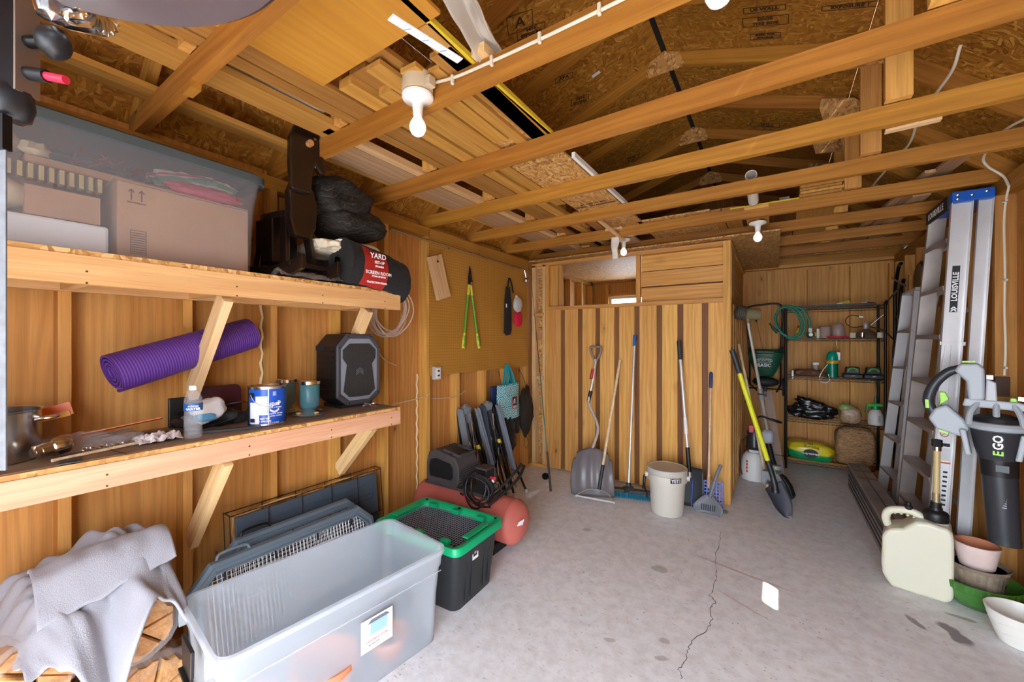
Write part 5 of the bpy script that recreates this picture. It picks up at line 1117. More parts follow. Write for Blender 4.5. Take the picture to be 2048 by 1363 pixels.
# beige bucket
BK = thing('bucket', 'beige lidded bucket with a bold black and white label', 'bucket', (-.79, 3.67, 0)); BG = nm('beige_plastic', (.58, .545, .47), .45); c = V((-.79, 3.67, 0))
MB().lathe([(.115, 0), (.128, .004), (.133, .02), (.150, .285), (.163, .288), (.165, .30), (.163, .305), (.158, .32), (.160, .375), (0, .375)], c, 48).build('bucket_body', BG, BK, sm=True)
MB().lathe([(.158, .345), (.167, .352), (.169, .368), (.169, .392), (.164, .40), (.150, .402), (.146, .397), (0, .397)], c, 48).build('lid', nm('lid_beige', (.50, .47, .42), .4), BK, sm=True)
ba = math.atan2(-3.67, .79)
def sect2(r, z0, z1, a0, a1, name, mat): return MB().grid(lambda u, v: c+V((r*math.cos(a0+(a1-a0)*u), r*math.sin(a0+(a1-a0)*u), z0+(z1-z0)*v)), 14, 2).build(name, mat, BK, sm=True)
BLB = sect2(.1655, .305, .346, ba+.16, ba+.74, 'label', INK)
for i, ch in enumerate('YETI'):
    an = ba+.27+i*.125; dd = V((math.cos(an), math.sin(an), 0)); txt(ch, .040, c+dd*.1668+V((0, 0, .3245)), V((0, 0, 1)).cross(dd), (0, 0, 1), WINK, BLB, bold=.001)
for s_ in (-1, 1):
    an = ba+PI+s_*PI/2+.0; dd = V((math.cos(an), math.sin(an), 0)); MB().cyl(c+dd*.15+V((0, 0, .315)), c+dd*.182+V((0, 0, .315)), .024).build('handle_lug', BG, BK, sm=True)
d1 = V((math.cos(ba-PI/2), math.sin(ba-PI/2), 0)); fw = V((math.cos(ba), math.sin(ba), 0))
MB().tube(bez([c+d1*.185+V((0, 0, .31)), c+d1*.195+fw*.03+V((0, 0, .24)), c+d1*.16+fw*.10+V((0, 0, .16)), c+d1*.165+fw*.085+V((0, 0, .15))]), .009, 8).build('handle', BLK, BK, sm=True)
MB().tube([c+d1*.187+fw*.005+V((0, 0, .30)), c+d1*.195+fw*.03+V((0, 0, .19))], .014, 8).build('handle_grip', BLK, BK, sm=True)
tag(MB().blob((-.36, 3.93, .012), (.022, .018, .012), .3, 4, 14, 8, seed=1).build('dry_leaf', nm('olive_leaf', (.12, .13, .07), .9)), 'tiny olive dried leaf clump on the floor at the enclosure corner', 'leaf')
# ---------------------------------------------------------------- tools at the right side of the enclosure
YS = thing('digging_shovel', 'yellow handled digging shovel with dark grip leaning on the corner', 'shovel', (.08, 4.18, 0)); YEL = nm('yellow_fiberglass', (.72, .74, .02), .35)
a, b = V((-.045, 4.17, .42)), V((-.325, 4.12, 1.42)); d = b-a
MB().tube([a, a+d*.80], .021, 14).build('handle', YEL, YS, sm=True); MB().tube([a+d*.79, b], .0235, 14).build('grip', DGRY, YS, sm=True)
MB().tube(bez([a+d*.03, V((-.02, 4.17, .33)), V((.0, 4.165, .24)), V((.005, 4.16, .18))]), [.022]*12+[.024]*8+[.03]*4+[.03], 12).build('socket', nm('dark_steel', (.06, .06, .07), .4, .7), YS, sm=True)
def bs(u, v):
    w_ = .105*(1 if v < .45 else math.cos((v-.45)/.55*PI/2*.98)**.7); x = (u-.5)*2*w_; base = V((-.01, 4.17, .24)).lerp(V((.115, 4.12, .0)), v)
    side = V((.55, .80, .25)).normalized(); return base+side*x+V((-.35, .1, -.2))*(.12*(1-(2*u-1)**2))*.9
MB().grid(bs, 18, 18).build('blade', nm('shovel_steel', (.13, .14, .17), .45, .6), YS, sm=True, solid=.004)
TM_ = thing('string_trimmer', 'cordless string trimmer upside down with an olive line head at the top', 'trimmer', (.02, 4.60, 0)); OLV = nm('dusty_olive', (.17, .14, .065), .7)
a, b = V((-.06, 4.72, .60)), V((-.215, 4.38, 1.69)); d = b-a
MB().tube([a, b], .0135, 12).build('shaft', nm('shaft_beige', (.55, .5, .42), .35, .4), TM_, sm=True)
LGP = nm('trimmer_grey', (.33, .36, .39), .4)
MB().blob(a+V((0, 0, -.05)), (.055, .055, .07), .06, 3, 20, 14, seed=6, sq=.7).build('upper_housing', LGP, TM_, sm=True)
MB().tube([a+V((0, 0, -.1)), V((-.02, 4.66, .34)), V((0, 4.62, .27))], [.026, .024, .03], 12).build('rear_grip', BLK, TM_, sm=True)
MB().lathe([(0, -.02), (.045, -.018), (.05, 0), (.045, .018), (0, .02)], (.005, 4.61, .285), 20).build('grey_collar', LGP, TM_, sm=True)
MB().prism([(-.09, .24), (.06, .245), (.10, .17), (.155, .03), (.14, .0), (.09, .005), (.07, .06), (.03, .15), (-.03, .16), (-.05, .10), (-.085, .13)], (.0, 4.64, .0), (1, -.35, 0), (0, 0, 1), .10).build('motor_housing', LGP, TM_, bv=.012, seg=3)
MB().prism([(.06, .235), (.11, .165), (.165, .03), (.175, .06), (.15, .14), (.10, .215)], (.0, 4.63, .0), (1, -.35, 0), (0, 0, 1), .08).build('battery', BLK, TM_, bv=.006)
txt('EGO', .035, (.095, 4.49, .07), (.25, -.1, -1), (1, -.35, .25), nm('logo_green', (.15, .6, .15), .5), TM_)
MB().tube(bez([a.lerp(b, .13)+V((-.06, -.02, .0)), a.lerp(b, .13)+V((-.02, -.07, .02)), a.lerp(b, .13)+V((.08, -.09, -.01)), a.lerp(b, .13)+V((.13, -.03, -.03)), a.lerp(b, .13)+V((.05, .02, -.01))]), .010, 8).build('front_handle', BLK, TM_, sm=True)
MB().tube([a.lerp(b, .30), a.lerp(b, .40)], .024, 10).build('coupler', nm('coupler_silver', (.4, .38, .35), .4, .5), TM_, sm=True); MB().tube([a.lerp(b, .35)+V((-.02, -.02, 0)), a.lerp(b, .35)+V((.045, -.03, 0))], .008).build('clamp_knob', BLK, TM_, sm=True)
MB().tube([b-d*.02, b+V((0, 0, .05))], [.016, .028], 12).build('neck', OLV, TM_, sm=True)
Rh = MX.Rotation(math.radians(-82), 3, 'Y') @ MX.Rotation(.25, 3, 'X')
MB().lathe([(.02, -.12), (.05, -.11), (.055, -.02), (.045, .02), (.05, .03)], b+V((-.01, .0, .07)), 20, Rh).build('gear_head', OLV, TM_, sm=True)
pf = [(.045, .0)]
for i in range(5): pf += [(.062+(.006 if i % 2 else 0), .005+i*.016), (.062+(.006 if i % 2 else 0), .016+i*.016)]
MB().lathe(pf+[(.05, .09), (.02, .1), (0, .1)], b+V((-.012, .0, .072)), 24, Rh).build('line_spool', nm('dark_olive', (.06, .05, .035), .7), TM_, sm=True)
for i in range(3): MB().tube([(-.03+.012*i, 4.56, .30), (-.05+.03*i, 4.52, .22)], .003, 6).build('green_tab', LIME, TM_)
T = thing('wooden_pole', 'bare wooden pole leaning behind the yellow handled shovel', 'pole', (-.05, 5.1, 0)); MB().tube([(-.06, 4.82, .01), (-.318, 4.82, 1.47)], .0135, 10).build('pole_body', W_POLE, T, sm=True)
SP = thing('pump_sprayer', 'white tank pump sprayer with black pump behind the leaning tools', 'sprayer', (-.185, 5.05, 0)); c = V((-.185, 5.05, 0)); SPW = nm('cloudy_white_plastic', (.72, .70, .66), .4)
MB().lathe([(.10, 0), (.125, .01), (.132, .05), (.13, .16), (.115, .25), (.08, .295), (.052, .30), (.052, .33), (.045, .335), (0, .335)], c, 36, sx=1, sy=.9).build('tank', SPW, SP, sm=True)
MB().lathe([(.085, .335), (.088, .345), (.08, .36), (.075, .36), (.07, .52), (.05, .56), (0, .56)], c, 28).build('pump_housing', nm('smoked_black', (.03, .03, .035), .3), SP, sm=True)
MB().bx(-.235, -.185, 4.965, 4.985, .52, .60).build('red_trigger', RED, SP, bv=.006); MB().tube(bez([c+V((-.06, -.08, .5)), c+V((-.12, -.10, .40)), c+V((-.125, -.08, .15)), c+V((-.11, -.06, .05))]), .006, 8).build('hose', BLK, SP, sm=True)
for i in range(4): dd = V((math.cos(-2.1), math.sin(-2.1), 0)); MB().obx(c+dd*.128+V((0, 0, .10+i*.035)), c+dd*.128+V((0, 0, .125+i*.035)), .016, .002, (-dd).cross(V((0, 0, 1)))).build('red_print', REDI, SP)
T = thing('clear_sheet', 'grey clear plastic panel leaning behind the white pump sprayer', 'panel', (.0, 5.4, 0)); MB().obx((.02, 5.35, .0), (-.10, 5.42, .92), .16, .004, (1, .5, 0)).build('sheet_body', FILM, T)
# spreader on the back wall
SD = thing('lawn_spreader', 'dark green lawn spreader with black handle hung on the back wall', 'spreader', (-.10, 5.95, .75)); DGN = nm('dark_green_plastic', (.012, .085, .045), .4)
def hop(u, v):
    th = 2*PI*u; r = .19-.11*(1-v)**1.5; s4 = .75; cx = math.copysign(abs(math.cos(th))**s4, math.cos(th)); cy = math.copysign(abs(math.sin(th))**s4, math.sin(th))
    return V((-.10+r*cx, 5.93+r*.62*cy, 1.06+.30*v+(.035 if math.sin(th) > .3 else 0)*v))
MB().grid(hop, 36, 12, True).build('hopper', DGN, SD, sm=True, solid=.006)
MB().lathe([(0, 0), (.08, .01)], (-.10, 5.93, 1.055), 24, sy=.62).build('hopper_floor', DGN, SD)
txt('SCOTTS', .038, (-.11, 5.806, 1.26), (1, 0, 0), (0, .14, 1), WINK, SD); txt('BASIC', .055, (-.11, 5.814, 1.20), (1, 0, 0), (0, .2, 1), WINK, SD, bold=.0015)
MB().tube([V((-.11+.085*math.cos(t), 5.806, 1.26+.028*math.sin(t))) for t in [k*PI/12 for k in range(24)]], .002, 5, True).build('oval_outline', WINK, SD)
MB().obx((-.19, 6.03, 1.345), (-.01, 6.03, 1.345), .03, .003, (0, 0, 1)).build('white_plate', WHT, SD)
for i in range(5): MB().obx((-.17+i*.032, 6.027, 1.335), (-.15+i*.032, 6.027, 1.335), .02, .002, (0, 0, 1)).build('gauge_mark', DGN, SD)
MB().tube(bez([(-.27, 5.95, 1.36), (-.29, 5.93, 1.60), (-.31, 5.90, 1.86), (-.28, 5.89, 1.93), (-.12, 5.88, 1.955), (.03, 5.88, 1.955), (.075, 5.90, 1.88), (.07, 5.93, 1.60), (.06, 5.95, 1.36)], 6), .0115, 10).build('handle_frame', BLKM, SD, sm=True)
for p0, p1 in (((-.29, 5.88, 1.90), (-.15, 5.86, 1.84)), ((-.24, 5.87, 1.88), (-.19, 5.85, 1.74))): MB().tube([p0, p1], .009, 8).build('lever', BLKM, SD, sm=True)
MB().tube([(-.19, 5.86, 1.74), (-.12, 5.93, 1.36)], .002, 5).build('cable', BLK, SD)
for x in (-.27, .06): MB().tube([(x-.02, 5.93, 1.40), (x+.03, 5.93, 1.42)], .012, 8).build('wing_nut', BLK, SD, sm=True); 
for x in (-.27, .06): MB().tube([(x, 5.95, 1.36), (x+.0, 5.97, .95), (x*.6-.02, 5.98, .86)], .010, 8).build('leg_tube', BLKM, SD, sm=True)
MB().tube([(-.30, 5.96, .90), (.10, 5.96, .90)], .008, 8).build('axle', BLKM, SD)
MB().blob((-.10, 5.94, .99), (.14, .10, .06), .15, 3, 24, 14, seed=3).build('gear_box', DGRY, SD, sm=True); MB().tube([(-.10, 5.94, .95), (-.10, 5.93, .80)], .02).build('gear_shaft', DGRY, SD, sm=True)
for x in (-.31, .10): MB().lathe([(.05, -.025), (.105, -.025), (.115, 0), (.105, .025), (.05, .025)], (x, 5.96, .93), 28, Rx).build('wheel', DGRY, SD, sm=True)
# ---------------------------------------------------------------- wire rack on the back wall
RKx = thing('wire_rack', 'tall black wire shelving rack against the back wall', 'wire rack', (.54, 5.9, 0))
x0, x1, y0, y1 = .11, .98, 5.72, 6.075; LV = (.10, .585, 1.08, 1.53, 1.885)
for x in (x0, x1):
    for y in (y0, y1): MB().cyl((x, y, 0), (x, y, 1.915), .0125, n=12).build('post', BLKM, RKx, sm=True)
for i, z in enumerate(LV):
    q = MB()
    for yy in (y0, y1): q.tube([(x0, yy, z), (x1, yy, z)], .0035, 6); q.tube([(x0, yy, z-.03), (x1, yy, z-.03)], .003, 6)
    for xx in (x0, x1): q.tube([(xx, y0, z), (xx, y1, z)], .0035, 6); q.tube([(xx, y0, z-.03), (xx, y1, z-.03)], .003, 6)
    k = x0
    n_ = 34
    for j in range(n_+1): xx = x0+(x1-x0)*j/n_; q.tube([(xx, y0, z+.002), (xx, y1, z+.002)], .0017, 4, cap=False)
    for j in range(n_): xx = x0+(x1-x0)*j/n_; xm = xx+(x1-x0)/n_; q.tube([(xx, y0, z-.03 if j % 2 else z), (xm, y0, z if j % 2 else z-.03)], .0016, 4, cap=False)
    q.build('wire_shelf', BLKM, RKx)
def S(z): return z+.0045
z = S(1.885)
tag(MB().obx((.2, 5.86, z+.01), (.44, 5.86, z+.01), .09, .018, (0, 1, 0)).build('wood_offcut', W_PALE), 'pale wood offcut on the top shelf of the wire rack', 'offcut')
tag(MB().obx((.16, 5.77, z+.012), (.90, 5.76, z+.012), .07, .022, (0, 1, 0)).build('dark_rail', DGRY), 'long dark grey rail along the top shelf of the rack', 'rail')
tag(MB().obx((.46, 5.88, z+.015), (.53, 5.88, z+.015), .05, .03, (0, 1, 0)).build('white_block', WHT, bv=.003), 'white plastic block left of the yellow box on the rack top shelf', 'block')
YB2 = nm('yellow_card', (.72, .55, .03), .5)
tag(MB().prism([(-.055, 0), (.07, 0), (.055, .07), (-.04, .055)], (.65, 5.92, z+.0), (1, 0, 0), (0, 0, 1), .05).build('yellow_box', YB2, bv=.002), 'crumpled yellow box on the top shelf of the wire rack', 'box')
for x, l in ((.58, 'white paper scrap in front of the yellow box on the top shelf'), (.79, 'white paper scrap right of the yellow box on the top shelf')):
    tag(MB().obx((x, 5.77, z+.030), (x+.05, 5.77, z+.032), .04, .006, (0, 1, 0)).build('paper_scrap', PAPER), l, 'paper')
tag(MB().blob((.88, 5.88, z+.022), (.05, .05, .022), .3, 3, 18, 10, seed=5).build('dark_bundle', FABB), 'dark fabric bundle at the right end of the rack top shelf', 'bundle')
z = S(1.53)
HS = thing('garden_hose', 'short green garden hose coiled over the left post of the rack', 'hose', (.11, 5.70, 1.55)); HG = nm('green_hose', (.005, .22, .15), .4)
for i, (r, dx, yy) in enumerate(((.155, .03, 5.68), (.14, .01, 5.665))):
    MB().tube([V((.12+dx+r*math.cos(t)*.86-.03*math.sin(t), yy+.01*math.sin(t), 1.72+r*1.25*math.sin(t))) for t in [k*PI/20 for k in range(40)]], .0115, 10, True).build('hose_loop', HG, HS, sm=True)
MB().tube(bez([(.20, 5.69, 1.90), (.27, 5.70, 1.86), (.325, 5.72, 1.75), (.34, 5.74, 1.64)]), .0125, 10).build('hose_end', HG, HS, sm=True)
MB().tube([(.34, 5.74, 1.65), (.342, 5.742, 1.60)], .019, 12).build('white_fitting', WHT, HS, sm=True)
MB().tube([(-.03, 5.66, 1.67), (.03, 5.66, 1.60)], [.016, .020], 12).build('spray_nozzle', DGN, HS, sm=True); MB().tube([(-.03, 5.66, 1.67), (-.055, 5.65, 1.71)], .009).build('nozzle_tip', DGRY, HS, sm=True)
def jar(name, label, cat, x, y, z, pf, mat, cap=None, capm=None):
    T = thing(name, label, cat, (x, y, z)); MB().lathe(pf, (x, y, z), 24).build('body', mat, T, sm=True)
    if cap: MB().lathe(cap, (x, y, z), 20).build('cap', capm, T, sm=True)
    return T
YLW = nm('yellow_bottle_plastic', (.75, .52, .02), .35)
jar('squeeze_bottle', 'small yellow bottle standing beside the hose on the rack', 'bottle', .235, 5.84, z, [(.026, 0), (.028, .01), (.028, .08), (.015, .11), (.012, .12), (0, .12)], YLW, [(.013, .12), (.01, .15), (0, .15)], REDI)
T = thing('sprinkler', 'green and yellow sprinkler head on the second rack shelf', 'sprinkler', (.36, 5.84, z)); MB().blob((.345, 5.84, z+.04), (.045, .04, .038), .05, 3, 20, 14, seed=2).build('green_body', DGN, T, sm=True); MB().blob((.42, 5.86, z+.045), (.05, .04, .03), .2, 3, 18, 12, seed=4).build('yellow_part', YLW, T, sm=True)
MB().lathe([(0, 0), (.02, .002), (.02, .006), (0, .006)], (.35, 5.795, z+.04), 16, MX.Rotation(PI/2, 3, 'X')).build('white_face', WHT, T, sm=True)
jar('clear_tube', 'narrow clear tube standing left of the two clear drinkers', 'tube', .415, 5.76, z-.02, [(.014, 0), (.014, .12), (.012, .125), (0, .125)], LBW)
HAZ = clearplastic('hazy_plastic', (.62, .48, .44), .6, .4)
jar('water_jar', 'clear plastic poultry drinker jar without base on the rack', 'jar', .485, 5.88, z, [(.065, 0), (.07, .01), (.07, .08), (.055, .13), (.03, .14), (0, .14)], HAZ)
T = jar('poultry_drinker', 'clear poultry drinker with a red base on the second rack shelf', 'drinker', .60, 5.82, z, [(.062, .015), (.068, .03), (.062, .11), (.05, .15), (.03, .165), (.01, .17), (.008, .18), (0, .18)], HAZ)
MB().lathe([(.07, 0), (.10, .004), (.105, .022), (.10, .024), (.09, .014), (0, .012)], (.60, 5.82, z), 28).build('red_base', RED, T, sm=True)
HL = thing('heat_lamp', 'clamp heat lamp with a brown reflector dome and cord on the rack', 'heat lamp', (.87, 5.83, z))
MB().lathe([(.11, 0), (.105, .01), (.085, .05), (.05, .085), (.026, .10)], (.84, 5.84, z), 28).build('reflector', nm('dusty_reflector', (.32, .22, .15), .35, .7), HL, sm=True, solid=.002)
MB().lathe([(.022, .095), (.026, .10), (.026, .16), (.02, .17), (0, .17)], (.84, 5.84, z), 20).build('socket', ALUD, HL, sm=True)
for s_ in (0, 1): MB().tube([(.86+.02*s_, 5.83, z+.14), (.93+.05*s_, 5.80, z+.22+.03*s_)], .004, 6).build('clamp_arm', STEEL, HL)
MB().tube(bez([(.83, 5.83, z+.13), (.72, 5.80, z+.12), (.66, 5.78, z+.18), (.70, 5.78, z+.25), (.79, 5.79, z+.235)]), .005, 8).build('cord', nm('brown_cord', (.07, .02, .01), .5), HL, sm=True); MB().obx((.775, 5.79, z+.235), (.81, 5.79, z+.228), .018, .018, (0, 0, 1)).build('plug', WHT, HL)
MB().tube(bez([(.87, 5.80, z+.12), (.96, 5.72, z+.08), (1.03, 5.60, z-.03), (1.07, 5.52, z-.09)]), .007, 8).build('cord', nm('brown_cord2', (.06, .03, .02), .5), HL, sm=True)
for x, l in ((.80, 'small silver jar in front of the heat lamp'), (.72, 'small cream jar left of the silver jar on the rack'), (.945, 'small cream jar at the right end of the second rack shelf')):
    jar('small_jar', l, 'jar', x, 5.755, z, [(.024, 0), (.026, .004), (.026, .055), (.02, .06), (0, .06)], CHROME if x == .80 else CLOTH)
T = thing('hook', 'small brass hook hanging under the second rack shelf', 'hook', (.575, 5.715, 1.43)); MB().tube(bez([(.575, 5.715, 1.50), (.575, 5.71, 1.45), (.583, 5.705, 1.42), (.575, 5.70, 1.40)]), .004, 6).build('hook_body', nm('brass', (.6, .42, .18), .3, 1), T, sm=True)
z = S(1.08)
BRB = nm('brown_bag_plastic', (.17, .08, .05), .45, var=.2)
tag(MB().blob((.33, 5.90, z+.04), (.16, .13, .04), .25, 3, 34, 16, seed=6, sq=.7).build('brown_bag', BRB, sm=True), 'flat brown bag lying on the middle rack shelf', 'bag')
jar('small_vial', 'small clear vial with white label at the left rack post', 'vial', .175, 5.745, z-.03, [(.012, 0), (.012, .09), (.008, .1), (0, .1)], LBW)
T = jar('pill_bottle', 'small white pill bottle standing on the brown bag', 'bottle', .40, 5.86, z+.075, [(.026, 0), (.028, .004), (.028, .06), (0, .06)], HAZ, [(.028, .06), (.03, .062), (.03, .088), (0, .088)], WHT)
TH = thing('hose_sprayer', 'green and orange lawn spray bottle with a white cord on the rack', 'spray bottle', (.545, 5.79, z)); c = V((.545, 5.79, z)); GB = nm('bottle_green', (.0, .30, .18), .3)
MB().lathe([(.05, 0), (.054, .004), (.054, .03), (.052, .03), (.054, .16)], c, 30).build('body', nm('deep_green_label', (.0, .17, .10), .3), TH, sm=True); MB().lathe([(.055, .16), (.058, .165), (.058, .19), (.055, .195)], c, 30).build('orange_band', nm('orange_band', (.75, .32, .01), .35), TH, sm=True)
MB().lathe([(.054, .195), (.055, .23), (.048, .27), (.03, .295), (0, .30)], c, 30).build('cap', GB, TH, sm=True); MB().bx(.585, .615, 5.77, 5.81, z+.20, z+.29).build('white_tab', WHT, TH, bv=.003)
MB().tube(bez([c+V((-.045, -.04, .15)), c+V((-.09, -.055, .08)), c+V((-.12, -.06, -.01)), c+V((-.08, -.06, -.06)), c+V((-.03, -.06, -.03)), c+V((-.04, -.055, .04))]), .004, 8).build('cord_loop', WHT, TH, sm=True)
def charger(x, y, label):
    T = thing('battery_charger', label, 'charger', (x, y, z)); MB().bx(x-.085, x+.085, y-.07, y+.09, z, z+.05).build('charger_base', BLK, T, bv=.01)
    MB().prism([(-.065, 0), (.065, 0), (.055, .075), (-.055, .075)], (x, y+.06, z+.05), (1, 0, 0), (0, 0, 1), .10).build('battery', BLK, T, bv=.008)
    for r in (.042, .030): MB().tube([V((x+r*math.cos(t), y-.043, z+.085+r*.75*math.sin(t))) for t in [-.3+k*3.7/12 for k in range(13)]], .004 if r > .04 else .0022, 6).build('green_ring', nm('charger_green', (.08, .5, .05), .4) if 'charger_green' not in bpy.data.materials else bpy.data.materials['charger_green'], T, sm=True)
    txt('56V', .02, (x, y-.0715, z+.03), (1, 0, 0), (0, 0, 1), WINK, T)
charger(.725, 5.83, 'battery charger with green ring on the middle rack shelf, beside the green bottle')
charger(.90, 5.83, 'battery charger with green ring right beside the right rack post')
z = S(.585)
BKB = nm('black_film', (.012, .012, .013), .25, bump=.6, bsc=14)
tag(MB().blob((.36, 5.90, z+.085), (.22, .13, .085), .3, 2.2, 48, 24, seed=14, sq=.7).build('black_bag', BKB, sm=True), 'shiny black plastic bag on the fourth rack shelf', 'bag')
tag(MB().blob((.40, 5.82, z+.16), (.19, .07, .05), .35, 2.5, 36, 16, seed=24, sq=.7, R=MX.Rotation(.35, 3, 'Y')).build('black_tray', BKB, sm=True), 'crumpled black plastic sheet tilted on top of the black bag', 'plastic sheet')
SB = nm('seed_bag_film', (.42, .27, .16), .35, var=.35, vsc=40); T = thing('seed_bag', 'clear bag of brown seed with a green top on the fourth rack shelf', 'seed bag', (.70, 5.80, z))
MB().blob((.70, 5.79, z+.09), (.09, .06, .095), .15, 2.5, 30, 18, seed=3, sq=.75, R=MX.Rotation(.2, 3, 'Y')).build('bag_body', SB, T, sm=True); MB().blob((.665, 5.785, z+.16), (.06, .045, .05), .2, 3, 20, 12, seed=5).build('green_top', nm('green_film', (.25, .42, .12), .4), T, sm=True)
T = jar('spray_bottle', 'white garden spray bottle with a bright green pump head', 'spray bottle', .915, 5.80, z, [(.06, 0), (.065, .01), (.065, .10), (.045, .155), (.03, .17), (0, .17)], SPW)
MB().lathe([(.034, .165), (.036, .17), (.03, .20), (0, .20)], (.915, 5.80, z), 20).build('collar', GB, T, sm=True); MB().obx((.84, 5.78, z+.21), (.97, 5.80, z+.22), .03, .035, (0, 1, 0)).build('pump_head', nm('bright_green', (.05, .5, .06), .35), T, bv=.006); MB().tube([(.915, 5.8, z+.22), (.915, 5.8, z+.31)], .008).build('plunger', GB, T, sm=True); MB().obx((.845, 5.78, z+.21), (.83, 5.77, z+.13), .02, .012, (0, 1, 0)).build('trigger', GB, T, bv=.003)
txt('SPRAY', .026, (.935, 5.737, z+.07), (0, 0, -1), (1, 0, 0), INK, T)
z = S(.10)
N = NT('potting_bag', .3, .6); v = N.n('ShaderNodeTexCoord').outputs['Object']; sx = N.n('ShaderNodeSeparateXYZ', {0: v}).outputs
N.col(N.ramp(N.math('ADD', sx[2], N.math('MULTIPLY', sx[0], .12)), (.085, (.0, .30, .09)), (.10, (.78, .62, .02)))); PTB = N.m
PM = thing('potting_mix_bag', 'yellow and green bag of potting mix on the lowest rack shelf', 'soil bag', (.345, 5.80, z))
MB().blob((.345, 5.89, z+.10), (.225, .14, .105), .10, 2.5, 44, 24, seed=17, sq=.62, R=MX.Rotation(.06, 3, 'Y')).build('bag_body', PTB, PM, sm=True)
fy = 5.735
MB().prism([(.072*math.cos(t), .05*math.sin(t)) for t in [k*PI/12 for k in range(24)]], (.345, fy+.004, z+.095), (1, 0, 0), (0, .1, 1), .003).build('round_emblem', INK, PM)
txt('Miracle-Gro', .030, (.345, fy-.001, z+.092), (-1, 0, 0), (0, -.1, -1), WINK, PM, bold=.001)
txt('Potting', .05, (.355, fy+.022, z+.165), (-1, .0, 0), (0, -.3, -1), INK, PM); txt('Mix', .032, (.345, fy+.045, z+.20), (-1, 0, 0), (0, -.8, -1), INK, PM)
STR = NT('straw', .85); v = STR.n('ShaderNodeTexCoord').outputs['Object']; n1 = STR.n('ShaderNodeTexNoise', {0: mp(STR, v, (14, 14, 70)), 2: 1.6, 3: 6., 8: 1.5}).outputs[0]
STR.col(STR.ramp(n1, (.25, (.22, .10, .04)), (.5, (.55, .31, .14)), (.75, (.8, .56, .3)))); STR.bump(n1, 1., .02); STR = STR.m
BA = thing('shavings_bale', 'squarish bale of tan wood shavings at the right of the potting bag', 'bale', (.75, 5.62, z))
MB().blob((.75, 5.895, z+.213), (.17, .15, .21), .06, 3, 48, 40, seed=19, sq=.5).build('bale_body', STR, BA, sm=True)
# ================================================================ RIGHT SIDE
# tall folded stepladder leaning on the right wall
LD = thing('stepladder', 'tall folded aluminium stepladder with blue top leaning on the right wall', 'ladder', (.88, 4.05, 0))
RB, RT = V((.86, 3.66, .0)), V((.965, 3.60, 2.36)); LB_, LT_ = V((.86, 4.40, .0)), V((.955, 3.98, 2.36))
def rail(T, b, t, w, th, mat=ALU, off=V((0, 0, 0)), name='side_rail', wd=(0, 1, 0)): return MB().obx(b+off, t+off, w, th, wd).build(name, mat, T, bv=.002)
def channel(T, b, t, w, d_, mat, wd, name='side_rail'):
    """C shaped rail: web of width w facing wd x axis, two flanges of depth d_"""
    ax_ = (t-b).normalized(); wv = V(wd); wv = (wv-ax_*wv.dot(ax_)).normalized(); nv = ax_.cross(wv)
    q = MB().obx(b, t, w, .003, wv)
    for s_ in (-1, 1): q.obx(b+wv*(s_*w/2)+nv*(d_/2), t+wv*(s_*w/2)+nv*(d_/2), .003, d_, wv)
    return q.build(name, mat, T)
VW = V((.75, .66, 0))
channel(LD, RB, RT, .09, -.03, ALU, (1, 0, 0)); channel(LD, LB_, LT_, .085, .03, ALUD, (1, 0, 0))
RB2, RT2 = RB+V((.115, .0, 0)), RT+V((.10, .0, .0)); LB2_, LT2_ = LB_+V((.115, 0, 0)), LT_+V((.10, 0, 0))
channel(LD, RB2, RT2, .06, -.025, ALU, (1, 0, 0), 'rear_rail'); channel(LD, LB2_, LT2_, .05, .02, ALUD, (1, 0, 0), 'rear_rail')
for i, z in enumerate((.30, .61, .92, 1.23, 1.54, 1.85, 2.15)):
    f_ = z/2.36; a = RB.lerp(RT, f_); b = LB_.lerp(LT_, f_); a = a+V((-.005, .02, 0)); b = b+V((-.005, -.01, 0))
    q = MB().obx(a, b, .085, .004, (1, 0, .04)); q.obx(a+V((-.042, 0, -.014)), b+V((-.042, 0, -.014)), .028, .004, (0, 0, 1)); q.obx(a+V((.042, 0, -.014)), b+V((.042, 0, -.014)), .028, .004, (0, 0, 1)); q.build('step', ALUD, LD)
for i, z in enumerate((.45, 1.0, 1.7)): f_ = z/2.36; MB().obx(RB2.lerp(RT2, f_), LB2_.lerp(LT2_, f_), .03, .012, (0, 0, 1)).build('rear_brace', ALUD, LD)
LBL_ = nm('ladder_blue', (.01, .10, .48), .35)
MB().bx(.915, 1.095, 3.555, 4.03, 2.355, 2.42).build('blue_top', LBL_, LD, bv=.008); MB().bx(.905, .915, 3.60, 4.02, 2.325, 2.41).build('side_plate', INK, LD)
txt('LOUISVILLE', .06, (.9045, 3.82, 2.365), (0, -1, 0), (0, 0, 1), WINK, LD)

for y, z in ((.94, 2.40), (.94, 2.375), (1.0, 2.39), (1.06, 2.40)): MB().lathe([(0, -.002), (.008, 0), (0, .004)], (y, 3.554, z), 10, MX.Rotation(PI/2, 3, 'X')).build('rivet', CHROME, LD)
ax_ = (RT-RB).normalized(); wv = V((1, 0, 0)); wv = (wv-ax_*wv.dot(ax_)).normalized(); nv = wv.cross(ax_)
nv = nv if nv.dot(-V((RB.x, RB.y, 0))) > 0 else -nv
def onrail(z, s_=0, o=.004): return RB.lerp(RT, z/2.36)+wv*s_+nv*o
sd_ = nv.cross(V((0, 0, 1))); sd_ = sd_ if sd_.dot(V((CN, SN, 0))) > 0 else -sd_
def decal(z0, z1, s0, s1, mat, name='decal', o=.0045):
    p, r = onrail(z0, (s0+s1)/2, o), onrail(z1, (s0+s1)/2, o); return MB().obx(p, r, abs(s1-s0), .0012, wv).build(name, mat, LD)
DCL = decal(1.68, 1.97, -.018, .016, INK)
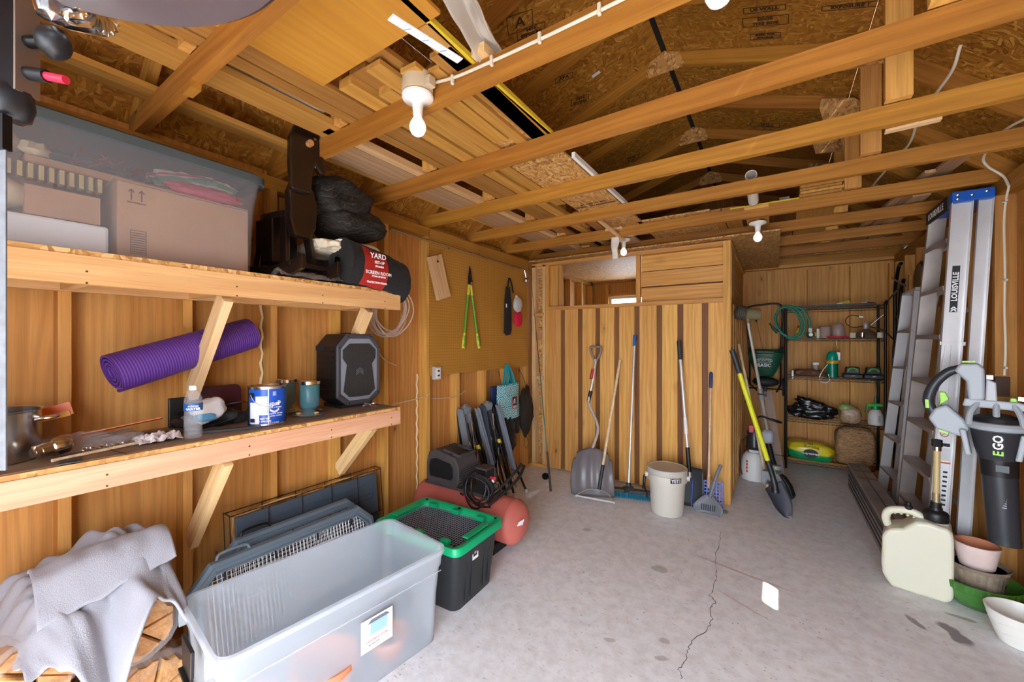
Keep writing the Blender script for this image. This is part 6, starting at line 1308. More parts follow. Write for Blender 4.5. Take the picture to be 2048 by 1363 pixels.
txt('LOUISVILLE', .036, onrail(1.84, 0, .0058), ax_, nv.cross(ax_), WINK, DCL, bold=.001)
for o_ in (0, .014): 
    for s_ in (-1, 1): MB().obx(onrail(1.70+o_, 0, .0058), onrail(1.685+o_, s_*.012, .0058), .006, .0008, ax_).build('arrow_mark', WINK, DCL)
decal(1.02, 1.05, -.03, .03, REDI); decal(.98, 1.0, -.03, .03, INK); decal(.82, .975, -.03, .03, PAPER); decal(.83, .85, -.028, .028, INK, o=.006)
MB().tube([onrail(.91, .018*math.cos(t), .006)+ax_*.018*math.sin(t) for t in [k*PI/8 for k in range(16)]], .0022, 5, True).build('warning_symbol', REDI, LD)
MB().obx(onrail(.91, -.012, .006)-ax_*.012, onrail(.91, .012, .006)+ax_*.012, .004, .001, ax_).build('warning_symbol', REDI, LD)
decal(.32, .74, -.032, .032, PAPER); decal(.72, .73, -.036, .036, OR, o=.006); decal(.40, .41, -.036, .036, OR, o=.006)
for i in range(8): decal(.45+i*.03, .462+i*.03, .006, .026, INK, 'print_line', .0062)
# spreader bars on the rail
sb0 = onrail(1.50, .0, .012)
for s_ in (-1, 1): MB().obx(onrail(1.47, s_*.012, .01), onrail(1.08, s_*.03-.01, .01), .028, .004, wv).build('spreader_bar', ALU, LD)
MB().obx(onrail(1.485, -.05, .012), onrail(1.485, .06, .012), .022, .006, ax_).build('spreader_hinge', ALU, LD)
MB().tube([onrail(1.09, -.03, .012), onrail(1.09, .0, .018)], .006, 8).build('bolt', CHROME, LD); MB().lathe([(.006, 0), (0, .003)], onrail(2.12, 0, .004), 8).build('rivet', CHROME, LD)
MB().tube([LT_+V((.0, -.06, -.55)), LT_+V((-.02, -.10, -.62))], .009, 8).build('latch', STEEL, LD)
for p in (RB, LB_, RB2, LB2_): MB().obx(p+V((0, 0, .0)), p+V((0, 0, .03)), .09, .04, (1, 0, 0)).build('rubber_foot', BLK, LD, bv=.003)
# second, shorter ladder behind
L2 = thing('stepladder', 'shorter dull aluminium stepladder behind the tall one', 'ladder', (.92, 4.9, 0))
A0, A1 = V((.86, 5.18, 0)), V((.98, 4.86, 1.90)); B0, B1 = V((.88, 4.62, 0)), V((1.0, 4.62, 1.92))
channel(L2, A0, A1, .07, .025, ALU, (1, 0, 0)); channel(L2, B0, B1, .065, -.025, ALU, (1, 0, 0))
channel(L2, A0+V((.09, 0, 0)), A1+V((.05, 0, 0)), .04, .02, ALUD, (1, 0, 0), 'rear_rail')
for z in (.30, .62, .94, 1.26, 1.58): a, b = A0.lerp(A1, z/1.9), B0.lerp(B1, z/1.9); MB().obx(a, b, .08, .02, (1, 0, 0)).build('step', ALUD, L2, bv=.002)
MB().obx(A1+V((.03, .03, .012)), B1+V((.03, -.05, .012)), .13, .025, (1, 0, 0)).build('ladder_top', ALU, L2, bv=.004)
# long grey perforated beam on the floor
BMt = thing('metal_beam', 'long grey perforated metal box beam lying on the floor by the ladder', 'beam', (.70, 4.3, 0)); BMM = nm('beam_grey', (.34, .30, .27), .6, .2, var=.3, vsc=5)
for (xa, xb) in ((.625, .695), (.702, .772)): MB().bx(xa, xb, 3.58, 5.30, .0, .255).build('box_section', BMM, BMt, bv=.004)
q = MB(); random.seed(2)
for j in range(120):
    y = 3.60+j*.014
    for z in (.04, .085, .13, .175): q.obx((.6245, y+(.007 if int(z*1000) % 2 else 0), z), (.6245, y+.004+(.007 if int(z*1000) % 2 else 0), z+.026), .005, .0012, (0, 1, 0))
tag(q.build('perforations', nm('beam_hole', (.025, .02, .018), .9), BMt), kind='stuff')
MB().bx(.62, .775, 3.58, 5.30, .212, .222).build('seam_line', nm('beam_dark', (.10, .09, .08), .6), BMt)
for y in (5.0, 4.75): MB().bx(.635, .765, y, y+.05, .255, .257).build('rust_patch', nm('rust', (.28, .14, .06), .8) if 'rust' not in bpy.data.materials else bpy.data.materials['rust'], BMt)
tag(MB().blob((.93, 5.42, .10), (.10, .12, .10), .15, 2, 24, 16, seed=3).build('orange_pot', nm('dark_orange_plastic', (.40, .13, .02), .5), sm=True), 'dark orange rounded pot on the floor behind the metal beam', 'pot')
# jug with hose
JG = thing('water_jug', 'cream translucent utility jug with a ribbed black cap', 'jug', (.715, 3.38, 0), rz=math.radians(-12)); JM = NT('cream_plastic', .38, .5)
JM.b.inputs['Base Color'].default_value = (.66, .64, .50, 1); JM.b.inputs['Subsurface Weight'].default_value = .25; JM.b.inputs['Subsurface Radius'].default_value = (.05, .04, .02); JM = JM.m
jb = [(-.128, .035), (-.105, .0), (.125, .0), (.152, .03), (.155, .12), (.155, .36), (.15, .40), (.14, .425), (.05, .44), (.0, .43), (-.03, .40), (-.055, .372), (-.09, .36), (-.125, .345), (-.145, .30), (-.15, .13), (-.145, .07)]
def jbuild(q, n, m, **k): return q.build(n, m, JG, world=False, **k)
jbuild(MB().prism(jb, (0, .10, 0), (1, 0, 0), (0, 0, 1), .20), 'jug_body', JM, bv=.022, seg=4)
jbuild(MB().tube(bez([(-.122, 0, .34), (-.132, 0, .39), (-.115, 0, .435), (-.06, 0, .456), (.0, 0, .452), (.04, 0, .43)]), .021, 12), 'jug_handle', JM, sm=True)
for i in range(4): jbuild(MB().lathe([(0, -.01), (.011, 0), (0, .01)], (-.09+.028*i, 0, .432-.004*abs(i-1)), 10), 'grip_bump', JM)
jbuild(MB().lathe([(.055, .40), (.055, .435)], (.085, 0, 0), 32), 'jug_neck', JM, sm=True)
jbuild(MB().lathe([(.053, .435), (.055, .44), (.055, .48), (.05, .49), (.03, .50), (.028, .515), (0, .515)], (.085, 0, 0), 48, mod=lambda t, i: 1+.02*math.cos(24*t) if i in (1, 2) else 1), 'cap', BLK, sm=True)
jbuild(MB().lathe([(.018, .46), (.02, .49), (.012, .495), (.012, .51), (0, .51)], (-.03, 0, 0), 20), 'vent_cap', BLK, sm=True)
HTm = nm('yellowed_tube', (.52, .40, .18), .3)
jbuild(MB().tube([(.085, 0, .515), (.087, 0, .545)], .024, 16), 'hose_nut', BLK, sm=True); jbuild(MB().tube([(.087, 0, .545), (.087, .0, .60)], .017, 14), 'hose_cuff', nm('dull_brass', (.40, .32, .18), .4, .6), sm=True)
jbuild(MB().tube([(.087, 0, .59), (.09, .005, .85)], .015, 14), 'clear_tube', HTm, sm=True); jbuild(MB().tube([(.09, .005, .85), (.09, .005, .875)], .019, 14), 'tube_clamp', STEEL, sm=True); jbuild(MB().tube([(.09, .005, .875), (.09, .005, .915)], .023, 8), 'tube_cap', BLK)
jbuild(MB().tube([(.087, 0, .575), (.115, 0, .575)], .008, 8), 'clamp_screw', STEEL)
# leaf blower hung on the wall
BW = thing('leaf_blower', 'grey and black cordless leaf blower hanging nozzle down on the right wall', 'leaf blower', (1.0, 3.33, .4)); LB3 = nm('blower_grey', (.36, .40, .43), .4); LB4 = nm('blower_black', (.03, .033, .04), .38)
vd = V((.95, 3.33, 0)).normalized(); sr = V((vd.y, -vd.x, 0))  # sr: to the right in the photograph, about (.96, -.27)
C0 = V((1.0, 3.33, 0))
def bp(a, z, o=0): return C0+sr*a+vd*o+V((0, 0, z))
def bpr(poly, th, name, mat, o=0, **k): return MB().prism(poly, bp(0, 0, o+th/2), sr, (0, 0, 1), th).build(name, mat, BW, **k)
MB().tube([bp(.055, .40), bp(.035, .78)], [.060, .068], 28).build('nozzle_tube', LB4, BW, sm=True)
MB().tube([bp(.0555, .39), bp(.055, .415)], [.061, .061], 28).build('nozzle_rim', LB4, BW, sm=True)
MB().tube([bp(.036, .76), bp(.033, .85)], [.0705, .074], 28).build('tube_collar', BLK, BW, sm=True); MB().obx(bp(.045, .79, -.076), bp(.045, .83, -.074), .05, .004, sr).build('release_button', LB4, BW, bv=.002)
MB().tube([bp(.033, .85), bp(.03, .91), bp(.028, 1.01)], [.075, .086, .10], 28).build('fan_housing', LB4, BW, sm=True)
for a0 in (-.075, .10): bpr([(a0-.012, .86), (a0+.012, .86), (a0+.022*(1 if a0 > 0 else -1)+.012, 1.0), (a0+.022*(1 if a0 > 0 else -1)-.014, 1.0)], .12, 'side_panel', LB3, -.01, bv=.006)
MB().lathe([(.095, 0), (.118, .01), (.122, .03), (.112, .045), (.09, .05)], bp(.028, 1.005), 36).build('intake_ring', LB3, BW, sm=True)
MB().lathe([(.1, 0), (.09, .03), (.05, .05), (0, .055)], bp(.028, 1.045), 28).build('intake_grille', BLK, BW, sm=True)
for k in range(8): t = k*PI/8; MB().obx(bp(.028, 1.098)+V((math.cos(t)*.09, math.sin(t)*.09, -.035)), bp(.028, 1.10)+V((-math.cos(t)*.02, -math.sin(t)*.02, 0)), .004, .006, (0, 0, 1)).build('grille_bar', DGRY, BW)
for a0 in (-.075, .028, .12): MB().tube(bez([bp(a0*1.0, 1.03, -.07), bp(a0*.9+.0, 1.10, -.05), bp(a0*.6+.01, 1.16, -.02)]), .014, 8).build('cage_strut', LB3, BW, sm=True)
bpr([(-.10, 1.13), (.16, 1.12), (.17, 1.15), (.10, 1.17), (-.09, 1.175)], .07, 'cage_top', LB3, 0, bv=.008)
bpr([(-.20, .98), (-.10, .95), (-.07, 1.0), (-.09, 1.05), (-.16, 1.13), (-.21, 1.10), (-.235, 1.04)], .06, 'handle_base', LB3, -.01, bv=.012)
MB().tube(bez([bp(-.21, 1.06), bp(-.235, 1.14), bp(-.21, 1.24), bp(-.15, 1.32), bp(-.08, 1.345)]), [.026]*16+[.024]*16+[.026], 14).build('handle_grip', LB4, BW, sm=True)
bpr([(-.13, 1.33), (-.11, 1.37), (-.04, 1.375), (-.015, 1.345), (-.015, 1.17), (-.075, 1.16), (-.085, 1.27)], .07, 'battery_housing', LB3, 0, bv=.012, seg=3)
bpr([(-.015, 1.16), (.03, 1.15), (.025, 1.27), (-.01, 1.29)], .06, 'battery', nm('battery_grey', (.45, .47, .5), .4), 0, bv=.006); bpr([(-.01, 1.285), (.015, 1.285), (.015, 1.31), (-.01, 1.31)], .03, 'white_catch', WHT, 0)
bpr([(-.19, 1.12), (-.15, 1.16), (-.165, 1.20), (-.19, 1.20), (-.185, 1.15)], .03, 'trigger', LIME, -.01, bv=.004); bpr([(-.245, 1.10), (-.23, 1.10), (-.232, 1.15), (-.247, 1.15)], .04, 'lime_button', LIME, -.02); bpr([(-.10, 1.375), (-.05, 1.38), (-.05, 1.388), (-.10, 1.385)], .04, 'lime_tab', LIME, 0); bpr([(-.19, .965), (-.15, .955), (-.155, .975), (-.19, .98)], .065, 'lime_tab', LIME, 0); bpr([(.07, 1.168), (.10, 1.165), (.095, 1.19), (.075, 1.19)], .03, 'lime_tab', LIME, 0, bv=.004)
BDG = MB().obx(bp(.033, .865, -.088), bp(.030, 1.0, -.108), .045, .004, sr).build('badge', INK, BW)
txt('GO', .05, bp(.031, .955, -.111), (0, 0, 1), -sr, WINK, BDG, bold=.0015); txt('E', .05, bp(.032, .895, -.104), (0, 0, 1), -sr, LIME, BDG, bold=.0015)
for i in range(5): MB().obx(bp(.045+.004*i, .60+i*.012, -.066), bp(.06, .60+i*.012, -.066), .004, .002, (0, 0, 1)).build('embossed_mark', LGRY, BW)
MB().tube([bp(.16, 1.14), bp(.30, 1.15)], .016, 10).build('wall_hook', DGRY, BW, sm=True); MB().obx(bp(.10, 1.19, -.03), bp(.30, 1.175, -.03), .02, .004, (0, 0, 1)).build('hook_plate', STEEL, BW)
MB().blob(bp(.26, 1.09), (.09, .05, .05), .2, 3, 20, 14, seed=2).build('dark_attachment', LB4, BW, sm=True)
# pots in the right corner
GG = nm('green_glaze', (.05, .19, .025), .2, coat=.5, var=.35, vsc=9); GB2 = nm('brown_glaze', (.30, .235, .17), .25, coat=.4, var=.5, vsc=12)
T = thing('planter_bowl', 'wide green glazed bowl with a ribbed rim on the floor by the jug', 'bowl', (.965, 3.37, 0))
MB().lathe([(.09, 0), (.11, .004), (.15, .05), (.168, .10), (.17, .105), (.176, .11), (.18, .15), (.172, .152), (.165, .145), (.14, .06), (.10, .02), (0, .018)], (.965, 3.37, 0), 180, mod=lambda t, i: 1+.014*math.cos(36*t) if i in (5, 6) else (1+.01*math.sin(9*t) if i == 2 else 1)).build('bowl_body', GG, T, sm=True)
T = thing('ribbed_pot', 'brown glazed fluted pot stacked inside the green bowl', 'plant pot', (.965, 3.37, .045))
MB().lathe([(.075, 0), (.09, .004), (.118, .17), (.13, .18), (.132, .19), (.124, .195), (.115, .185), (.085, .02), (0, .02)], (.965, 3.37, .04), 96, mod=lambda t, i: 1+.022*math.cos(28*t) if i in (1, 2) else 1).build('pot_body', GB2, T, sm=True)
MB().lathe([(.117, .172), (0, .172)], (.965, 3.37, .04), 32).build('dark_liner', BLK, T)
T = thing('plant_pot', 'whitewashed terracotta pot on top of the fluted pot', 'plant pot', (.965, 3.37, .215))
MB().lathe([(0, 0), (.07, .001), (.093, .125), (.093, .13), (.083, .131)], (.965, 3.37, .215), 48, caps=False).build('pot_body', nm('whitewash', (.70, .55, .50), .8, var=.1, vsc=14), T, sm=True)
MB().lathe([(.0925, .1312), (.0831, .132), (.080, .12), (.062, .02), (0, .02)], (.965, 3.37, .215), 48, caps=False).build('pot_inside', TERR, T, sm=True); MB().blob((.965, 3.37, .27), (.05, .05, .015), .3, 5, 18, 8, seed=1).build('soil', nm('dry_soil', (.3, .15, .08), .95), T, sm=True)
WG = nm('white_glaze', (.78, .76, .70), .35, var=.05)
T = thing('scalloped_pot', 'white scalloped ceramic pot at the right edge, nearest the camera', 'plant pot', (1.025, 3.085, 0))
MB().lathe([(.055, 0), (.068, .004), (.085, .05), (.10, .10), (.116, .16), (.110, .161), (.06, .02), (0, .018)], (1.01, 3.03, 0), 72, mod=lambda t, i: 1+.012*abs(math.sin(5*t+i*.8)) if i in (2, 3, 4) else 1).build('pot_body', WG, T, sm=True)
for zz, r in ((.055, .088), (.105, .103)):
    MB().tube([V((1.01+(r+.002)*math.cos(t), 3.03+(r+.002)*math.sin(t), zz+.014*abs(math.sin(2.5*t)))) for t in [k*PI/36 for k in range(72)]], .0025, 5, True).build('petal_ridge', WG, T, sm=True)
# conduit, junction box and other things on the right wall
CW = nm('white_cable', (.62, .56, .44), .45)
T = thing('wall_cable', 'cream cable stapled down the stud of the right wall', 'cable', (1.12, 3.5, 1.2)); pts_ = [oX(x, y, 1.115) for x, y in ((2018, 372), (2012, 400), (2008, 450), (2010, 540), (2009, 620), (2011, 690), (2009, 750))]
MB().tube(bez(pts_, 6), .0055, 8).build('cable_body', CW, T, sm=True)
for x, y in ((2010, 402), (2010, 560), (2010, 735)): p = oX(x, y, 1.113); MB().obx(p+V((0, -.022, 0)), p+V((0, .022, 0)), .012, .012, (0, 0, 1)).build('cable_clip', CW, T, bv=.003)
p = oX(2000, 770, 1.17); T = thing('switch_box', 'dark metal box with grey plate on the right wall above the blower', 'box', p); MB().bx(1.12, 1.18, p.y-.10, p.y+.08, p.z-.06, p.z+.06).build('box_body', nm('brown_metal', (.09, .05, .03), .5), T, bv=.003); MB().bx(1.115, 1.12, p.y-.07, p.y+.0, p.z-.02, p.z+.02).build('face_plate', nm('grey_plate', (.28, .25, .22), .5), T)
# dark hand truck and odds and ends in the back right corner
HT_ = thing('hand_truck', 'black tubular hand truck frame standing in the back right corner', 'hand truck', (1.03, 5.55, 0))
MB().tube(bez([(1.07, 5.80, .15), (1.07, 5.80, .9), (1.07, 5.80, 1.75), (1.065, 5.76, 2.05), (1.06, 5.60, 2.25), (1.06, 5.50, 2.28)]), .016, 10).build('frame_tube', BLKM, HT_, sm=True)
MB().tube(bez([(1.05, 5.52, .15), (1.05, 5.52, .9), (1.055, 5.52, 1.75), (1.055, 5.48, 2.0), (1.055, 5.38, 2.10)]), .016, 10).build('frame_tube', BLKM, HT_, sm=True)
for z in (.4, .9, 1.4, 1.75): MB().tube([(1.07, 5.80, z), (1.05, 5.52, z)], .012, 8).build('cross_tube', BLKM, HT_, sm=True)
for y in (5.47, 5.85): MB().lathe([(.03, -.02), (.065, -.022), (.07, 0), (.065, .022), (.03, .02)], (1.055, y, .072), 28, MX.Rotation(PI/2, 3, 'X')).build('wheel', DGRY, HT_, sm=True)
MB().bx(.99, 1.08, 5.52, 5.80, .02, .03).build('toe_plate', BLKM, HT_)
tag(MB().obx((1.05, 5.27, 1.25), (1.06, 5.18, 2.12), .05, .02, (0, 1, 0)).build('wood_lath', W_STUD), 'thin upright wooden lath behind the shorter ladder', 'lath')
T = thing('hanging_reel', 'flat black round reel hanging high on the right wall behind the ladder', 'reel', (1.09, 4.62, 1.9))
MB().lathe([(.05, -.02), (.15, -.03), (.17, -.015), (.17, .015), (.15, .03), (.05, .02)], (1.08, 4.88, 2.03), 36, Rx).build('reel_body', BLKM, T, sm=True)
T = thing('tool_strap', 'looped black hoses and cords hanging beside the wire rack', 'hoses', (1.03, 5.3, 1.0))
for i, (y, z0, z1) in enumerate(((5.60, 1.05, 1.45), (5.50, 1.0, 1.42), (5.42, 1.06, 1.46))):
    MB().tube(bez([(1.03, y-.04, z1), (1.03, y-.05, z0+.1), (1.03, y, z0), (1.03, y+.05, z0+.1), (1.03, y+.03, z1), (1.04, y, z1+.04)]), .012, 8).build('hose_loop', BLK, T, sm=True)
MB().tube([(1.0, 5.52, 1.30), (1.02, 5.44, 1.36)], .01, 8).build('steel_clip', STEEL, T); MB().tube([(1.02, 5.6, 1.42), (1.10, 5.45, 1.46)], .012, 8).build('hanger', DGRY, T)
T = thing('hand_tools', 'steel handled pruning tool hanging above the rack by the hand truck', 'tool', (1.0, 5.6, 1.85)); MB().tube([(.99, 5.64, 1.93), (1.03, 5.44, 2.02)], .008, 8).build('steel_shank', STEEL, T); MB().tube([(.98, 5.66, 1.92), (.99, 5.74, 1.89)], .014, 8).build('black_handle', BLK, T)
T = thing('hand_tools', 'grey wooden handle hanging between the rack and the short ladder', 'tool', (1.0, 5.4, 1.7)); MB().tube([(1.01, 5.60, 2.15), (1.05, 5.25, 2.02)], .009, 8).build('handle', nm('grey_wood', (.3, .22, .16), .7), T)
# ================================================================ UNDER THE ROOF
# lumber stored on the joists
random.seed(21)
ZJ = 2.5525
LAB = {}
def lum(label, xa, xb, y0, y1, t=.019, z=ZJ, mat=W_LUM, skew=0, grp=None, name='lumber_board', z2=None):
    o = board(name, ((xa+xb)/2, y0, z+t/2), ((xa+xb)/2+skew, y1, (z if z2 is None else z2)+t/2), xb-xa, t, (1, 0, 0), mat)
    return tag(o, label, 'board', grp)
lum('wide greyish pale plank at the left edge of the lumber on the joists', -2.155, -1.915, 1.19, 4.6, .022, mat=W_GREY)
lum('slim pale board right of the wide greyish plank on the joists', -1.905, -1.845, 1.15, 4.3, .035, mat=W_PALE)
lum('narrow yellowish strip along the left side of the wide greyish plank', -2.19, -2.165, 1.2, 3.3, .02)
lum('wide plank on the joists over the clear tub on the upper shelf', -1.95, -1.80, -.2, 1.30, .03)
lum('slim board on the joists above the rocking horse', -2.30, -2.235, -.3, 1.28, .03)
lum('pair board lying close to the rocking horse board on the joists', -2.22, -2.175, -.3, 1.32, .025, skew=-.015)
GRPL = 'loose boards stored on the ceiling joists'
x = -1.72; i = 0
while x < -1.0:
    wd_ = random.choice((.05, .065, .09, .09, .115)); y0 = random.uniform(.98, 1.2) if x > -1.6 else random.uniform(.2, .5); y1 = random.choice((2.6, 3.2, 3.9, 4.4))+random.uniform(-.25, .2)
    if x+wd_ > -1.30: y1 = random.uniform(1.72, 1.9)
    lum('loose pine board in the joist row, '+ORDW[i]+' from the wide greyish plank', x, x+wd_-.008, y0, y1, random.choice((.019, .019, .036)), skew=random.uniform(-.02, .02), grp=GRPL); x += wd_+random.choice((0, .004, .012)); i += 1
for i, (xa, xb, y0, y1, z) in enumerate(((-1.70, -1.60, .2, 2.9, ZJ+.038), (-1.58, -1.50, 1.3, 3.6, ZJ+.038), (-1.46, -1.36, 1.0, 2.5, ZJ+.038), (-1.33, -1.22, .97, 2.2, ZJ+.038), (-1.78, -1.735, .1, 1.5, ZJ+.02), (-1.2, -1.10, 1.2, 1.9, ZJ+.038))):
    lum('pine board lying on top of the joist row, '+('over its left edge', 'between the two bulb-side gaps', 'behind the first bulb socket', 'just past the plywood sheet edge', 'furthest left, above the rocking horse head', 'furthest right, above the chipboard offcut')[i], xa, xb, y0, y1, .02, z, skew=random.uniform(-.03, .03), grp='upper layer of boards over the ceiling joists')
lum('crooked board rising at the right side of the lumber pile near the first bulb', -1.03, -.955, .95, 1.95, .02, ZJ, skew=-.03)
lum('narrow yellow painted strip at the right edge of the lumber pile', -.965, -.945, .8, 2.0, .02, mat=nm('yellow_edge', (.66, .48, .03), .6))
lum('square ended board sticking out at the right edge of the lumber pile', -.94, -.88, 1.15, 1.30, .035, mat=W_PALE)
lum('short pale stick hanging down between the rear joists', -1.30, -1.275, 3.02, 3.72, .02, 2.56, mat=W_PALE, skew=.10, z2=2.44)
for i, (xa, xb, y0, y1) in enumerate(((-1.42, -1.33, 3.1, 4.3), (-1.60, -1.52, 3.3, 5.2), (-1.80, -1.72, 3.4, 5.3))):
    lum('loose pine board reaching over the enclosure roof, '+ORDW[i]+' from the right', xa, xb, y0, y1, .02, ZJ+.02, skew=random.uniform(-.06, .06), grp='boards near the enclosure roof')
def sheet(name, label, x0, x1, y0, y1, z, t, mat, cat='sheet'):
    return tag(board(name, ((x0+x1)/2, y0, z+t/2), ((x0+x1)/2, y1, z+t/2), x1-x0, t, (1, 0, 0), mat), label, cat)
sheet('plywood_sheet', 'large golden plywood sheet lying on the joists at the top of the view', -1.56, -.90, -.45, .945, ZJ, .014, PLYW)
sheet('osb_panel', 'square chipboard offcut on the joists with black printed lettering', -1.33, -.985, 2.02, 3.02, ZJ, .012, OSBL)
sheet('osb_panel', 'chipboard offcut lying under the boards right of the first bulb', -1.36, -1.02, 1.22, 1.96, ZJ+.021, .010, OSBL)
sheet('osb_panel', 'small chipboard offcut on the joists near the torn paper strip', -1.30, -.98, 3.06, 3.64, ZJ, .012, OSBL)
sheet('osb_panel', 'chipboard offcut on the joists left of the enclosure mullion', -1.02, -.44, 3.56, 4.4, ZJ, .012, OSBL)
for i, (s_, yy) in enumerate((('EXPOSURE 1  24/16  SHEATHING SPAN', 2.93), ('APA  RATED  7/16  INCH', 2.88))): txt(s_, .030, (-1.16, yy, ZJ-.0005), (1, 0, 0), (0, -1, 0), STMP, bpy.data.objects['osb_panel'], 'stamp', bold=.0015, sx=.62)
sheet('white_trim', 'white trim strip along the edge of the printed chipboard offcut', -.975, -.955, 2.1, 3.1, ZJ, .03, WHT, 'trim')
def pbag(u, v): return V((-.90+.10*u+.03*math.sin(v*5), .72+.55*v, ZJ+.02+.06*math.sin(u*PI)+.02*NZ.noise(V((u*6, v*7, 1)))-.03*v))
tag(MB().grid(pbag, 24, 40).build('plastic_wrapping', clearplastic('milky_film', (.75, .70, .62), .7, .25), sm=True, solid=.002), 'milky plastic wrapping beside the golden plywood sheet on the joists', 'plastic')
T = thing('white_lath', 'white printed strip among the boards beside the plywood sheet', 'strip', (-1.07, 1.02, ZJ-.004)); MB().obx((-1.04, .86, ZJ-.003), (-.985, 1.14, ZJ-.003), .035, .003, (1, 0, 0)).build('strip_body', PAPER, T)
for k in range(3): MB().obx((-1.045+.016*k, .92+.07*k, ZJ-.0052), (-1.02+.016*k, .93+.07*k, ZJ-.0052), .004, .0008, (1, 0, 0)).build('print_mark', LB2, T)
def wsh(u, v): return V((-1.87+.16*u, .68+.42*v, 2.575+.09*u*(1-v)+.03*math.sin(u*2)))
tag(MB().grid(wsh, 10, 10).build('white_sheet', nm('grey_white_sheet', (.55, .5, .48), .5), sm=True, solid=.003), 'curled greyish white sheet between the boards above the rocking horse', 'sheet')
tag(MB().bx(-1.875, -1.79, .571, .605, 2.435, 2.462).build('joist_block', W_JOIST), 'small wood block fixed under the nearest joist', 'block')
# right side and rear attic contents
PV = thing('pvc_pipe', 'white plastic pipe standing up through the joists near the middle', 'pipe', (-.1, 3.3, 2.5)); a = oY(1507, 402, 3.62); b = oY(1502, 350, 3.16)
PVM = nm('pvc_white', (.78, .76, .70), .35); d = (b-a).normalized(); Rp = MX((d.orthogonal().normalized(), d.cross(d.orthogonal().normalized()), d)).transposed(); Lp = (b-a).length
MB().lathe([(.03, 0), (.036, 0), (.036, Lp), (.030, Lp), (.030, .01)], a, 28, Rp).build('pipe_body', PVM, PV, sm=True)
PVe = a
board_ = lum('yellow edged ruler lying across the rear joist', -.31, -.28, 3.2, 3.9, .01, ZJ)
board_.matrix_basis = MX.Translation((.05, 3.645, 2.558)) @ MX.Diagonal((1, 1, 1, 1)); board_.data = board_.data.copy(); board_.data.materials[0] = nm('yellow_level', (.7, .6, .03), .5)
random.seed(31)
for i in range(7): lum('thin trim plank in the rear stack right of the pipe, '+ORDW[6-i]+' from its top', .16+random.uniform(-.01, .01), .40+random.uniform(-.01, .01), 3.60, 5.3, .018, ZJ+i*.022, mat=W_LUM, grp='stack of trim planks on the rear joists')
for i in range(3): lum('short plank on the rear joists left of the pipe, '+ORDW[i]+' from the left', -.62+i*.13, -.50+i*.13, 3.66, 5.2, .03, ZJ, mat=W_LUM, grp='low stack of planks on the rear joists')
random.seed(40)
for i in range(9): xx = -2.1+i*.2; lum('old board in the attic over the enclosure, '+ORDW[i]+' from the left wall', xx, xx+.12, 4.35, 6.0, .02, ZJ, mat=W_LUM, skew=random.uniform(-.08, .08), grp='old boards over the enclosure')
T = thing('white_spool', 'small white ribbed spool between the pipe and the plank stack', 'spool', (.06, 3.75, ZJ))
for i in range(6): MB().lathe([(.03, 0), (.035, .002), (.035, .008), (.03, .01)], (.03+i*.011, 3.78, ZJ+.04), 18, Rx).build('spool_rib', WHT, T, sm=True)
random.seed(52)
for i, (x0_, y0_, z0_, x1_, y1_, z1_, w_) in enumerate(((.93, 3.35, 2.60, .74, 5.5, 2.575, .09), (.83, 3.6, 2.585, .62, 5.6, 2.575, .05), (.90, 4.1, 2.575, .84, 5.9, 2.57, .1))):
    tag(board('lumber_board', (x0_, y0_, z0_), (x1_, y1_, z1_), w_, .02, (1, .1, 0), W_GREY), ('weathered lath with a broken end leaning over the joists above the ladder', 'narrow weathered lath beside the broken ended one over the ladder', 'short weathered board over the joists near the right wall')[i], 'board')
tag(MB().obx((.42, 2.46, 2.455), (.60, 2.46, 2.459), .03, .012, (0, 1, 0)).build('wood_sliver', W_PALE), 'thin pale wood sliver under the joist near the tall truss post', 'sliver')
# light sockets and bulbs
BULB = nm('bulb_glass', (.86, .84, .80), .12, emit=.08, coat=.6); CER = nm('white_ceramic', (.80, .78, .74), .25); BOXM = nm('beige_box', (.52, .42, .28), .5)
def light(label, c, zt, box=True, r=.034):
    T = thing('bulb_socket', label, 'light fixture', c); x, y, z = c
    if box:
        MB().lathe([(.062, 0), (.064, .005), (.062, .07), (0, .07)], (x, y, z+.135), 24, mod=lambda t, i: 1-.06*(abs(math.sin(2*t)) > .92)).build('junction_box', BOXM, T, sm=True)
        MB().bx(x+.05, x+.085, y-.02, y+.015, z+.14, z+.18).build('box_clamp', BOXM, T, bv=.003)
    MB().lathe([(.021, .075), (.022, .094), (.03, .104), (.058, .112), (.063, .118), (.063, .13), (.055, .134), (0, .134)], c, 32).build('socket_plate', CER, T, sm=True)
    MB().lathe([(.017, .048), (.020, .055), (.020, .08), (0, .08)], c, 20).build('bulb_base', CER, T, sm=True)
    MB().lathe([(0, -.034), (.012, -.032), (.024, -.024), (.0325, -.008), (.034, .004), (.031, .018), (.022, .034), (.0165, .044), (.016, .052)], c, 28).build('bulb', BULB, T, sm=True)
    if zt: MB().cyl((x, y, z+.134+(.07 if box else 0)), (x, y, zt), .015).build('mounting_stem', BOXM, T)
    return T
light('white bulb socket on a beige box at the first joist beside the lumber', (-1.205, 1.135, 2.36), 0)
light('large white bulb nearest the top edge, hanging from the first joist', (-.12, 1.15, 2.395), 0)
light('bulb socket behind the torn paper strip by the enclosure', (-1.25, 3.90, 2.375), 2.53, False)
light('small bulb socket in front of the enclosure corner', (-.12, 3.93, 2.365), 2.52, False)
MB().bx(-1.33, -1.17, 3.60, 4.23, 2.53, 2.55).build('fixture_board', W_PALE, None); tag(bpy.data.objects['fixture_board'], 'pale board between the joists carrying the bulb socket behind the paper', 'board')
tag(MB().bx(-.20, -.04, 3.60, 4.23, 2.52, 2.545).build('fixture_board', W_STUD, None), 'board between the joists carrying the bulb socket at the enclosure corner', 'board')
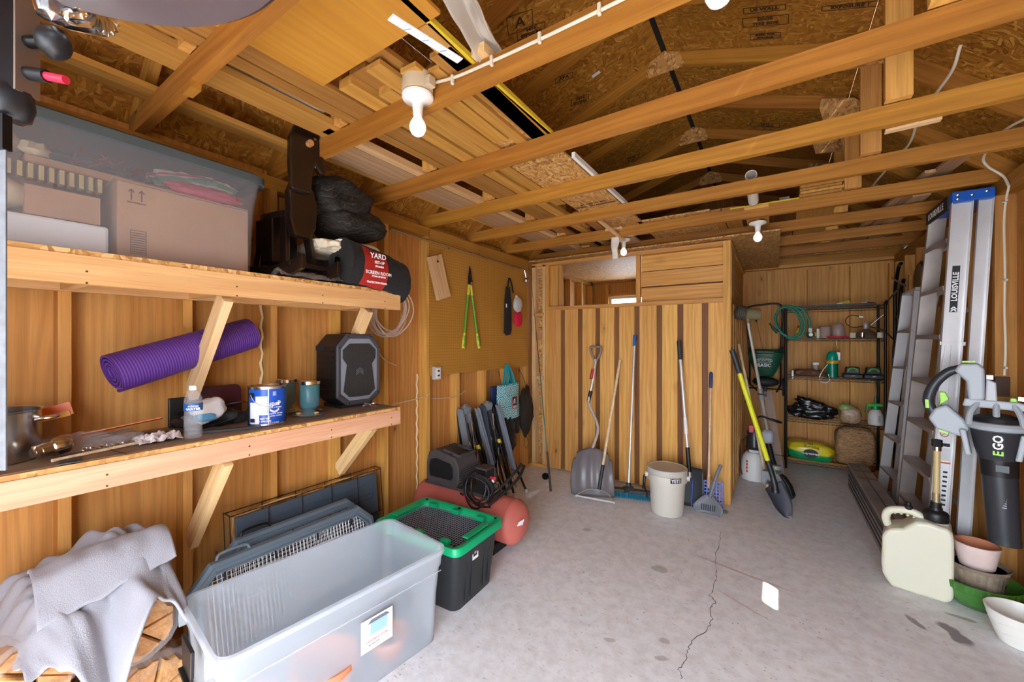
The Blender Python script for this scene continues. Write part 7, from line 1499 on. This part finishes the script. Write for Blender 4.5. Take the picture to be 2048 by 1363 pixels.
def pp_(u, v): return V((-1.235+(u-.5)*.065*(1+.2*math.sin(v*7)), 3.60+.01*math.sin(v*9), 2.46-.20*v+.0)) if v < .8 else V((-1.235+(u-.5)*.05, 3.605, 2.46-.20*v))
tag(MB().grid(pp_, 5, 16).build('paper_strip', nm('torn_paper', (.78, .74, .66), .8), sm=True, solid=.004), 'torn white paper strip hanging from the joist before the enclosure', 'paper strip')
# cables on the joists
T = thing('joist_cable', 'white cable clipped along the first joist between the two bulbs', 'cable', (-.7, 1.17, 2.5))
yy = 1.178
ps_ = [(-1.21, yy-.02, 2.545), (-1.13, yy-.006, 2.54), (-1.03, yy-.006, 2.525), (-.85, yy-.006, 2.518), (-.6, yy-.006, 2.515), (-.35, yy-.006, 2.518), (-.16, yy-.006, 2.53)]
MB().tube(bez(ps_, 6), .006, 8).build('cable_body', CW, T, sm=True)
for x in (-1.05, -.86, -.66, -.45, -.30): MB().obx((x, yy-.008, 2.50), (x, yy-.008, 2.537), .012, .014, (1, 0, 0)).build('cable_clip', CW, T, bv=.003)
T = thing('roof_cable', 'white cable hanging in a loose run between the joists at the right', 'cable', (.7, 3, 2.5))
pr = [oY(1921, 90, 2.60), oY(1905, 140, 2.66), oY(1870, 190, 2.8), oY(1838, 235, 3.10), oY(1820, 285, 3.35), oY(1790, 318, 3.6), oY(1740, 378, 4.1)]
MB().tube(bez(pr, 6), .0065, 8).build('cable_body', CW, T, sm=True)
T = thing('roof_cable', 'white cable dropping to the right wall beside the ladder top', 'cable', (1.1, 3.3, 2.5))
pr = [oY(2060, 232, 2.9), oY(2003, 265, 3.12), oY(1968, 312, 3.42), oY(1975, 332, 3.48), oY(2006, 352, 3.50), oX(2018, 372, 1.115)]
MB().tube(bez(pr, 6), .0065, 8).build('cable_body', CW, T, sm=True)
# ================================================================ NEAR THE CAMERA, TOP LEFT
def at(px, py, d): return CAMP+rayv(px, py)*d
T = thing('plastic_dish', 'shallow grey translucent round dish hung on a rod at the top left', 'dish', (-.615, .0, 2.0))
MB().lathe([(0, .035), (.22, .033), (.25, .022), (.272, .006), (.290, .0), (.297, .006), (.28, .014), (.255, .032), (.22, .042), (0, .044)], (-.615, .0, 1.995), 72).build('dish_body', clearplastic('smoky_plastic', (.10, .075, .08), .85, .15), T, sm=True)
MB().cyl((-.615, 0, 2.035), (-.615, 0, 2.49), .006).build('hanging_rod', STEEL, T)
HB = thing('post_fitting', 'black post with a chrome finned housing at the far left edge', 'fitting', (-.83, .06, 1.2)); D_ = .62  # unclear object, guessed as a door frame edge with latch; lamp form invented
a, b = at(24, 190, D_), at(24, -160, D_); b = V((a.x, a.y, 2.462)); MB().obx(a, b, .045, .03, V((CN, SN, 0))).build('post', BLKM, HB, bv=.002)
MB().obx(a+V((CN, SN, 0))*.0235, b+V((CN, SN, 0))*.0235, .003, .032, V((CN, SN, 0))).build('metal_edge', nm('worn_edge', (.25, .18, .14), .4, .6), HB)
MB().blob(at(22, 208, D_), (.028, .025, .028), .1, 3, 20, 14, seed=3, sq=.7).build('clamp', BLK, HB, sm=True)
a, b = at(90, 8, D_), at(200, 16, D_); dd = (b-a).normalized(); o1 = dd.orthogonal().normalized(); Rl = MX((o1, dd.cross(o1), dd)).transposed(); L_ = (b-a).length
MB().lathe([(.012, 0), (.026, .006), (.030, L_*.3), (.034, L_*.7), (.035, L_*.95), (.028, L_), (0, L_)], a, 72, Rl, mod=lambda t, i: 1+.06*math.cos(18*t) if i in (2, 3, 4) else 1).build('finned_housing', CHROME, HB, sm=True)
MB().lathe([(0, -.02), (.016, -.015), (.02, 0), (.016, .015), (0, .02)], at(103, 14, D_-.03), 24).build('glass_bead', CHROME, HB, sm=True)
MB().blob(at(108, 86, D_), (.021, .021, .024), .08, 2, 22, 14, seed=8).build('black_knob', BLK, HB, sm=True)
MB().tube([at(50, 84, D_), at(92, 84, D_)], .009, 10).build('arm', BLKM, HB, sm=True)
MB().tube([at(48, 146, D_), at(94, 152, D_)], .0095, 12).build('black_stem', BLK, HB, sm=True); MB().tube([at(92, 152, D_), at(132, 160, D_)], .0062, 12).build('red_pin', RED, HB, sm=True)
a, b = at(3, 300, D_-.02), at(3, 940, D_-.02); b = V((a.x, a.y, b.z)); t0 = at(3, 230, D_-.02); t0 = V((a.x, a.y, t0.z))
MB().obx(a, b, .015, .002, V((CN, SN, 0))).build('gauge_strip', nm('grey_strip', (.13, .13, .14), .6, var=.25, vsc=60), HB); MB().obx(t0, a, .018, .012, V((CN, SN, 0))).build('lower_post', BLKM, HB)
